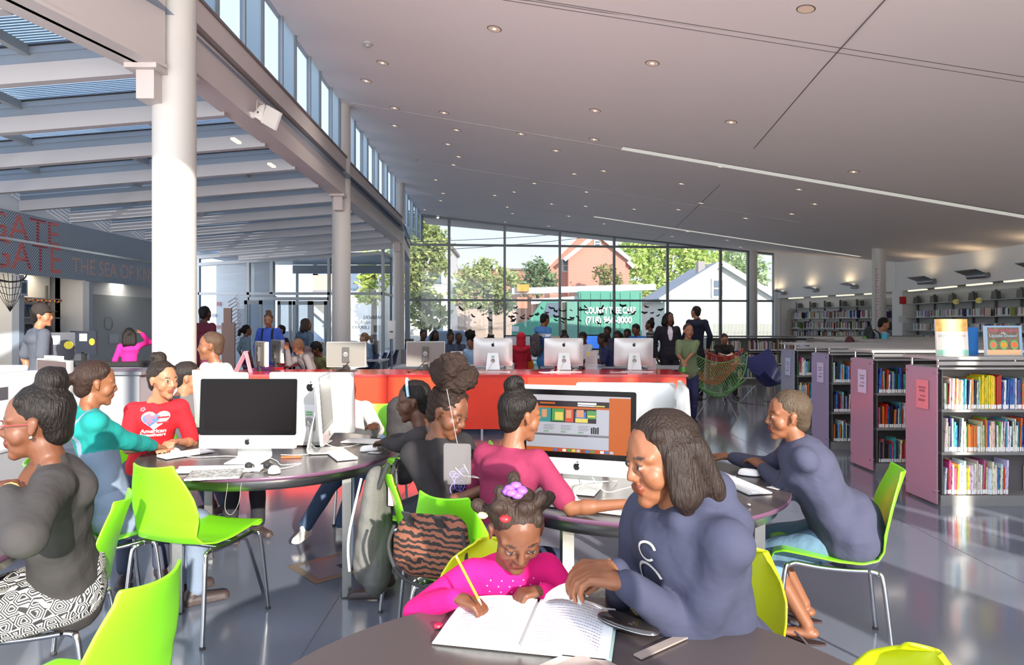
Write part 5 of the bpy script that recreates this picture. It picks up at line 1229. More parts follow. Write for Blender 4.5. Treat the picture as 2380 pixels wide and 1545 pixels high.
mb = MB(); mb.box(0, .01, -.07, .07, -.06, .06); o = mb.build('switch_plate', mat('plate_grey', (190, 192, 190), .4)); o.location = (-8.295, 9.75, 1.2); tag(o, 'square switch plate on the sign wall behind the man in the cap', 'switch')
mb = MB(); mb.box(0, .01, -.09, .09, -.14, .14); o = mb.build('green_poster', mat('poster_green', (150, 200, 60), .5)); o.location = (-8.29, 8.9, 1.15); tag(o, 'yellow-green poster on the sign wall behind the printer', 'poster')
# shelf unit in the niche
t = thing('magazine_rack', 'grey magazine shelves in the wall niche behind the monitors', 'shelves', (-8.78, 11.6, 0)); mb = MB(); mb.box(0, .03, 0, .03, 0, 2.2); mb.box(0, .03, .62, .65, 0, 2.2); mb.box(0, .03, 1.25, 1.28, 0, 2.2); mb.build('uprights', M_shelfd, t)
for k, z in enumerate((.55, .9, 1.25, 1.6, 1.95)):
    mb = MB(); mb.box(0, .28, 0, 1.28, z - .02, z); mb.build('shelf', M_shelf, t)
rnd = random.Random(3); MC = [(70, 70, 74), (190, 186, 180), (120, 84, 60), (60, 90, 130), (206, 160, 60), (60, 60, 66)]
for k, z in enumerate((.9, 1.25, 1.6)):
    for q in range(5):
        c = rnd.choice(MC); mb = MB(); mb.bar((.26, 0, 0), (.12, 0, .22), .18, .012, (0, 1, 0)) if 0 else mb.box(-.006, .006, -.085, .085, 0, .24)
        o = mb.build('magazine', mat('mag%s' % (c,), c, .4)); o.location = (-8.56, 11.75 + q * .235, z + .002); o.rotation_euler = (0, R(-22), 0)
        tag(o, '%s magazine, %s along on the %s shelf of the wall niche' % ({0: 'dark grey', 1: 'pale', 2: 'brown', 3: 'blue', 4: 'amber', 5: 'black'}[MC.index(c)] if MC.index(c) != 5 else 'black', ordinal(q + 1), ('lower', 'middle', 'upper')[k]), 'magazine', 'magazines in the wall niche')
mb = MB()
for i in range(34): mb.c = i % 3; mb.ball((0, i * .038, .02 * math.sin(i)), .02, 6)
o = mb.build('paper_garland', [mat('gar0', (206, 60, 40), .6), mat('gar1', (226, 190, 60), .6), mat('gar2', (110, 70, 110), .6)]); o.location = (-8.5, 11.62, 1.90); tag(o, 'coloured paper garland along the top shelf of the wall niche', 'garland')
mb = MB(); mb.lathe([(.14, 0), (.16, 0), (.16, .004), (.14, .004)], 30); o = mb.build('door_emblem', mat('emblem_faint', (160, 168, 168), .5)); o.location = (-8.74, 14.8, 1.5); o.rotation_euler = (0, R(90), 0); tag(o, 'faint round emblem on the grey door panel behind the first column', 'emblem')
mb = MB(); mb.box(0, .005, -.18, .18, -.1, .1); o = mb.build('door_notice', mat('paper')); o.location = (-8.745, 15.0, 1.15); tag(o, 'white notice under the round emblem on the grey door panel', 'sign')
for (x, y, e) in ((-8.95, 10.7, 9), (-8.5, 12.3, 5), (-8.55, 15.2, 4)):
    L = bpy.data.lights.new('niche_lamp', 'AREA'); L.size = .5; L.energy = e; L.color = (1, .84, .62) if y < 14 else (1, .95, .88); o = link('niche_lamp', L); o.location = (x, y, 2.38)
# service desk with dark monitors, printer
t = thing('service_desk', 'grey service desk behind the printer and monitors', 'desk', (-6.0, 8.4, 0)); mb = MB(); mb.box(-.9, 1.6, -.3, .4, .88, .92); mb.build('worktop', mat('desk_grey', (120, 124, 130), .4), t); mb = MB(); mb.box(-.85, 1.55, -.25, .35, 0, .88); mb.build('body', mat('desk_body', (146, 150, 156), .5), t)
t = thing('flat_monitor', 'large dark brown-screened monitor with a white label on top, beside the printer', 'monitor', (-3.36, 4.98, .74), R(-38)); t.scale = (1.05,) * 3
mb = MB(); mb.rbox(-.28, .28, 0, .04, .1, .47, .01); mb.build('housing', M_hps, t); mb = MB(); mb.rbox(-.262, .262, -.004, 0, .11, .46, .006); dsp = mb.build('display', mat('screen_brown', (70, 36, 34), .2), t)
mb = MB(); mb.box(-.03, .16, -.0055, -.004, .2, .34); mb.build('sticker_sheet', mat('sheet_grey', (128, 110, 106), .5), dsp); mb = MB(); mb.box(-.1, .14, -.012, .03, .47, .495); mb.build('label', mat('paper'), t); mb = MB(); mb.prism([(-.12, -.05), (.12, -.05), (.12, .1), (-.12, .1)], 0, .01); mb.box(-.03, .03, .0, .03, .01, .12); mb.build('base', mat('foam_black'), t)
t = thing('square_table', 'grey side table carrying the printer and the brown-screened monitor', 'table', (-3.75, 4.95, 0)); mb = MB(); mb.box(-.75, .6, -.35, .35, .71, .74); mb.build('tabletop', mat('grey_top'), t)
for sx in (-.7, .55):
    for sy in (-.3, .3): mb = MB(); mb.box(sx - .02, sx + .02, sy - .02, sy + .02, 0, .71); mb.build('leg', M_steel, t)
t = thing('printer', 'white office printer on a grey cabinet', 'printer', (-3.42, 4.38, .68)); Mpr = mat('printer_white', (226, 226, 230), .35)
mb = MB(); mb.rbox(-.30, .26, -.22, .22, 0, .50, .05); mb.build('body', Mpr, t); mb = MB(); mb.rbox(-.22, .2, -.16, .16, .5, .54, .015); mb.build('paper_lid', Mpr, t); mb = MB(); mb.box(.0, .26, -.225, -.2, .30, .33); mb.box(.2, .262, -.226, -.1, .34, .42); mb.build('tray_slot', mat('slot_dark', (70, 72, 80), .5), t)
mb = MB(); mb.box(-.3, .26, -.2, .2, 0, .68); o = mb.build('printer_stand', mat('desk_body')); o.location = (-3.42, 4.38, 0); tag(o, 'grey cabinet under the white printer', 'cabinet')
for (x, y, rz, l, badge) in ((-5.72, 8.5, 25, 'dark blue-backed monitor with a yellow round badge, behind the man in the cap', 1), (-6.35, 10.1, -15, 'black monitor with a white label in front of the niche shelves', 1)):
    t = thing('flat_monitor', l, 'monitor', (x, y, .92), R(rz), None); mb = MB(); mb.rbox(-.24, .24, 0, .03, .12, .46, .01); b_ = mb.build('housing', mat('monitor_black', (44, 48, 60), .3), t)
    mb = MB(); mb.rbox(-.06, .08, -.002, 0, .31, .42, .005); mb.build('label', mat('paper'), b_); mb = MB(); mb.cyl((.17, -.003, .3), (.17, 0, .3), .05, n=20); mb.build('badge', mat('yellow', (236, 216, 50), .5), b_); mb = MB(); mb.box(-.03, .03, 0, .05, 0, .15); mb.box(-.12, .12, -.08, .08, 0, .01); mb.build('base', mat('foam_black'), t)
t = thing('service_desk', 'dark counter where the girl in the pink jacket stands', 'desk', (-6.2, 10.2, 0)); mb = MB(); mb.box(-.7, 1.2, -.2, .3, .86, .92); mb.build('worktop', mat('foam_black'), t); mb = MB(); mb.box(-.65, 1.15, -.15, .25, 0, .86); mb.build('body', mat('desk_body'), t)
# sanitiser post, red wall devices, tree cut-out, leaning leaflets
t = thing('sanitiser_dispenser', 'white hand sanitiser dispenser on a slim post beside the third column', 'dispenser', (W(911, 750, 15.8).x, 15.8, 0)); mb = MB(); mb.cyl((0, 0, 0), (0, 0, 1.3), .02, n=10); mb.lathe([(.15, 0), (.15, .02), (.02, .03)], 20); mb.build('pole', M_alu, t)
mb = MB(); mb.rbox(-.085, .085, -.08, .04, 1.13, 1.55, .03); mb.build('dispenser_box', mat('gloss_white'), t); mb = MB(); mb.box(-.04, .04, -.085, -.08, 1.28, 1.31); mb.build('window_slot', mat('slot_dark', (70, 72, 80), .5), t)
t = thing('paper_tree', 'brown paper tree with bare branches standing at the vestibule glass', 'decoration', (EX(548), EY - .5, 0)); Mb = mat('kraft_brown', (134, 104, 90), .8)
mb = MB(); mb.prism([(-.22, -.03), (.18, -.03), (.18, .03), (-.22, .03)], 0, 1.5); mb.prism([(-.16, -.03), (.08, -.03), (.08, .03), (-.16, .03)], 1.5, 1.95); mb.build('trunk', Mb, t)
mb = MB(); rnd = random.Random(4)
for i in range(13):
    z = .85 + i * .11; x = .12 - .012 * i; e = (x + .40 - .012 * i, 0, z + rnd.uniform(-.05, .3)); m_ = (x + .2, 0, z + .08)
    mb.tube([(x, 0, z - .05), m_, e], .016, 5, .005); mb.tube([m_, (m_[0] + .12, 0, m_[2] + .16)], .008, 5, .003); mb.tube([m_, (m_[0] + .14, 0, m_[2] - .06)], .008, 5, .003)
mb.build('branch', Mb, t)
for (px, py, d, w, h, c, nm, l, cat) in ((508, 706, EY + 1.15, .12, .13, (190, 40, 50), 'fire_alarm', 'red fire alarm on the white vestibule wall', 'alarm'), (507, 760, EY + 1.15, .1, .12, (190, 40, 50), 'call_point', 'small red call point low on the white vestibule wall', 'alarm'), (497, 733, EY + 1.15, .12, .12, (220, 220, 220), 'wall_switch', 'white switch plate on the vestibule wall', 'switch'), (499, 612, EY + 1.15, .14, .09, (40, 80, 140), 'exit_fixture', 'small blue box light high on the vestibule wall', 'light')):
    mb = MB(); mb.rbox(-w / 2, w / 2, 0, .05, -h / 2, h / 2, .012); o = mb.build(nm, mat('fx' + nm, c, .4)); o.location = W(px, py, d); tag(o, l, cat)
for i in range(6):
    mb = MB(); mb.box(-.012, .012, 0, .18, 0, .26); o = mb.build('file_folder', mat('folder_%d' % (i % 3), ((60, 60, 64), (120, 116, 110), (90, 84, 80))[i % 3], .5)); o.location = (W(942, 750, 17).x + i * .035, 17, .84); tag(o, 'dark upright folder behind the grey monitor by the third column, %s from the column' % ordinal(i + 1), 'folder', 'folders beside the third column')
mb = MB(); mb.box(-.1, .3, -.05, .3, 0, .84); o = mb.build('folder_stand', mat('desk_body')); o.location = (W(942, 750, 17).x, 17, 0); tag(o, 'grey pedestal under the upright folders by the third column', 'pedestal')

# mirrored name on the entrance glass, bats on the window wall
t = thing('window_lettering', 'library name in dark mirrored letters on the entrance glass', 'lettering', (EX(850), EY - .01, 0), 0); Mi = mat('vinyl_grey', (70, 84, 100), .5)
for (s, px, py, w) in (('MARINERS', 868, 738, .62), ('HARBOR', 843, 750, .48), ('LIBRARY', 838, 761, .55)):
    o = writing(s, .15, Mi, t, (EX(px) - EX(850), 0, W(px, py, EY).z), (R(90), 0, R(180)), width=w, extr=.001)
def batmesh():
    P_ = [(0, .35), (.08, .5), (.12, .3), (.3, .42), (.7, .55), (1, .3), (.8, .2), (.72, -.02), (.5, .05), (.38, -.18), (.2, -.05), (0, -.4)]
    pts = P_ + [(-x, y) for x, y in P_[-2:0:-1]]; mb = MB(); n = len(pts)
    mb.add([(p[0], 0, p[1]) for p in pts] + [(p[0], .01, p[1]) for p in pts], [tuple(range(n)), tuple(range(n, 2 * n))[::-1]] + [(i, n + i, n + (i + 1) % n, (i + 1) % n) for i in range(n)]); return mb.mesh('bat', mat('bat_black', (24, 22, 24), .7))
bm = batmesh(); rnd = random.Random(12)
BT = [(1071, 718, 6), (1116, 716, 5), (1099, 735, 5), (1137, 743, 6), (1123, 732, 3), (1142, 727, 3), (1156, 728, 3)]
BT += [(rnd.uniform(1185, 1290), rnd.uniform(715, 746), rnd.uniform(3, 6)) for _ in range(17)] + [(rnd.uniform(1288, 1400), rnd.uniform(712, 752), rnd.uniform(3, 6)) for _ in range(20)] + [(1398, 716, 6), (1424, 728, 6), (1446, 712, 7), (1460, 726, 4), (1472, 729, 6), (1410, 750, 4), (1390, 752, 5), (1500, 714, 5), (1496, 728, 6), (1514, 728, 4), (1534, 721, 6), (1528, 734, 4), (1440, 732, 4)]
BT.sort()
for i, (px, py, s) in enumerate(BT):
    bay = sum(px > c for c in cols[1:]); x, y = WX(px); o = link('paper_bat', bm); o.location = (x, y - .16, W(px, py, y).z); sc_ = 1.35 * s * y / FPX; o.scale = (sc_, .5, sc_); o.rotation_euler = (0, R(rnd.uniform(-50, 50)), R(5))
    tag(o, 'black paper bat on the window wall, %s counting away from the third column' % ordinal(i + 1), 'bat decoration', 'black paper bats on the window wall')

# ---------------- wall shelving, sconces, clock ----------------
def wallshelf(a, b, nb, label, zs, ends, out):
    """a, b plan points of the wall line, out = direction into the niche"""
    a = V((*a, 0)); b = V((*b, 0)); d = (b - a); L = d.length; d.normalize(); t = thing('wall_shelving', label, 'shelving', (0, 0, 0)); n = V(out)
    for k in range(nb + 1):
        p = a + d * (L * k / nb) + n * .42; mb = MB(); mb.bar((p.x, p.y, 0), (p.x, p.y, 2.3), .05, .04); mb.build('upright', mat('upright_grey', (104, 104, 102), .4, .4), t)
    for z in zs:
        mb = MB(); p = a + n * .26; q = b + n * .26; mb.bar((p.x, p.y, z - .012), (q.x, q.y, z - .012), .34, .022); mb.build('shelf', M_shelf, t)
    p = a + n * .47; q = b + n * .47
    mb = MB(); mb.bar((p.x, p.y, 1.2), (q.x, q.y, 1.2), .02, 2.2); mb.build('back_panel', mat('shelf_back', (176, 176, 172), .5), t)
    return t
ZS = (.3, .65, 1.0, 1.35, 1.72, 2.1)
ZS = (.25, .6, .95, 1.29, 1.66, 2.05)
nA = V((A1[1] - A0[1], -(A1[0] - A0[0]), 0)).normalized()
wallshelf((10.25, 7.0), (11.5, 20.1), 14, 'grey steel wall shelving in the long wall niche with paperbacks and discs', ZS, None, nA)
bq = V((bn.x, bn.y, 0)).normalized()
wallshelf((10.55, 26.2), (11.55, 21.3), 6, 'grey steel wall shelving in the back wall niche behind the round column', ZS, None, bq)
rows = []
def pt(a, b, t_, off, n): p = V((*a, 0)).lerp(V((*b, 0)), t_) + n * off; return p
aA, bA = (10.25, 7.0), (11.5, 20.1); aB, bB = (11.55, 21.3), (10.55, 26.2)
for z in ZS[:5]:
    for k in range(14):
        if z > 1.5: pal = PW; g = .02
        else: pal = PW
        full = random.uniform(.55, .95); rows.append((pt(aA, bA, (k + .06) / 14, .2, nA), pt(aA, bA, (k + full) / 14, .2, nA), z, .17 if z > .9 else .2, .20 if z > .9 else .24, PW, .0, .14))
    for k in range(6): rows.append((pt(aB, bB, (k + .06) / 6, .2, bq), pt(aB, bB, (k + .94) / 6, .2, bq), z, .2, .27, PV if z < 1.5 else PW, .03, .14))
books_mass('shelved_books', 'countless small book and disc spines on the wall shelving', rows, 9)
for k in range(14):
    for z in (2.05, 1.66, 1.29):
        if z < 2 and k % 2: continue
        p = pt(aA, bA, (k + .78) / 14, .25, nA); mb = MB(); mb.add([(-.09, 0, 0), (.09, 0, 0), (.07, 0, .2), (-.06, 0, .2), (-.09, .12, 0), (.09, .12, 0), (.07, .12, .2), (-.06, .12, .2)], [(0, 1, 2, 3), (7, 6, 5, 4), (0, 4, 5, 1), (1, 5, 6, 2), (2, 6, 7, 3), (3, 7, 4, 0)], False)
        o = mb.build('book_support', mat('support_grey', (92, 92, 90), .4, .3)); o.location = (p.x, p.y, z); o.rotation_euler = (0, 0, R(-84)); tag(o, 'dark metal book support, %s shelf of the long wall, %s from camera end' % ({2.05: 'top', 1.66: 'second', 1.29: 'third'}[z], ordinal(k + 1)), 'book support', 'metal book supports on the %s shelf of the long wall' % {2.05: 'top', 1.66: 'second', 1.29: 'third'}[z])
for k in range(6):
    p = pt(aB, bB, (k + .6) / 6, .25, bq); mb = MB(); mb.add([(-.10, 0, 0), (.10, 0, 0), (.08, 0, .19), (-.06, 0, .19), (-.10, .12, 0), (.10, .12, 0), (.08, .12, .19), (-.06, .12, .19)], [(0, 1, 2, 3), (7, 6, 5, 4), (0, 4, 5, 1), (1, 5, 6, 2), (2, 6, 7, 3), (3, 7, 4, 0)], False)
    o = mb.build('book_support', mat('support_grey')); o.location = (p.x, p.y, 2.05); o.rotation_euler = (0, 0, R(-95)); tag(o, 'dark metal book support on the top shelf of the back wall, %s from the column' % ordinal(k + 1), 'book support', 'metal book supports on the top shelf of the back wall')
M_flu = mat('fluorescent', (255, 244, 214), .5, emit=.9)
def wash(p, q, n, l, g):
    t = thing('shelf_light', l, 'shelf light', (0, 0, 0), 0, g); mb = MB(); mb.bar((p.x, p.y, SOF - .02), (q.x, q.y, SOF - .02), .10, .035); mb.build('diffuser', M_flu, t)
for k in range(7):
    a_ = pt((10.1, 5.5), (11.6, 20.5), .30 + k * .10, .06, nA); b_ = pt((10.1, 5.5), (11.6, 20.5), .30 + k * .10 + .062, .06, nA); wash(a_, b_, nA, 'warm strip light under the soffit of the long wall, %s from the near end' % ordinal(k + 1), 'strip lights under the right soffit')
for k in range(4):
    a_ = pt(B1, B0, .12 + k * .22, .06, bq); b_ = pt(B1, B0, .12 + k * .22 + .13, .06, bq); wash(a_, b_, bq, 'warm strip light under the soffit of the back wall, %s from the round column' % ordinal(k + 1), 'strip lights under the back soffit')
def sconce(p, rz, label):
    t = thing('wall_uplight', label, 'wall light', p, rz, 'angular metal uplights along the walls'); m = mat('sconce_steel', (150, 152, 156), .3, .8)
    mb = MB(); v = [(-.36, -.42, .10), (.30, -.42, .10), (.30, -.02, -.04), (-.36, -.02, -.04)]; mb.add(v + [(a, b, c + .015) for a, b, c in v], [(0, 3, 2, 1), (4, 5, 6, 7), (0, 1, 5, 4), (1, 2, 6, 5), (2, 3, 7, 6), (3, 0, 4, 7)], False); mb.build('deflector', m, t)
    mb = MB(); mb.tube([(-.3, -.10, -.03), (.3, -.10, -.03)], .07, 12); mb.build('lamp_tube_housing', m, t); mb = MB(); mb.box(-.02, .02, -.1, 0, -.04, 0); mb.build('arm', m, t)
    mb = MB(); mb.bar((-.2, -.16, .055), (.2, -.16, .055), .06, .01); mb.build('lamp', mat('fluorescent'), t)
    L = bpy.data.lights.new('uplight_lamp', 'AREA'); L.shape = 'RECTANGLE'; L.size = .4; L.size_y = .08; L.energy = 1.7; L.color = (1, .74, .44); o = link('uplight_lamp', L, t); o.location = (0, -.33, .14); o.rotation_euler = (R(180), 0, 0); 
for k, (px, py, d) in enumerate(((2128, 652, 18.6), (2240, 638, 16.2), (2385, 621, 13.9))):
    p = W(px, py, d); q = pt((10.1, 5.5), (11.6, 20.5), (d - 5.5) / 15, -.02, nA); sconce((q.x, q.y, p.z), R(-84), 'angular metal uplight on the long wall, %s from the round column' % ordinal(k + 1))
for k, (px, py, f_) in enumerate(((1832, 680, .93), (1910, 673, .62), (2003, 665, .30))):
    q = pt(B1, B0, f_, -.02, bq); s_ = FPX / q.y; sconce((q.x, q.y, CH - (py - 750) / s_), R(-98), 'angular metal uplight on the back wall, %s from the window wall' % ordinal(k + 1))
q = pt(B1, B0, .42, -.03, bq); t = thing('wall_clock', 'round white clock high on the back wall', 'clock', (q.x, q.y, CH + 98 * q.y / FPX), R(-98)); mb = MB(); mb.cyl((0, 0, 0), (0, -.05, 0), .16, n=28); mb.build('case', M_alu, t); mb = MB(); mb.cyl((0, -.05, 0), (0, -.053, 0), .145, n=28); f_ = mb.build('dial', mat('gloss_white'), t); mb = MB(); mb.bar((0, -.055, 0), (.05, -.055, .07), .01, .002, (0, 1, 0)); mb.bar((0, -.055, 0), (-.02, -.055, .11), .008, .002, (0, 1, 0)); mb.build('hand', mat('ink_black'), f_)
mb = MB(); mb.rbox(-.09, .09, -.05, 0, -.11, .11, .01); o = mb.build('fire_alarm', mat('fxfire_alarm')); o.location = (11.54, 20.19, CH + 52 * 20.2 / FPX); tag(o, 'red fire alarm on the pier between the two wall shelvings', 'alarm')
mb = MB(); mb.rbox(-.16, .16, -.05, 0, -.1, .1, .01); o = mb.build('wall_sign', mat('gloss_white')); o.location = (11.56, 20.19, CH + 8 * 20.2 / FPX); tag(o, 'white panel below the red alarm on the pier', 'sign')
t = thing('notice_board', 'tall tan notice panel on the end of the back wall niche', 'notice board', (B0[0] + .2, B0[1] - .30, 0)); mb = MB(); mb.box(.0, .32, 0, .03, .2, 2.0); mb.build('panel', mat('tan_panel', (206, 190, 176), .6), t); mb = MB(); mb.box(.1, .24, -.005, 0, .9, 1.9); mb.build('sheet', mat('tan_sheet', (190, 176, 166), .6), t)
t = thing('ruler_decal', 'red height ruler marks running up the round column by the shelves', 'decal', (9.94, 18.5, 0)); mb = MB()
for k in range(26):
    z = .95 + k * .08; mb.bar((-.172 * .82, -.172 * .57, z), (-.172 * .5 if k % 4 else -.172 * .2, -.172 * (.866 if k % 4 else .98), z), .012, .012)
mb.tube([(-.172 * .83, -.172 * .565, .9), (-.172 * .83, -.172 * .565, 3.0)], .004, 4); mb.build('marks', mat('decal_red', (190, 60, 80), .5), t)
for (px, py, d, l) in ((2143, 701, 17.4, 'yellow round label hanging from the top shelf, the one by the pier'), (2175, 698, 16.4, 'yellow-green round label hanging from the top shelf, away from the pier')):
    mb = MB(); mb.cyl((0, 0, 0), (0, .006, 0), .07, n=20); o = mb.build('shelf_tag', mat('tag_yellow', (226, 216, 110), .5)); q = pt((10.1, 5.5), (11.6, 20.5), (d - 5.5) / 15, .02, nA); o.location = (q.x, q.y, CH - (py - 750) * q.y / FPX); o.rotation_euler = (0, 0, R(-30)); tag(o, l, 'label', 'round shelf labels')
# ---------------- people ----------------
def prim_mesh(mb, p0, p1, r0, r1, side=None, fu=1, fv=1, n=14):
    p0 = V(p0); p1 = V(p1); a = p1 - p0; L = a.length
    if L < 1e-5: a = V((0, 0, 1)); L = 0
    else: a = a / L
    s = V(side) if side is not None else V((1, 0, 0))
    u = s - a * s.dot(a)
    if u.length < 1e-3: u = V((0, 1, 0)) - a * a.y
    u.normalize(); v = a.cross(u)
    rings = [(p0, -PI / 2 + .12), (p0, -.95), (p0, -.45), (p0, 0)] ; vs = []; fs = []
    seq = [(p0, r0, t) for t in (-PI / 2 + .12, -1.0, -.5, 0)] + [(p1, r1, t) for t in (0, .5, 1.0, PI / 2 - .12)]
    for (c, r, t) in seq:
        cc = c + a * (math.sin(t) * r); q = math.cos(t) * r
        for k in range(n): th = 2 * PI * k / n; vs.append(cc + u * (math.cos(th) * q * fu) + v * (math.sin(th) * q * fv))
    m = len(seq)
    for i in range(m - 1):
        for k in range(n): fs.append((i * n + k, i * n + (k + 1) % n, (i + 1) * n + (k + 1) % n, (i + 1) * n + k))
    fs.append(tuple(range(n))[::-1]); fs.append(tuple(range((m - 1) * n, m * n)))
    mb.add(vs, fs, True)
def fuse(name, prims, vox, m, parent, smooth=6, paint=(), wob=0, wsc=9):
    """prims: (p0, p1, r0, r1, side, fu, fv, colour)"""
    mb = MB()
    for p in prims: prim_mesh(mb, *p[:7])
    me = mb.mesh(name, m); o = bpy.data.objects.new(name, me); COL.objects.link(o)
    rm = o.modifiers.new('r', 'REMESH'); rm.mode = 'VOXEL'; rm.voxel_size = vox; rm.use_smooth_shade = True
    sm = o.modifiers.new('s', 'SMOOTH'); sm.factor = .5; sm.iterations = smooth
    dg = bpy.context.evaluated_depsgraph_get(); dg.update()
    me2 = bpy.data.meshes.new_from_object(o.evaluated_get(dg)); bpy.data.objects.remove(o); bpy.data.meshes.remove(me)
    me2.name = name; me2.materials.clear(); me2.materials.append(m)
    nv = len(me2.vertices); co = np.empty(nv * 3, 'f'); me2.vertices.foreach_get('co', co); co = co.reshape(-1, 3)
    best = np.full(nv, 1e9, 'f'); col = np.zeros((nv, 4), 'f'); col[:, 3] = 1
    cset = set(p[7] for p in prims)
    if len(cset) == 1: col[:, :3] = lin(next(iter(cset)))
    else:
        for p in prims:
            a = np.array(p[0], 'f'); b = np.array(p[1], 'f'); d = b - a; L = float(d @ d)
            t = np.clip(((co - a) @ d) / L, 0, 1) if L > 1e-9 else np.zeros(nv, 'f')
            q = co - (a + t[:, None] * d); r = p[2] + (p[3] - p[2]) * t; e_ = np.linalg.norm(q, axis=1) / np.maximum(r * (p[5] + p[6]) / 2, 1e-4) 
            e_ = (e_ - 1) * r
            k = e_ < best; best[k] = e_[k]; col[k, :3] = lin(p[7])
    for (c, ax, rr, cc) in paint:         # c centre, ax three axes, rr radii
        q = co - np.array(c, 'f'); e_ = sum(((q @ np.array(ax[i], 'f')) / rr[i]) ** 2 for i in range(3)); col[e_ < 1, :3] = lin(cc)
    if wob:
        me2.update(); no = np.empty(nv * 3, 'f'); me2.vertices.foreach_get('normal', no); no = no.reshape(-1, 3)
        w = np.sin(co[:, 0] * wsc * 2.3 + co[:, 2] * wsc * 3.1 + np.sin(co[:, 1] * wsc * 2)) * .5 + np.sin(co[:, 1] * wsc * 3.7 - co[:, 2] * wsc * 4.3 + 2 * np.sin(co[:, 0] * wsc)) * .5
        co = co + no * (w * wob)[:, None]; me2.vertices.foreach_set('co', co.astype('f').ravel())
    ca = me2.color_attributes.new('Col', 'FLOAT_COLOR', 'POINT'); ca.data.foreach_set('color', col.ravel()); me2.update()
    return link(name, me2, parent)
M_skin = mat('skin', (255, 255, 255), .48, attr=True, spec=.4)
M_cloth = mat('cloth', (255, 255, 255), .85, attr=True, bump=.8, bscale=6, stretch=(1, 1.3, 1.2), spec=.25)
M_hair = mat('hair_strands', (255, 255, 255), .5, attr=True, bump=.8, bscale=11, stretch=(14, 14, 1.6), spec=.22)
M_frizz = mat('hair_frizz', (255, 255, 255), .8, attr=True, bump=1, bscale=90, spec=.2)
M_shoe = mat('shoe', (255, 255, 255), .5, attr=True)
def ik(a, b, l1, l2, pole):
    a = V(a); b = V(b); d = b - a; L = d.length
    if L > (l1 + l2) * .985: b = a + d.normalized() * (l1 + l2) * .985; d = b - a; L = d.length
    L = max(L, abs(l1 - l2) + .01); x = (l1 * l1 - l2 * l2 + L * L) / (2 * L); h = math.sqrt(max(0, l1 * l1 - x * x)); dn = d.normalized()
    p = V(pole) - dn * V(pole).dot(dn); p.normalize(); return a + dn * x + p * h, b
SK = {'dark': (76, 47, 34), 'brown': (100, 62, 43), 'mid': (124, 79, 54), 'tan': (158, 108, 80), 'fair': (190, 146, 120)}
def hand_prims(w, hd_, pn, k, curl, sk, side=1):
    """palm and five fingers; w wrist, hd_ pointing direction, pn palm normal, side +1 thumb to pn x hd"""
    hd_ = V(hd_).normalized(); pn = (V(pn) - hd_ * V(pn).dot(hd_)).normalized(); lat = hd_.cross(pn) * side; out = []
    out.append((w, w + hd_ * .035 * k, .026 * k, .030 * k, lat, 1, .75, sk))
    for i in (-1.5, -.5, .5, 1.5): out.append((w + hd_ * .025 * k + lat * i * .012 * k, w + hd_ * (.088 - abs(i - .3) * .004) * k + lat * i * .0195 * k, .016 * k, .0125 * k, lat, 1, .9, sk))
    for j, (i, ln) in enumerate(((1.5, .92), (.5, 1.05), (-.5, 1.0), (-1.5, .78))):
        b = w + hd_ * (.088 - abs(i - .3) * .004) * k + lat * i * .0195 * k; d = hd_ + lat * i * .05; d.normalize(); a = 0
        for q, seg in enumerate((.036, .025, .020)):
            a += curl * (.55, .62, .45)[q] + .06 * j; dd = (d * math.cos(a) + pn * math.sin(a)).normalized(); e_ = b + dd * seg * ln * k
            out.append((b, e_, (.0100, .0090, .0080)[q] * k, (.0092, .0082, .0068)[q] * k, lat, 1, 1, sk)); b = e_
    b = w + hd_ * .022 * k + lat * .026 * k; d1 = (hd_ * .75 + lat * .75 + pn * .35).normalized(); e1 = b + d1 * .036 * k; d2 = (hd_ * .9 + lat * .25 + pn * (.3 + curl * .5)).normalized(); e2 = e1 + d2 * .030 * k; e3 = e2 + (d2 - lat * .3 * curl).normalized() * .024 * k
    out += [(b, e1, .0155 * k, .0125 * k, lat, 1, 1, sk), (e1, e2, .0120 * k, .0105 * k, lat, 1, 1, sk), (e2, e3, .0102 * k, .0080 * k, lat, 1, 1, sk)]
    return out
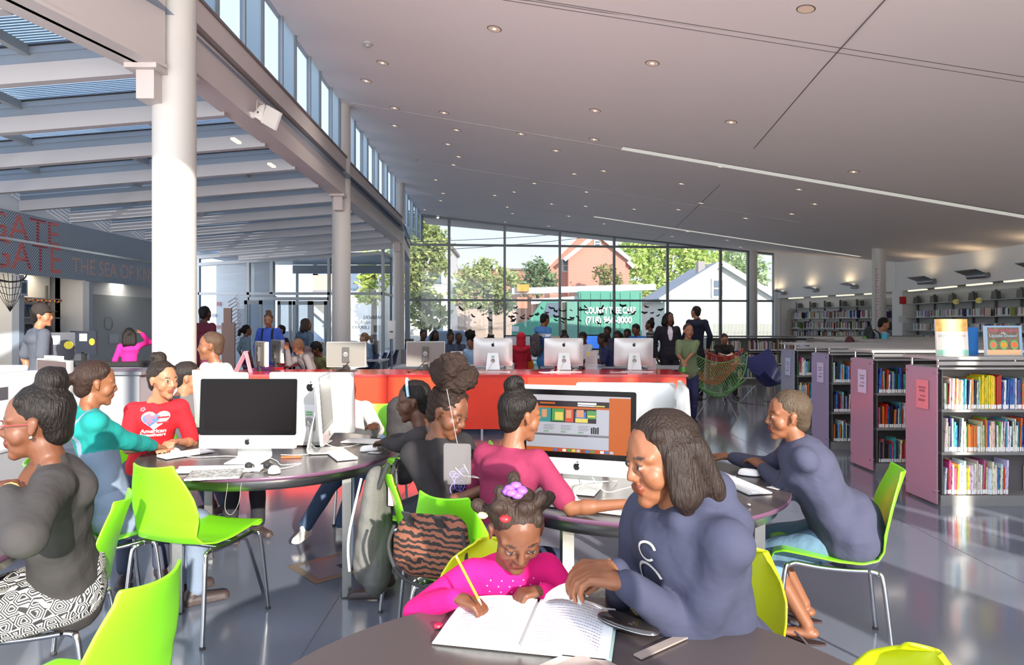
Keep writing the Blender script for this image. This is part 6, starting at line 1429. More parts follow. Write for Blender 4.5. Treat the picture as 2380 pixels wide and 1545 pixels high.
def person(label, head, pelvis, face, body, k=1.0, skin='brown', top=((60, 60, 60), 1.0), bottom=((50, 50, 60), 1.0), shoe=(60, 50, 50), hair=('short', (36, 30, 28)),
           lh=None, rh=None, lf=None, rf=None, curl=.5, vox=.012, sit=True, hs=None, lpole=None, rpole=None, topm=None, botm=None, toppaint=(), hand_dir=None, group=None, extra=None, wide=1.0, hood=False, shoes=True, foot_dir=None):
    sk = SK[skin]; H = V(head); P_ = V(pelvis); hf = V(face).normalized(); f = V((body[0], body[1], 0)).normalized(); r = V((f.y, -f.x, 0)); hs = hs or (k * .35 + .65)
    hr = hf.cross(V((0, 0, 1))).normalized(); hu = hr.cross(hf).normalized(); Z_ = V((0, 0, 1))
    if not sit: P_.z = min(P_.z, .82 * k + .06)
    t = thing('person', label, 'person', (P_.x, P_.y, 0)); t_o = V((P_.x, P_.y, 0))
    H = H - t_o; P_ = P_ - t_o
    tg = lambda q: (V(q) - t_o) if q is not None else None
    N = H - (hu * .4 + Z_ * .6).normalized() * .134 * hs - hf * .034 * hs
    T = (N - P_).normalized(); side = r
    S = {1: N - T * .052 * k + r * .150 * k * (.5 + wide / 2), -1: N - T * .052 * k - r * .150 * k * (.5 + wide / 2)}
    chest = N - T * .17 * k + f * .005; waist = P_ + (N - P_) * .38 + f * .012
    pr = []; A = pr.append
    # head
    def h(x, y, z): return H + hr * x * hs + hf * y * hs + hu * z * hs
    A((h(0, -.022, .030), h(0, .012, .034), .077 * hs, .074 * hs, hr, .93, 1.12, sk)); A((h(0, .02, .0), h(0, .045, -.062), .064 * hs, .042 * hs, hr, 1.0, .95, sk))
    A((h(0, .055, -.075), h(0, .068, -.088), .026 * hs, .021 * hs, hr, 1.2, 1, sk)); A((h(0, .082, .022), h(0, .098, -.018), .008 * hs, .0115 * hs, hr, 1, 1, sk))
    for s in (-1, 1):
        A((h(s * .012, .088, -.022), h(s * .010, .090, -.024), .0085 * hs, .0085 * hs, hr, 1, 1, sk)); A((h(s * .034, .052, -.018), h(s * .036, .048, -.03), .030 * hs, .028 * hs, hr, 1, 1, sk))
        A((h(s * .046, .060, .028), h(s * .012, .076, .028), .014 * hs, .013 * hs, hr, 1, 1, sk)); A((h(s * .031, .074, .008), h(s * .031, .076, .008), .0145 * hs, .0145 * hs, hr, 1, 1, sk))
        A((h(s * .078, -.006, .012), h(s * .076, .002, -.020), .015 * hs, .010 * hs, hr, .5, 1.1, sk))
    lip = tuple(int(a * b) for a, b in zip(sk, (.86, .66, .66))); A((h(-.017, .086, -.047), h(.017, .086, -.047), .0085 * hs, .0085 * hs, hu, 1, 1, lip)); A((h(-.013, .085, -.057), h(.013, .085, -.057), .008 * hs, .008 * hs, hu, 1, 1, lip))
    paint = [(h(0, .09, -.051), (hr, hf, hu), (.026 * hs, .03 * hs, .012 * hs), lip)]
    for s in (-1, 1):
        paint += [(h(s * .031, .085, .009), (hr, hf, hu), (.0130 * hs, .02 * hs, .0046 * hs), (140, 128, 120)), (h(s * .031, .087, .009), (hr, hf, hu), (.0064 * hs, .02 * hs, .0056 * hs), (34, 24, 20)),
                  (h(s * .031, .085, .0155), (hr, hf, hu), (.015 * hs, .02 * hs, .0022 * hs), (44, 30, 26)), (h(s * .032, .085, .032), (hr, hf, hu), (.018 * hs, .03 * hs, .0042 * hs), (44, 32, 28))]
    if hs < .0: paint = []
    # neck and trunk
    A((N - T * .03, H - hu * .06 * hs - hf * .01, .050 * hs, .047 * hs, r, 1, 1, sk)); A((N - T * .04, N + hf * .0, .055 * k, .050 * k, r, 1.5, .8, sk))
    A((chest, waist, .115 * k, .095 * k, r, 1.15, .75, sk)); A((waist, P_, .10 * k, .115 * k, r, 1.15, .8, sk))
    TP = [];  B = TP.append; tc, slv = top[0], top[1]
    B((chest + T * .045 * k, waist, .128 * k * wide, .113 * k * wide, r, 1.2, .83, tc)); B((waist, P_ - T * .02, .115 * k * wide, .132 * k * wide, r, 1.18, .86, tc))
    B((N - T * .062 * k + r * .06 * k, N - T * .062 * k - r * .06 * k, .066 * k, .066 * k, f, .95, .85, tc)); B((N - T * .02 * k, N - T * .06 * k, .062 * k, .075 * k, r, 1.0, .9, tc))
    B((N - T * .11 * k - f * .035 * k + r * .05 * k, N - T * .11 * k - f * .035 * k - r * .05 * k, .085 * k * wide, .085 * k * wide, f, 1, .9, tc))
    if wide > 1.08: B((P_ + Z_ * .05, P_ + Z_ * .02, .14 * k * wide, .15 * k * wide, r, 1.15, .95, tc))
    l1, l2 = .285 * k, .25 * k; joints = {}
    for s, tgt, pole in ((1, tg(rh), rpole), (-1, tg(lh), lpole)):
        if tgt is None: tgt = (P_ + f * .28 * k + r * s * .10 * k + Z_ * .24 * k) if sit else S[s] - Z_ * .50 * k + r * s * .06 * k + f * .03
        pole = V(pole) if pole is not None else (r * s * .45 - Z_ * 1.0 - f * .35)
        E, wv = ik(S[s], tgt, l1, l2, pole); joints[s] = (E, wv)
        A((S[s], E, .046 * k, .036 * k, f, 1, 1, sk)); A((E, wv, .036 * k, .024 * k, f, 1, .95, sk)); A((E.lerp(wv, .25), E.lerp(wv, .4), .038 * k, .035 * k, f, 1, 1, sk))
        hd_ = (wv - E).normalized() if hand_dir is None or hand_dir.get(s) is None else V(hand_dir[s])
        hd_ = (hd_ - Z_ * .1).normalized(); pn = -Z_ if abs(hd_.z) < .85 else -r * s
        c_ = curl[s] if isinstance(curl, dict) else curl
        pr.extend(hand_prims(wv, hd_, pn, k ** .8, c_, sk, 1 if (hd_.cross(pn)).dot(r * -s) > 0 else -1))
        B((N - T * .07 * k + r * s * .05 * k, S[s] - T * .01 * k, .068 * k, .066 * k, f, 1, .95, tc)); B((S[s] - T * .01, S[s], .056 * k, .056 * k, f, 1, 1, tc))
        fr = min(1, slv * 2); e_ = S[s].lerp(E, fr); wx = max(1, wide) ** .5; B((S[s], e_, .057 * k * wx, (.052 if slv > .55 else .060) * k * wx, f, 1, 1, tc)); B((S[s], S[s].lerp(waist, .35), .052 * k, .07 * k, f, 1, 1, tc)); B((S[s] - T * .02, chest + r * s * .05 * k, .060 * k, .095 * k, f, 1, .85, tc)); B((S[s].lerp(E, .25), chest + r * s * .06 * k, .052 * k, .085 * k, f, 1, .85, tc))
        if slv > .5: B((E, E.lerp(wv, (slv - .5) * 2 * .97), .056 * k * wx, .040 * k, f, 1, 1, tc))
    # legs
    BP = []; C = BP.append; bc, blen = bottom
    C((P_ + r * .05 * k + Z_ * .07 * k, P_ - r * .05 * k + Z_ * .07 * k, .115 * k, .115 * k, f, 1, 1, bc)); C((P_ + r * .06 * k, P_ - r * .06 * k, .118 * k, .118 * k, f, 1.0, 1, bc))
    t1, t2 = .43 * k, .41 * k; SH = []
    for s, ft in ((1, tg(rf)), (-1, tg(lf))):
        hip = P_ + r * s * .085 * k - Z_ * .01
        if ft is None: ft = (P_ * V((1, 1, 0)).length * 0 if False else V((P_.x, P_.y, .075)) + (f * .42 * k if sit else f * .02 * s) + r * s * (.11 if sit else .09) * k)
        K, an = ik(hip, ft, t1, t2, f + Z_ * (1.2 if sit else .05)); A((hip, K, .078 * k, .052 * k, f, 1, 1, sk)); A((K, an, .050 * k, .034 * k, f, 1, 1, sk)); A((K.lerp(an, .2), K.lerp(an, .4), .052 * k, .048 * k, f, 1, 1, sk))
        fd = (V(foot_dir) if foot_dir is not None else f + r * s * .15).normalized(); foot0 = an + V((0, 0, -.045 * k)); A((foot0 - fd * .03 * k, foot0 + fd * .13 * k, .032 * k, .024 * k, r, 1.2, .85, sk)); A((an, foot0, .036 * k, .034 * k, f, 1, 1, sk))
        fr = min(1, blen * 2); C((hip, hip.lerp(K, fr), .098 * k, (.075 if fr == 1 else .088) * k, f, 1, 1, bc))
        if blen > .5: C((K, K.lerp(an, (blen - .5) * 2 * .95), .070 * k, .055 * k, f, 1, 1, bc))
        SH.append([(foot0 - fd * .045 * k + Z_ * .0, foot0 + fd * .15 * k - Z_ * .008 * k, .040 * k, .032 * k, r, 1.12, .9, shoe), (foot0 - fd * .03 * k + Z_ * .03 * k, foot0 - fd * .0 + Z_ * .05 * k, .043 * k, .041 * k, r, 1, 1, shoe), (foot0 - fd * .05 * k - Z_ * .022 * k, foot0 + fd * .16 * k - Z_ * .022 * k, .022 * k, .020 * k, r, 2.0, .6, tuple(int(c * .8 + 30) for c in shoe))])
    b_ = fuse('body', pr, vox, M_skin, t, 3 if vox < .008 else 2, paint)
    pf = lambda key: None
    tpaint = [(N + r * a * k + f * b * k + T * c * k, (r, f, T), tuple(q * k for q in rr), cc) for (a, b, c, rr, cc) in toppaint]
    g = fuse('hoodie' if hood else 'shirt', TP + ([(H - hf * .09 - hu * .10 + r * .04, H - hf * .09 - hu * .10 - r * .04, .065, .065, f, 1.1, .9, tc), (N - f * .085 + r * .08 - T * .03, N - f * .085 - r * .08 - T * .03, .068, .068, f, 1, .9, tc), (N + f * .045 + r * .05 - T * .02, N + f * .05 - T * .045, .034, .032, f, 1, 1, tc), (N + f * .045 - r * .05 - T * .02, N + f * .05 - T * .045, .034, .032, f, 1, 1, tc)] if hood else []), max(vox, .007), topm or M_cloth, t, (20 if wide < 1.2 else 40) if vox < .01 else 5, tpaint, wob=.0045 * k if vox < .01 else 0)
    fuse('trousers', BP, max(vox, .008), botm or M_cloth, t, 8 if vox < .01 else 3, (), wob=.003 if vox < .01 else 0)
    if shoes:
        for s_ in SH: fuse('shoe', s_, max(vox * .9, .006), M_shoe, t, 3)
    # hair
    st, hc = hair[0], hair[1]; HP = []; D = HP.append; mh = M_hair
    D((h(0, -.030, .040), h(0, -.008, .052), .082 * hs, .078 * hs, hr, .98, 1.08, hc)); D((h(0, -.045, .0), h(0, -.05, -.03), .062 * hs, .05 * hs, hr, 1.1, 1, hc))
    if st in ('bun', 'puff', 'pony', 'pigtails', 'long', 'bob'): D((h(-.045, .025, .078), h(.045, .025, .078), .026 * hs, .026 * hs, hf, 1, 1, hc))
    if st == 'bun': D((h(0, -.055, .135), h(0, -.045, .142), .045 * hs, .043 * hs, hr, 1.1, 1, hc)); D((h(.02, -.07, .16), h(.04, -.05, .155), .02 * hs, .02 * hs, hr, 1, 1, hc))
    if st == 'puff':
        mh = M_frizz
        rnd = random.Random(5)
        for i in range(26):
            d = V((rnd.gauss(0, 1), rnd.gauss(0, 1), rnd.gauss(0, 1))).normalized(); c_ = h(0, -.045, .175) + (hr * d.x * .075 + hf * d.y * .07 + hu * d.z * .055) * hs; D((c_, c_ + V(d) * .02, .045 * hs, .025 * hs, hr, 1, 1, hc))
    if st == 'pony':
        pts = [h(0, -.10, .03), h(0, -.145, .0), h(0, -.16, -.08), h(0, -.13, -.19), h(.0, -.11, -.27)]
        L_ = hair[2] if len(hair) > 2 else 1
        for i in range(4):
            if i > 1 and L_ < 1: break
            D((pts[i], pts[i + 1], (.030, .042, .045, .035)[i] * hs, (.042, .045, .035, .014)[i] * hs, hr, 1, .8, hc))
    if st in ('long', 'bob'):
        ln = -.20 if st == 'long' else -.13
        for s in (-1, 1): D((h(s * .066, -.01, .03), h(s * .080, -.005, ln * .6), .036 * hs, .040 * hs, hf, 1.2, .7, hc)); D((h(s * .080, -.005, ln * .6), h(s * .072, .0, ln), .038 * hs, .014 * hs, hf, 1.2, .7, hc))
        for x in (-.05, 0, .05): D((h(x, -.06, .02), h(x * 1.2, -.085, ln * .7), .05 * hs, .045 * hs, hr, 1.1, .8, hc)); D((h(x * 1.2, -.085, ln * .7), h(x * 1.3, -.07, ln * 1.1), .042 * hs, .02 * hs, hr, 1.1, .8, hc))
    if st == 'pigtails':
        for (x, y, z_) in ((-.05, .0, .125), (.045, -.02, .13), (-.085, -.05, .05), (.09, -.045, .04), (.0, -.09, .09)): D((h(x, y, z_), h(x * 1.25, y * 1.2 - .01, z_ + .006), .019 * hs, .022 * hs, hr, 1, 1, hc)); 
        for (x, y, z_) in ((-.02, .02, .125), (.05, .005, .115)): D((h(x, y, z_), h(x + .02, y, z_), .02 * hs, .02 * hs, hr, 1, 1, hc))
    if st == 'cap':
        cp = []; D2 = cp.append; D2((h(0, -.012, .055), h(0, .0, .062), .088 * hs, .084 * hs, hr, 1, 1.1, hair[2])); D2((h(-.04, .09, .052), h(.04, .09, .052), .045 * hs, .045 * hs, hf, 1.3, .12, hair[2]))
        fuse('cap', cp, max(vox, .007), M_cloth, t, 3)
    if st == 'hood':
        cp = [(h(0, -.02, .03), h(0, .0, .04), .102 * hs, .098 * hs, hr, 1, 1.1, hair[2]), (h(0, -.03, -.04), N - T * .02, .09 * hs, .09 * hs, r, 1.1, 1, hair[2])]; fuse('hood', cp, max(vox, .008), M_cloth, t, 3)
    if st != 'bald': fuse('hair', HP, max(vox, .0065), mh, t, 5, (), wob=.006 * hs if mh is M_frizz else 0, wsc=60 if mh is M_frizz else 22)
    info = dict(h=h, N=N, T=T, f=f, r=r, S=S, J=joints, P=P_, chest=chest, shirt=g, t=t, hr=hr, hf=hf, hu=hu, hs=hs, k=k, o=t_o, body=b_)
    if extra: extra(info)
    return info
def decal(me, g, origin, right, up, nrm, m, parent, name='print', lift=.0025):
    """press a flat drawing onto a garment"""
    from mathutils.bvhtree import BVHTree
    bt = BVHTree.FromPolygons([v.co for v in g.data.vertices], [tuple(p.vertices) for p in g.data.polygons]); nrm = V(nrm).normalized(); right = V(right).normalized(); up = V(up).normalized()
    bad = []
    for v in me.vertices:
        p = V(origin) + right * v.co.x + up * v.co.y; hit = bt.ray_cast(p - nrm * .10, nrm, .30)
        if hit[0] is None: bad.append(v.index)
        else: v.co = hit[0] + nrm * lift
    if bad:
        import bmesh
        bm_ = bmesh.new(); bm_.from_mesh(me); bm_.verts.ensure_lookup_table(); bmesh.ops.delete(bm_, geom=[bm_.verts[q] for q in bad], context='VERTS'); bm_.to_mesh(me); bm_.free()
        if not len(me.vertices): return None
    me.materials.clear(); me.materials.append(m); me.update(); return link(name, me, parent)
def flat(poly): 
    mb = MB(); n = len(poly); c = (sum(p[0] for p in poly) / n, sum(p[1] for p in poly) / n)
    vs = [(*c, 0)] + [(c[0] + (p[0] - c[0]) * q, c[1] + (p[1] - c[1]) * q, 0) for q in (.33, .66, 1) for p in poly]
    fs = [(0, 1 + i, 1 + (i + 1) % n) for i in range(n)] + [(1 + j * n + i, 1 + (j + 1) * n + i, 1 + (j + 1) * n + (i + 1) % n, 1 + j * n + (i + 1) % n) for j in range(2) for i in range(n)]
    mb.add(vs, fs); return mb.mesh('print', M_cloth)
def ell(cx, cy, rx, ry, n=16, a0=0): return [(cx + rx * math.cos(2 * PI * i / n + a0), cy + ry * math.sin(2 * PI * i / n + a0)) for i in range(n)]
BLK = (22, 18, 17)
# --- foreground
def x1(i):
    h = i['h']; m = mat('glasses_red', (150, 40, 44), .3); t = i['t']; hr, hf, hu = i['hr'], i['hf'], i['hu']
    for s in (-1, 1):
        mb = MB(); mb.tube([h(s * .033, .108, .006) + (hr * math.cos(a * PI / 8) * .024 + hu * math.sin(a * PI / 8) * .014) for a in range(17)], .002, 6); mb.build('spectacles', m, t)
        mb = MB(); mb.tube([h(s * .056, .104, .012), h(s * .078, .05, .012), h(s * .08, -.005, .008)], .002, 6); mb.build('spectacle_arm', m, t)
    mb = MB(); mb.tube([h(-.01, .108, .01), h(.01, .108, .01)], .002, 6); mb.build('spectacle_bridge', m, t)
    E, w = i['J'][-1]; mb = MB(); mb.tube([w + V((.03 * math.cos(a * PI / 6), .01, .03 * math.sin(a * PI / 6))) for a in range(13)], .004, 6); mb.build('bracelet', mat('wooden_beads', (180, 140, 80), .4), t)
    mb = MB(); mb.ball(h(-.083, .0, -.032), .007, 8); mb.build('earring', mat('silver', (220, 220, 222), .15, 1), t)
def pattern_mat():
    m = mat('black_white_pattern', (230, 230, 228), .8); t = m.node_tree; b = t.nodes['Principled BSDF']; co = t.nodes.new('ShaderNodeTexCoord'); mp = t.nodes.new('ShaderNodeMapping'); mp.inputs['Scale'].default_value = (22, 22, 22); mp.inputs['Rotation'].default_value = (.6, .4, .5)
    t.links.new(co.outputs['Object'], mp.inputs[0]); v = t.nodes.new('ShaderNodeTexVoronoi'); v.distance = 'MANHATTAN'; v.inputs['Scale'].default_value = 1; v.inputs['Randomness'].default_value = .25; t.links.new(mp.outputs[0], v.inputs['Vector'])
    s = t.nodes.new('ShaderNodeMath'); s.operation = 'MULTIPLY'; s.inputs[1].default_value = 26; t.links.new(v.outputs['Distance'], s.inputs[0]); q = t.nodes.new('ShaderNodeMath'); q.operation = 'SINE'; t.links.new(s.outputs[0], q.inputs[0])
    g = t.nodes.new('ShaderNodeMath'); g.operation = 'GREATER_THAN'; g.inputs[1].default_value = .1; t.links.new(q.outputs[0], g.inputs[0]); mx = t.nodes.new('ShaderNodeMix'); mx.data_type = 'RGBA'; mx.inputs[6].default_value = (*lin((34, 34, 36)), 1); mx.inputs[7].default_value = (*lin((196, 196, 192)), 1)
    t.links.new(g.outputs[0], mx.inputs[0]); t.links.new(mx.outputs[2], b.inputs['Base Color']); return m
person('person in red glasses, black jumper and black-and-white patterned trousers', W(88, 985, 2.2), (-1.60, 2.47, .55), (-.93, -.36, -.08), (-.85, -.52), 1.0, 'brown', ((58, 56, 56), 1.0), ((220, 220, 220), 1.0),
       hair=('bun', BLK), lh=W(20, 1148, 2.02), rh=W(-50, 1160, 2.3), curl=.9, vox=.0055, botm=pattern_mat(), extra=x1, toppaint=[(0, .10, -.02, (.05, .12, .10), SK['brown']), (0, .11, -.09, (.028, .12, .05), SK['brown'])], lpole=(1, -.1, -.25), wide=1.06)
person('person with a long brown ponytail in turquoise top and grey dungarees, back to camera', W(222, 893, 3.50), (-2.02, 3.45, .52), (.75, .62, -.15), (.72, .66), .9, 'mid', ((24, 128, 124), 1.0), ((112, 126, 146), 1.0), hair=('pony', (44, 30, 24)),
       rh=(-1.99, 3.86, .79), lh=(-2.12, 4.0, .79), curl=.25, vox=.007, rpole=(.2, -.9, -.6), toppaint=[(.055, -.05, -.2, (.022, .14, .2), (122, 138, 160)), (-.055, -.05, -.2, (.022, .14, .2), (122, 138, 160)), (0, -.05, -.44, (.22, .2, .2), (112, 126, 146))],
       extra=lambda i: (decal(flat(ell(0, 0, .07, .07)), i['shirt'], i['N'] - i['T'] * .36 - i['f'] * .1, -i['r'], i['T'], -i['f'], mat('fluffy_grey', (190, 190, 188), .9, bump=1, bscale=120), i['t'], 'plush_patch', .004),
                        decal(flat(ell(-.01, .02, .05, .016)), i['shirt'], i['N'] - i['T'] * .36 - i['f'] * .1, -i['r'], i['T'], -i['f'], mat('purple_felt', (104, 84, 170), .8), i['t'], 'purple_band', .007)))
def red_extra(i):
    g, t = i['shirt'], i['t']; o = i['N'] - i['T'] * .145 + i['f'] * .1; R_, U, n = i['r'] * -1, i['T'], i['f']; mwh = mat('print_white', (240, 236, 232), .8)
    heart = lambda x, y, s: [(x + s * .062 * (16 * math.sin(a) ** 3) / 16, y + s * .058 * (13 * math.cos(a) - 5 * math.cos(2 * a) - 2 * math.cos(3 * a) - math.cos(4 * a)) / 16) for a in [2 * PI * q / 28 for q in range(28)]]
    decal(flat(heart(0, .03, 1.25)), g, o, R_, U, n, mwh, t, 'heart_print', .002); decal(flat([(x * .92 - .012, y) for x, y in heart(-.012, .03, .85)]), g, o, R_, U, n, mat('print_denim', (86, 110, 160), .8), t, 'heart_print', .0035)
    for (x, y, s) in ((-.04, .055, .018), (-.03, .02, .016), (-.075, .10, .014), (-.01, .05, .012)):
        for q in range(5): decal(flat(ell(x + s * .7 * math.cos(q * 1.257), y + s * .7 * math.sin(q * 1.257), s * .42, s * .42, 8)), g, o, R_, U, n, mat('print_rose', (226, 100, 110), .8), t, 'flower_print', .0048)
    for y in (.05, .015): decal(flat([(.01, y), (.075, y), (.07, y - .014), (.01, y - .014)]), g, o, R_, U, n, mat('cloth_red_print', (214, 44, 52), .8), t, 'stripe_print', .0048)
    decal(text_mesh('American', .036, 0, .0008), g, o - U * .048, R_, U, n, mwh, t, 'lettering', .005); decal(text_mesh('Sweetheart', .030, 0, .0008), g, o - U * .074, R_, U, n, mwh, t, 'lettering', .005)
person('person in a red T-shirt with a heart print, hair in a bun, one fist clenched', W(378, 885, 4.10), (-2.30, 4.28, .52), (.90, -.42, -.10), (.45, -.89), .84, 'tan', ((178, 28, 38), .42), ((60, 66, 84), 1.0), hair=('bun', (40, 32, 28)),
       lh=(-1.98, 4.02, .80), rh=(-2.08, 3.92, .79), curl={1: .4, -1: 1.5}, vox=.0065, extra=red_extra)
person('person in a dark grey long-sleeved top leaning in behind the red T-shirt', W(436, 880, 4.85), (-2.12, 5.05, .54), (.88, .35, -.2), (.55, -.6), .88, 'tan', ((92, 90, 92), 1.0), ((40, 40, 46), 1.0), hair=('short', (40, 34, 32)), lh=(-1.85, 4.8, .79), vox=.009)
person('person in a bright white shirt walking past the first column', W(490, 806, 5.35), (-2.34, 5.42, .74), (-.9, -.35, -.05), (-.5, -.8), .82, 'mid', ((246, 246, 246), .45), ((60, 64, 80), 1.0), hair=('short', (74, 56, 44)), sit=False, vox=.009, wide=1.1)
def sneakers(i): pass
person('person in a pale sweater and white sneakers behind the white computer back', W(795, 897, 5.02), (-1.10, 5.22, .52), (-.15, -1, -.25), (0.05, -1), .88, 'mid', ((206, 200, 192), 1.0), ((66, 84, 112), 1.0), shoe=(226, 222, 214), hair=('pony', (70, 52, 42)),
       lf=(-1.18, 4.72, .10), rf=(-1.42, 4.66, .10), lh=(-.95, 4.72, .79), rh=(-1.3, 4.72, .79), vox=.007, wide=1.05)
person('person with a pale blue headband behind the girl in the black shirt', W(962, 935, 3.66), (-.40, 3.74, .52), (-1, -.08, -.15), (-1, .12), .8, 'dark', ((52, 48, 50), 1.0), ((50, 52, 60), 1.0), hair=('short', BLK), lh=(-.80, 4.0, .79), rh=(-.75, 4.15, .79), curl=.3, vox=.007,
       extra=lambda i: (lambda mb: mb.build('headband', mat('headband_blue', (150, 190, 210), .6), i['t']))((lambda mb: (mb.tube([i['h'](.089 * math.cos(a * PI / 12), .02, .045 + .097 * math.sin(a * PI / 12)) for a in range(13)], .008, 6), mb)[1])(MB())))
def puff_extra(i):
    g, t = i['shirt'], i['t']; o = i['N'] - i['T'] * .20 + i['f'] * .1; m = mat('print_violet', (134, 116, 206), .8)
    for (cx, cy, rr) in ((0, .0, .05), (.02, -.03, .035), (-.03, -.02, .04), (.025, .045, .03), (-.02, .03, .028), (0, 0, .02), (-.035, .05, .02)):
        mb = MB(); n = 22; vs = []
        for q in range(n + 1): a = q * .42; s = rr * (1 - q / n * .7); vs += [(cx + s * math.cos(a), cy + s * math.sin(a), 0), (cx + (s - .004) * math.cos(a), cy + (s - .004) * math.sin(a), 0)]
        mb.add(vs, [(2 * q, 2 * q + 1, 2 * q + 3, 2 * q + 2) for q in range(n)]); decal(mb.mesh('print', m), g, o, i['r'] * -1, i['T'], i['f'], m, t, 'swirl_print', .004)
    # clear pouch on a lanyard
    c = o + i['f'] * .16 - i['T'] * .03
    mb = MB(); mb.tube([i['N'] + i['r'] * .06, i['chest'] + i['f'] * .13, c + i['T'] * .08], .002, 6); mb.tube([i['N'] - i['r'] * .06, i['chest'] + i['f'] * .14 - i['r'] * .03, c + i['T'] * .08], .002, 6); mb.build('lanyard', mat('lanyard_white', (226, 222, 206), .6), t)
puffi = person('person in a black T-shirt with violet print and a big puff of frizzy hair', W(1040, 958, 3.02), (-.27, 3.10, .53), (.80, -.42, -.42), (.72, -.69), .92, 'brown', ((40, 38, 40), .62), ((50, 50, 60), 1.0), hair=('puff', (44, 33, 28)),
       lh=(.02, 3.16, .82), rh=(-.10, 2.92, .80), vox=.0065, wide=1.1, extra=puff_extra)
t = thing('clear_pouch', 'clear plastic pouch hanging from the lanyard of the black T-shirt', 'pouch', W(1063, 1078, 2.66), R(-10)); mb = MB(); mb.rbox(-.055, .055, -.003, .003, -.08, .08, .01); mb.build('pouch', glass('clear_vinyl', (226, 228, 232), .06, .1, haze=.04), t)
mb = MB(); mb.tube([(0, 0, .08), (-.07, .1, .28)], .0012, 5); mb.build('cord', M_cable, t)
person('person in a rose polo shirt with a high bun, reaching across to the mouse', W(1208, 968, 2.92), (-.06, 2.80, .53), (.86, .50, -.15), (.50, .866), .86, 'mid', ((126, 40, 70), .40), ((50, 56, 80), 1.0), hair=('bun', BLK),
       rh=(.44, 2.66, .795), lh=(.02, 3.12, .80), curl=.25, vox=.0055, rpole=(.1, -.5, -.8), lpole=(-1, -.2, -.6), hand_dir={1: (.9, -.1, -.05)},
       extra=lambda i: 0 if 1 else (lambda mb: mb.build('collar', mat('collar_rose', (176, 64, 98), .8), i['t']))((lambda mb: (mb.tube([i['N'] + i['T'] * .028 + i['r'] * .062 * math.cos(a * PI / 8) + i['f'] * .055 * math.sin(a * PI / 8) for a in range(17)], .011, 8), mb)[1])(MB())))
def girl_extra(i):
    h, t = i['h'], i['t']
    for (p, c, nm) in (((-.05, .0, .115), (206, 40, 46), 'hair_bobble'), ((.05, .035, .10), (206, 40, 46), 'hair_bobble'), ((.10, -.03, .04), (226, 226, 150), 'hair_bobble')):
        mb = MB(); mb.ball(h(*p), .012, 10, (1.3, 1.3, .8)); mb.build(nm, mat('bobble_%d%d' % (c[0], c[2]), c, .35), t)
    mb = MB()
    for q in range(7): a = q * .9; mb.ball(h(.02 + .02 * math.cos(a), -.015 + .015 * math.sin(a), .155 + .008 * (q % 2)), .014, 8, (1.2, 1.2, .7))
    mb.build('hair_ribbon', mat('ribbon_violet', (140, 84, 200), .5), t)
    g = i['shirt']; md = mat('sequin_pale', (246, 170, 214), .3)
    for ry in range(9):
        for rx in range(11):
            x = -.075 + rx * .015 + (ry % 2) * .007; decal(flat(ell(x, 0, .0022, .0022, 6)), g, i['N'] - i['T'] * (.05 + ry * .018) + i['f'] * .1, -i['r'], i['T'], i['f'], md, t, 'sequin', .0015) if (rx + ry) % 2 else None
gi = person('little person in a bright pink top with beaded bunches, writing with a pencil', W(1200, 1232, 1.86), (-.06, 2.12, .50), (.16, -.80, -.58), (.14, -1), .66, 'brown', ((204, 18, 106), 1.0), ((60, 60, 90), 1.0), hair=('pigtails', (50, 38, 32)),
       rh=W(1058, 1388, 1.76), lh=W(1262, 1372, 1.84), curl={1: 1.0, -1: 1.5}, vox=.0048, hs=.92, wide=1.12, rpole=(-1, .1, -.6), lpole=(.9, .1, -.8), hand_dir={1: (.92, -.3, -.05), -1: (-.75, -.3, .12)}, extra=girl_extra)
t = thing('pencil', 'yellow pencil held upright by the little person in pink', 'pencil', W(1112, 1392, 1.70)); a = W(1060, 1292, 1.74) - W(1112, 1392, 1.70)
mb = MB(); mb.cyl((0, 0, 0), a * .95, .0038, n=6); mb.build('shaft', mat('pencil_yellow', (236, 150, 30), .4), t); mb = MB(); mb.cyl(a * .95, a, .0038, n=8); mb.build('eraser', mat('eraser_pink', (220, 130, 130), .7), t); mb = MB(); mb.cyl(-a * .14, (0, 0, 0), .0008, .0038, 6); mb.build('tip', mat('pencil_wood', (214, 180, 130), .7), t)
def hoodie_extra(i):
    g, t = i['shirt'], i['t']; o = i['N'] - i['T'] * .16 + i['f'] * .1; m = mat('print_cream', (200, 196, 190), .8)
    decal(text_mesh('Aero', .10, 0, .003), g, o + i['T'] * .01 + i['r'] * -.0, i['r'] * -1, i['T'], i['f'], m, t, 'lettering', .004) if 0 else None
    for rr, w, cy in ((.06, .010, -.03), (.035, .008, .05)):
        mb = MB(); n = 20; vs = []
        for q in range(n + 1): a = .4 + q * 5.2 / n; vs += [(rr * math.cos(a), cy + rr * .8 * math.sin(a), 0), ((rr - w) * math.cos(a), cy + (rr - w) * .8 * math.sin(a), 0)]
        mb.add(vs, [(2 * q, 2 * q + 1, 2 * q + 3, 2 * q + 2) for q in range(n)]); decal(mb.mesh('print', m), g, o, -i['r'], i['T'], i['f'], m, t, 'swirl_print', .004)
    decal(flat([(-.05, -.12), (.06, -.07), (.065, -.09), (-.04, -.15)]), g, o, -i['r'], i['T'], i['f'], mat('print_yellow', (196, 180, 70), .8), t, 'stripe_print', .004)
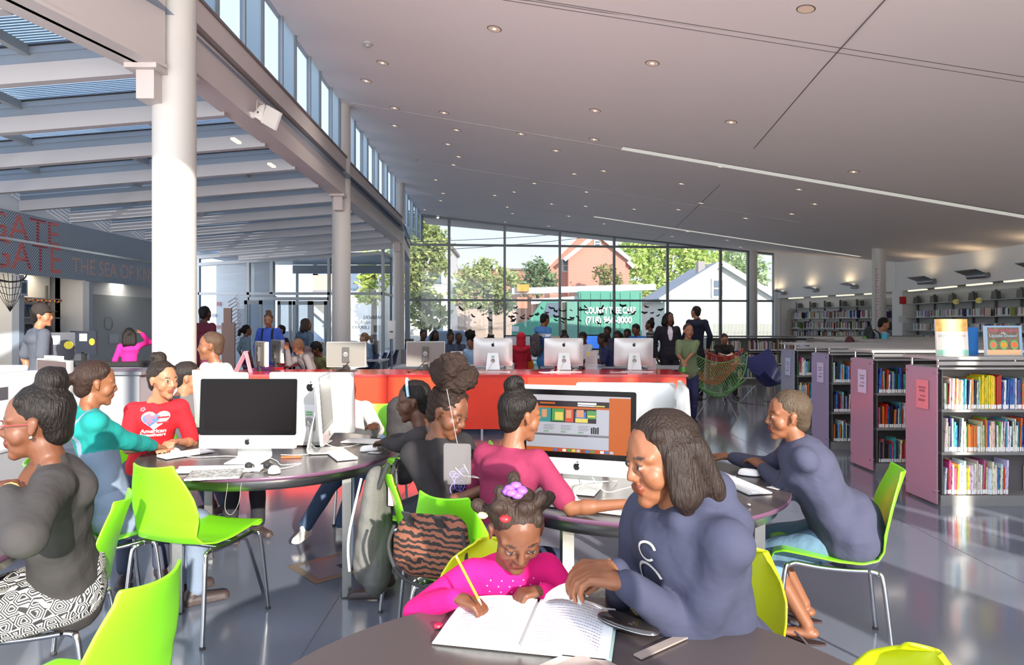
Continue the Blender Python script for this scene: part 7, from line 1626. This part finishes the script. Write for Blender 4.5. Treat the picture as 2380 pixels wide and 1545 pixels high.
person('person in a navy hoodie with shoulder-length brown hair leaning on the notebook table', W(1540, 1068, 1.74), (.59, 1.89, .50), (-.93, -.30, -.22), (-.90, -.43), .98, 'mid', ((56, 59, 78), 1.0), ((50, 52, 70), 1.0), hair=('bob', (36, 27, 23)),
       lh=W(1452, 1356, 1.64), rh=W(1432, 1322, 1.74), curl=1.0, vox=.005, wide=1.22, hood=True, extra=hoodie_extra, lpole=(.65, .35, -1), rpole=(.2, .6, -.8), hand_dir={-1: (-.85, .1, .25), 1: (-.85, -.1, .2)})
def boy_extra(i):
    t = i['t']; b = i['body']
person('person in navy sweatshirt and denim shorts on a lime chair, hand on a mouse', W(1832, 968, 3.12), (1.54, 3.14, .53), (-1, .12, -.08), (-.94, .33), .88, 'mid', ((64, 66, 86), .96), ((100, 130, 152), .66), hair=('short', (70, 58, 46)),
       lh=(1.23, 3.36, .795), rh=(1.15, 3.62, .79), curl=.3, vox=.0055, wide=1.34, lf=(1.38, 3.20, .09), rf=(1.47, 3.44, .09), shoes=False, toppaint=[])
for (p, l) in (((1.38, 3.20, .0), 'dark flip-flop with a red insole under the boy in denim shorts, front foot'), ((1.47, 3.44, .0), 'dark flip-flop under the boy in denim shorts, back foot')):
    t = thing('flip_flop', l, 'sandal', p, hd(-.94, .33)); mb = MB(); mb.prism([(.035 * math.cos(a) * (1.15 if math.sin(a) > 0 else .9), .04 + .125 * math.sin(a)) for a in [2 * PI * q / 20 for q in range(20)]], 0, .010); mb.build('sole', mat('flipflop_dark', (50, 34, 36), .7), t)
    mb = MB(); mb.tube(smoothpath([(-.035, .0, .01), (-.03, .05, .055), (0, .12, .045), (.03, .05, .055), (.035, 0, .01)]), .007, 6); mb.build('strap', mat('flipflop_dark'), t)
person('person hidden behind the white computer back with only the top of the head showing', W(1531, 931, 4.45), (.97, 4.62, .50), (-.1, -1, -.2), (-.1, -1), .8, 'brown', ((70, 70, 80), 1.0), ((60, 60, 70), 1.0), hair=('short', (70, 52, 44)), vox=.012)

# --- background
def bg(label, hx, hy, d, face, body, k, skin, top, bottom, hair, sit=False, pz=None, dp=(0, 0), **kw):
    H = W(hx, hy, d); z = pz if pz is not None else (.47 if sit else H.z - .62 * k - .04)
    return person(label, H, (H.x + dp[0], H.y + dp[1], z), face, body, k, skin, top, bottom, hair=hair, sit=sit, **kw)
bg('person in a dark cap and charcoal T-shirt standing by the wall niches', 97, 735, 7.3, (.95, .3, 0), (.6, .8), 1.0, 'tan', ((78, 82, 92), .42), ((50, 50, 60), 1), ('cap', BLK, (48, 42, 40)), wide=1.1, vox=.010)
bg('person in black standing behind the dark monitor with the yellow badge', 125, 790, 9.4, (.8, -.5, 0), (.5, -.8), .8, 'tan', ((60, 40, 50), 1), ((50, 50, 60), 1), ('short', BLK))
bg('person in a magenta jacket and jeans with long black hair, back turned', 300, 779, 10.4, (-.5, .8, 0), (-.3, .9), .78, 'mid', ((214, 40, 130), 1), ((62, 88, 132), 1), ('long', BLK), rh=W(330, 775, 10.4))
bg('person in a maroon top standing with the back turned near the vestibule', 477, 730, 10.6, (.3, .9, 0), (.3, .9), 1.0, 'dark', ((92, 34, 50), 1), ((36, 34, 40), 1), ('short', BLK), wide=1.1)
bg('person with a ponytail in a teal top and maroon trousers by the paper tree', 574, 768, 13.6, (.7, .5, 0), (.6, .7), .8, 'mid', ((120, 140, 150), .5), ((96, 34, 70), 1), ('pony', BLK, .5))
bg('person in a blue top with dark rucksack straps and a headband by the entrance', 624, 745, 11.6, (.1, -1, -.2), (0, -1), .95, 'tan', ((66, 96, 190), 1), ((40, 40, 50), 1), ('bun', (92, 66, 48)), wide=1.1, toppaint=[(.09, .06, -.12, (.02, .2, .2), (40, 40, 50)), (-.09, .06, -.12, (.02, .2, .2), (40, 40, 50))])
bg('person in slate grey with shoulder-length hair in front of the entrance doors', 712, 755, 12.6, (.8, .4, 0), (.5, .8), .92, 'mid', ((84, 104, 124), 1), ((50, 50, 60), 1), ('bob', (60, 46, 40)), wide=1.15)
bg('small person with dark hair looking out beside the blue-topped one', 652, 769, 13.2, (-.6, -.6, 0), (-.5, -.8), .8, 'tan', ((50, 44, 56), 1), ((50, 44, 56), 1), ('short', BLK))
bg('person in a grey hooded top resting the head on one hand behind the red counter', 693, 806, 10.55, (-.75, -.5, -.5), (-.75, -.55), .95, 'tan', ((104, 96, 98), 1), ((60, 60, 70), 1), ('short', (150, 114, 84)), sit=True, pz=.5, dp=(.22, .35), rh=W(668, 812, 10.4), wide=1.15, hood=True)
bg('person in a black cap and olive shirt bent behind the grey hooded one', 736, 812, 11.3, (-.8, -.4, -.4), (-.6, -.7), .95, 'brown', ((148, 152, 100), 1), ((60, 60, 70), 1), ('cap', BLK, (34, 30, 32)), sit=True, pz=.5, dp=(.2, .3))
bg('person with a blonde-brown ponytail in pale blue seated by the entrance glass', 846, 786, 14.8, (-1, -.1, -.1), (-1, 0), .92, 'fair', ((112, 142, 176), .8), ((60, 60, 80), 1), ('pony', (130, 104, 80), .5), sit=True, dp=(.25, 0), wide=1.15)
bg('person in pale blue writing at the grey table beside the first counter computer', 1094, 797, 12.9, (-.3, -.9, -.4), (-.3, -1), .85, 'mid', ((150, 178, 206), 1), ((60, 60, 80), 1), ('puff', BLK), sit=True, dp=(.1, .2))
for (x, y, d, hr_, hc, l) in ((984, 779, 14.2, 'short', BLK, 'with cropped hair by the window above the grey monitor'), (1011, 780, 14.6, 'bob', BLK, 'with a dark bob by the window above the grey monitor'), (1047, 785, 13.3, 'bun', BLK, 'with a bun, beside the pale blue writer'), (1066, 786, 13.9, 'short', (50, 40, 36), 'in shadow directly behind the pale blue writer'), (1140, 792, 14.0, 'pigtails', BLK, 'with braided hair behind the first counter computer')):
    bg('person %s' % l, x, y, d, (.4, -.8, -.3), (.3, -1), .82, 'dark', ((60, 70, 90), 1), ((50, 50, 60), 1), (hr_, hc), sit=True, vox=.014)
bg('person in a red hood seated at the distant computer, back turned', 1211, 787, 13.7, (0, 1, 0), (0, 1), .9, 'mid', ((176, 34, 52), 1), ((50, 50, 60), 1), ('hood', BLK, (184, 36, 54)), sit=True, dp=(0, .0), wide=1.1)
g14 = bg('person in a blue and white striped shirt and khaki trousers carrying books, standing', 1266, 744, 12.2, (.6, .5, -.3), (.65, .6), .9, 'mid', ((70, 120, 176), .45), ((140, 116, 84), 1), ('short', BLK), rh=W(1285, 785, 12.1), lh=W(1280, 790, 12.3), wide=1.1, toppaint=[(0, 0, -.16, (.4, .4, .035), (214, 220, 226)), (0, 0, -.30, (.4, .4, .06), (50, 74, 140))])
bg('person in red seated at the middle counter computer with a small bun', 1312, 792, 10.75, (0, -1, -.2), (0, -1), .85, 'dark', ((176, 26, 36), 1), ((50, 50, 60), 1), ('bun', BLK), sit=True, lh=W(1362, 862, 10.2), curl=.9)
bg('person bent over a book behind the middle counter computer, hair cropped', 1355, 786, 12.6, (-.5, -.7, -.5), (-.6, -.7), .85, 'dark', ((206, 206, 210), .5), ((50, 50, 60), 1), ('short', BLK), sit=True)
bg('person in a navy polo shirt leaning on the grey table, seen side-on', 1400, 790, 12.1, (-1, -.1, -.4), (-1, 0), .9, 'dark', ((44, 50, 88), .45), ((80, 110, 150), 1), ('short', BLK), sit=True, dp=(.25, .1), lh=W(1372, 838, 12.0), rh=W(1375, 835, 12.4))
for (x, y, d, hr_, l) in ((1412, 772, 13.6, 'short', 'whose dark head shows below the blue screen'), (1435, 783, 12.8, 'bob', 'with dark hair above the end counter computer'), (1458, 778, 13.4, 'short', 'with dark hair above the end counter computer, beside the blue shirt')):
    bg('person %s' % l, x, y, d, (-.4, -.8, -.4), (-.3, -1), .85, 'dark', ((60, 60, 80), 1), ((50, 50, 60), 1), (hr_, BLK), sit=True, vox=.014)
bg('person in a bright blue shirt looking down by the window', 1478, 767, 12.9, (-.6, -.6, -.5), (-.5, -.8), .85, 'brown', ((44, 104, 182), .45), ((50, 50, 60), 1), ('short', BLK))
bg('person in a black and white striped top standing at the window, side-on', 1510, 756, 14.6, (-.9, .3, 0), (-.8, .5), .9, 'brown', ((120, 122, 126), 1), ((40, 40, 50), 1), ('bun', BLK), toppaint=[(0, 0, -.06 - q * .07, (.5, .5, .018), (36, 36, 40)) for q in range(6)])
bg('person in a black trouser suit and white blouse standing by the window', 1555, 741, 12.6, (.35, -.9, -.05), (.1, -1), 1.02, 'brown', ((34, 32, 40), 1), ((34, 32, 40), 1), ('bob', BLK), wide=1.18, toppaint=[(0, .11, -.12, (.045, .13, .14), (222, 216, 222))])
bg('person in olive green T-shirt and jeans holding a small bottle at the counter end', 1600, 770, 10.3, (.1, -1, 0), (-.1, -1), .84, 'tan', ((112, 126, 92), .42), ((50, 58, 96), 1), ('short', (60, 42, 34)), lh=W(1592, 842, 10.0), rh=W(1586, 838, 10.0), wide=1.12, vox=.009)
bg('person in a dark suit with the back turned beside the green T-shirt', 1617, 726, 13.3, (-.6, .7, 0), (.2, 1), 1.0, 'tan', ((30, 34, 50), 1), ((34, 32, 40), 1), ('short', (30, 26, 26)))
bg('person in a black T-shirt reading in a wire lounge chair', 1683, 789, 13.9, (-.1, -.9, -.5), (0, -1), .9, 'tan', ((34, 32, 34), .42), ((50, 50, 60), 1), ('short', (62, 44, 40)), sit=True, lh=W(1700, 826, 13.5), rh=W(1682, 828, 13.5), wide=1.2)
g23 = bg('person with a black and green rucksack walking between the far bookcases', 2054, 754, 12.2, (.9, -.25, -.3), (.95, -.1), .95, 'tan', ((150, 158, 170), .5), ((50, 50, 60), 1), ('short', BLK), toppaint=[(.18, 0, -.16, (.08, .3, .12), (80, 176, 200)), (-.18, 0, -.16, (.08, .3, .12), (80, 176, 200))])
bg('person with dark reddish hair whose head shows above the far bookcases', 1974, 799, 11.2, (.2, .9, 0), (0, 1), .85, 'mid', ((70, 50, 60), 1), ((50, 50, 60), 1), ('short', (84, 44, 50)), sit=True, pz=.6)

# ---------------- bags and held things ----------------
def soft(name, prims, m, parent, vox=.009, wob=.003): return fuse(name, prims, vox, m, parent, 5, (), wob=wob, wsc=14)
M_bag = mat('bag_cloth', (255, 255, 255), .75, attr=True, bump=.3, bscale=60)
def backpack(p, rz, col, label, s=1.0, flap=None, strap=True):
    t = thing('rucksack', label, 'bag', p, rz); t.scale = (s, s, s)
    soft('body', [((0, 0, .08), (0, 0, .34), .15, .12, (1, 0, 0), 1, .55, col)], M_bag, t); soft('front_pocket', [((0, -.08, .06), (0, -.07, .20), .10, .09, (1, 0, 0), 1, .4, flap or col)], M_bag, t)
    if strap:
        for x in (-.08, .08): mb = MB(); mb.tube(smoothpath([(x, .05, .40), (x * 1.1, .15, .32), (x * 1.2, .14, .12), (x, .06, .02)]), .014, 6); mb.build('strap', mat('strap_dark', (44, 44, 46), .8), t)
    mb = MB(); mb.tube(smoothpath([(-.04, .03, .44), (0, .03, .49), (.04, .03, .44)]), .008, 6); mb.build('handle', mat('strap_dark'), t); return t
H14 = W(1248, 800, 12.0); backpack((H14.x - .02, 12.05, .95), R(-40), (66, 56, 60), 'dark rucksack on the back of the person in the striped shirt', .8)
H23 = W(2022, 790, 12.1); backpack((H23.x, 12.15, .98), R(-90), (40, 44, 46), 'black and green rucksack worn between the far bookcases', 1.0, (90, 150, 60))
t = thing('rucksack', 'grey rucksack with white piping hanging from the lime chair back beside the table leg', 'bag', (-.60, 3.02, .22), R(75)); t.scale = (.8, .8, .8)
soft('body', [((0, .02, .30), (0, 0, .72), .15, .09, (1, 0, 0), 1.15, .6, (88, 88, 84)), ((-.06, -.03, .22), (.08, 0, .62), .10, .08, (1, 0, 0), 1, .7, (80, 80, 78))], M_bag, t)
for x0_, x1_ in ((-.12, -.06), (.13, .05)): mb = MB(); mb.tube(smoothpath([(x0_, .10, .26), (x0_ * 1.05, .10, .45), (x1_, .06, .75)]), .007, 6); mb.build('piping', mat('piping_white', (230, 230, 228), .5), t)
for x in (-.06, .06): mb = MB(); mb.tube([(x, -.04, .70), (x, -.10, .84)], .014, 6); mb.build('strap', mat('strap_dark'), t)
mb = MB(); mb.box(-.02, .02, -.11, -.08, .60, .70); mb.build('pink_tag', mat('tag_pink', (236, 150, 180), .6), t)
def leo():
    m = mat('tiger_print', (150, 96, 70), .8); t = m.node_tree; b = t.nodes['Principled BSDF']; co = t.nodes.new('ShaderNodeTexCoord'); w = t.nodes.new('ShaderNodeTexWave'); w.bands_direction = 'Z'; w.inputs['Scale'].default_value = 14; w.inputs['Distortion'].default_value = 9; w.inputs['Detail'].default_value = 2; w.inputs['Detail Scale'].default_value = 1.2
    t.links.new(co.outputs['Object'], w.inputs[0]); r = t.nodes.new('ShaderNodeValToRGB'); r.color_ramp.interpolation = 'CONSTANT'; r.color_ramp.elements[0].color = (*lin((30, 24, 22)), 1); r.color_ramp.elements[1].position = .45; r.color_ramp.elements[1].color = (*lin((124, 74, 54)), 1)
    t.links.new(w.outputs[1], r.inputs[0]); t.links.new(r.outputs[0], b.inputs['Base Color']); return m
t = thing('animal_print_bag', 'brown tiger and leopard print shoulder bag hung on the lime chair back', 'bag', (-.29, 2.44, .16), R(-30))
soft('body', [((-.07, 0, .52), (.07, 0, .54), .105, .11, (0, 0, 1), 1, .35, (150, 96, 72)), ((-.08, .0, .58), (.09, 0, .60), .07, .07, (0, 0, 1), 1, .45, (150, 96, 72))], leo(), t)
mb = MB(); mb.tube(smoothpath([(-.15, -.02, .60), (-.17, -.03, .52), (-.12, -.03, .43), (0, -.04, .41), (.12, -.03, .43), (.17, -.03, .52), (.15, -.02, .62)]), .007, 6); mb.build('piping', mat('strap_dark'), t)
for x in (-.075, .065): mb = MB(); mb.bar((x, -.01, .60), (x, -.05, .665), .035, .006, (0, 1, 0)); mb.build('strap', mat('strap_dark'), t)
t = thing('animal_print_rucksack', 'leopard print rucksack standing on the floor behind the little person in pink', 'bag', (-.42, 2.32, 0), R(-20))
soft('body', [((0, 0, .15), (0, 0, .34), .13, .12, (1, 0, 0), 1, .6, (120, 80, 60))], leo(), t)
mb = MB(); mb.rbox(-.02, .14, -.12, -.10, .18, .36, .05); mb.build('front_pocket', mat('pocket_blue', (60, 140, 200), .4, noise_amt=.25, nscale=18), t); mb = MB(); mb.rbox(.0, .12, -.125, -.12, .33, .40, .03); mb.build('white_flap', mat('gloss_white'), t); mb = MB(); mb.rbox(.03, .12, -.126, -.12, .27, .31, .01); mb.build('label', mat('yellow', (236, 216, 50), .5), t)
t = thing('open_bag', 'black bag full of pens leaning under the table of the web page screen', 'bag', (.50, 3.35, 0), R(10))
soft('body', [((-.08, 0, .10), (.10, 0, .13), .13, .14, (0, 0, 1), 1, .8, (44, 42, 44)), ((-.1, .02, .22), (.1, .02, .24), .08, .08, (0, 0, 1), 1, .8, (62, 58, 58))], M_bag, t)
for q in range(6): mb = MB(); mb.cyl((-.08 + q * .025, -.02, .24), (-.10 + q * .03, -.05, .36), .006, n=8); mb.build('pen', mat('pen%d' % (q % 3), ((50, 90, 170), (60, 130, 70), (180, 120, 60))[q % 3], .4), t)
mb = MB(); mb.tube(smoothpath([(-.16, -.05, .28), (-.15, -.14, .12), (.02, -.18, .03), (.14, -.14, .14), (.12, -.06, .3)]), .008, 6); mb.build('strap', mat('strap_grey', (120, 118, 116), .6), t)
t = thing('jacket', 'black jacket hung over the chair of the person in the pale sweater', 'jacket', (-.86, 5.28, 0)); soft('body', [((0, .05, .35), (0, 0, .84), .12, .10, (1, 0, 0), 1.1, .5, (44, 42, 44))], M_bag, t)
t = copy_tree(lime, (-1.08, 5.28, 0), hd(0, -1), 'lime shell chair draped with the black jacket, under the pale sweater', 'lime shell chairs')
copy_tree(lime, (-2.32, 4.36, 0), hd(.45, -.89), 'lime shell chair under the red T-shirt', 'lime shell chairs'); copy_tree(lime, (-2.06, 3.42, 0), hd(.72, .66), 'lime shell chair under the turquoise top', 'lime shell chairs'); copy_tree(lime, (.97, 4.66, 0), hd(-.1, -1), 'lime shell chair behind the white computer back', 'lime shell chairs')
t = thing('drink_bottle', 'small clear bottle with a green label held by the olive green T-shirt', 'bottle', W(1589, 858, 9.93)); mb = MB(); mb.lathe([(.0001, -.08), (.032, -.08), (.034, .04), (.014, .08), (.014, .1), (.0001, .1)], 16); mb.build('body', glass('pet_plastic', (226, 232, 230), .12, .05, haze=.2), t); mb = MB(); mb.lathe([(.0345, -.04), (.0345, .03)], 16); mb.build('label', mat('label_green', (90, 180, 70), .5), t)
t = thing('held_book', 'stack of pale books carried by the person in the striped shirt', 'book', W(1292, 786, 12.0)); mb = MB(); mb.box(-.1, .1, -.08, .08, -.05, .04); mb.build('cover', mat('book_tan', (170, 160, 140), .6), t)
t = thing('open_book', 'open book held by the reader in the wire chair', 'book', W(1690, 826, 13.4)); mb = MB(); mb.bar((-.11, 0, .03), (0, 0, 0), .14, .012); mb.bar((0, 0, 0), (.11, 0, .03), .14, .012); mb.build('pages', mat('page_white'), t)
t = thing('open_book', 'open book on the grey table in front of the pale blue writer', 'book', (-.95, 12.5, .735)); mb = MB(); mb.bar((-.16, 0, .02), (0, 0, .01), .22, .012); mb.bar((0, 0, .01), (.16, 0, .02), .22, .012); mb.build('pages', mat('page_white'), t)
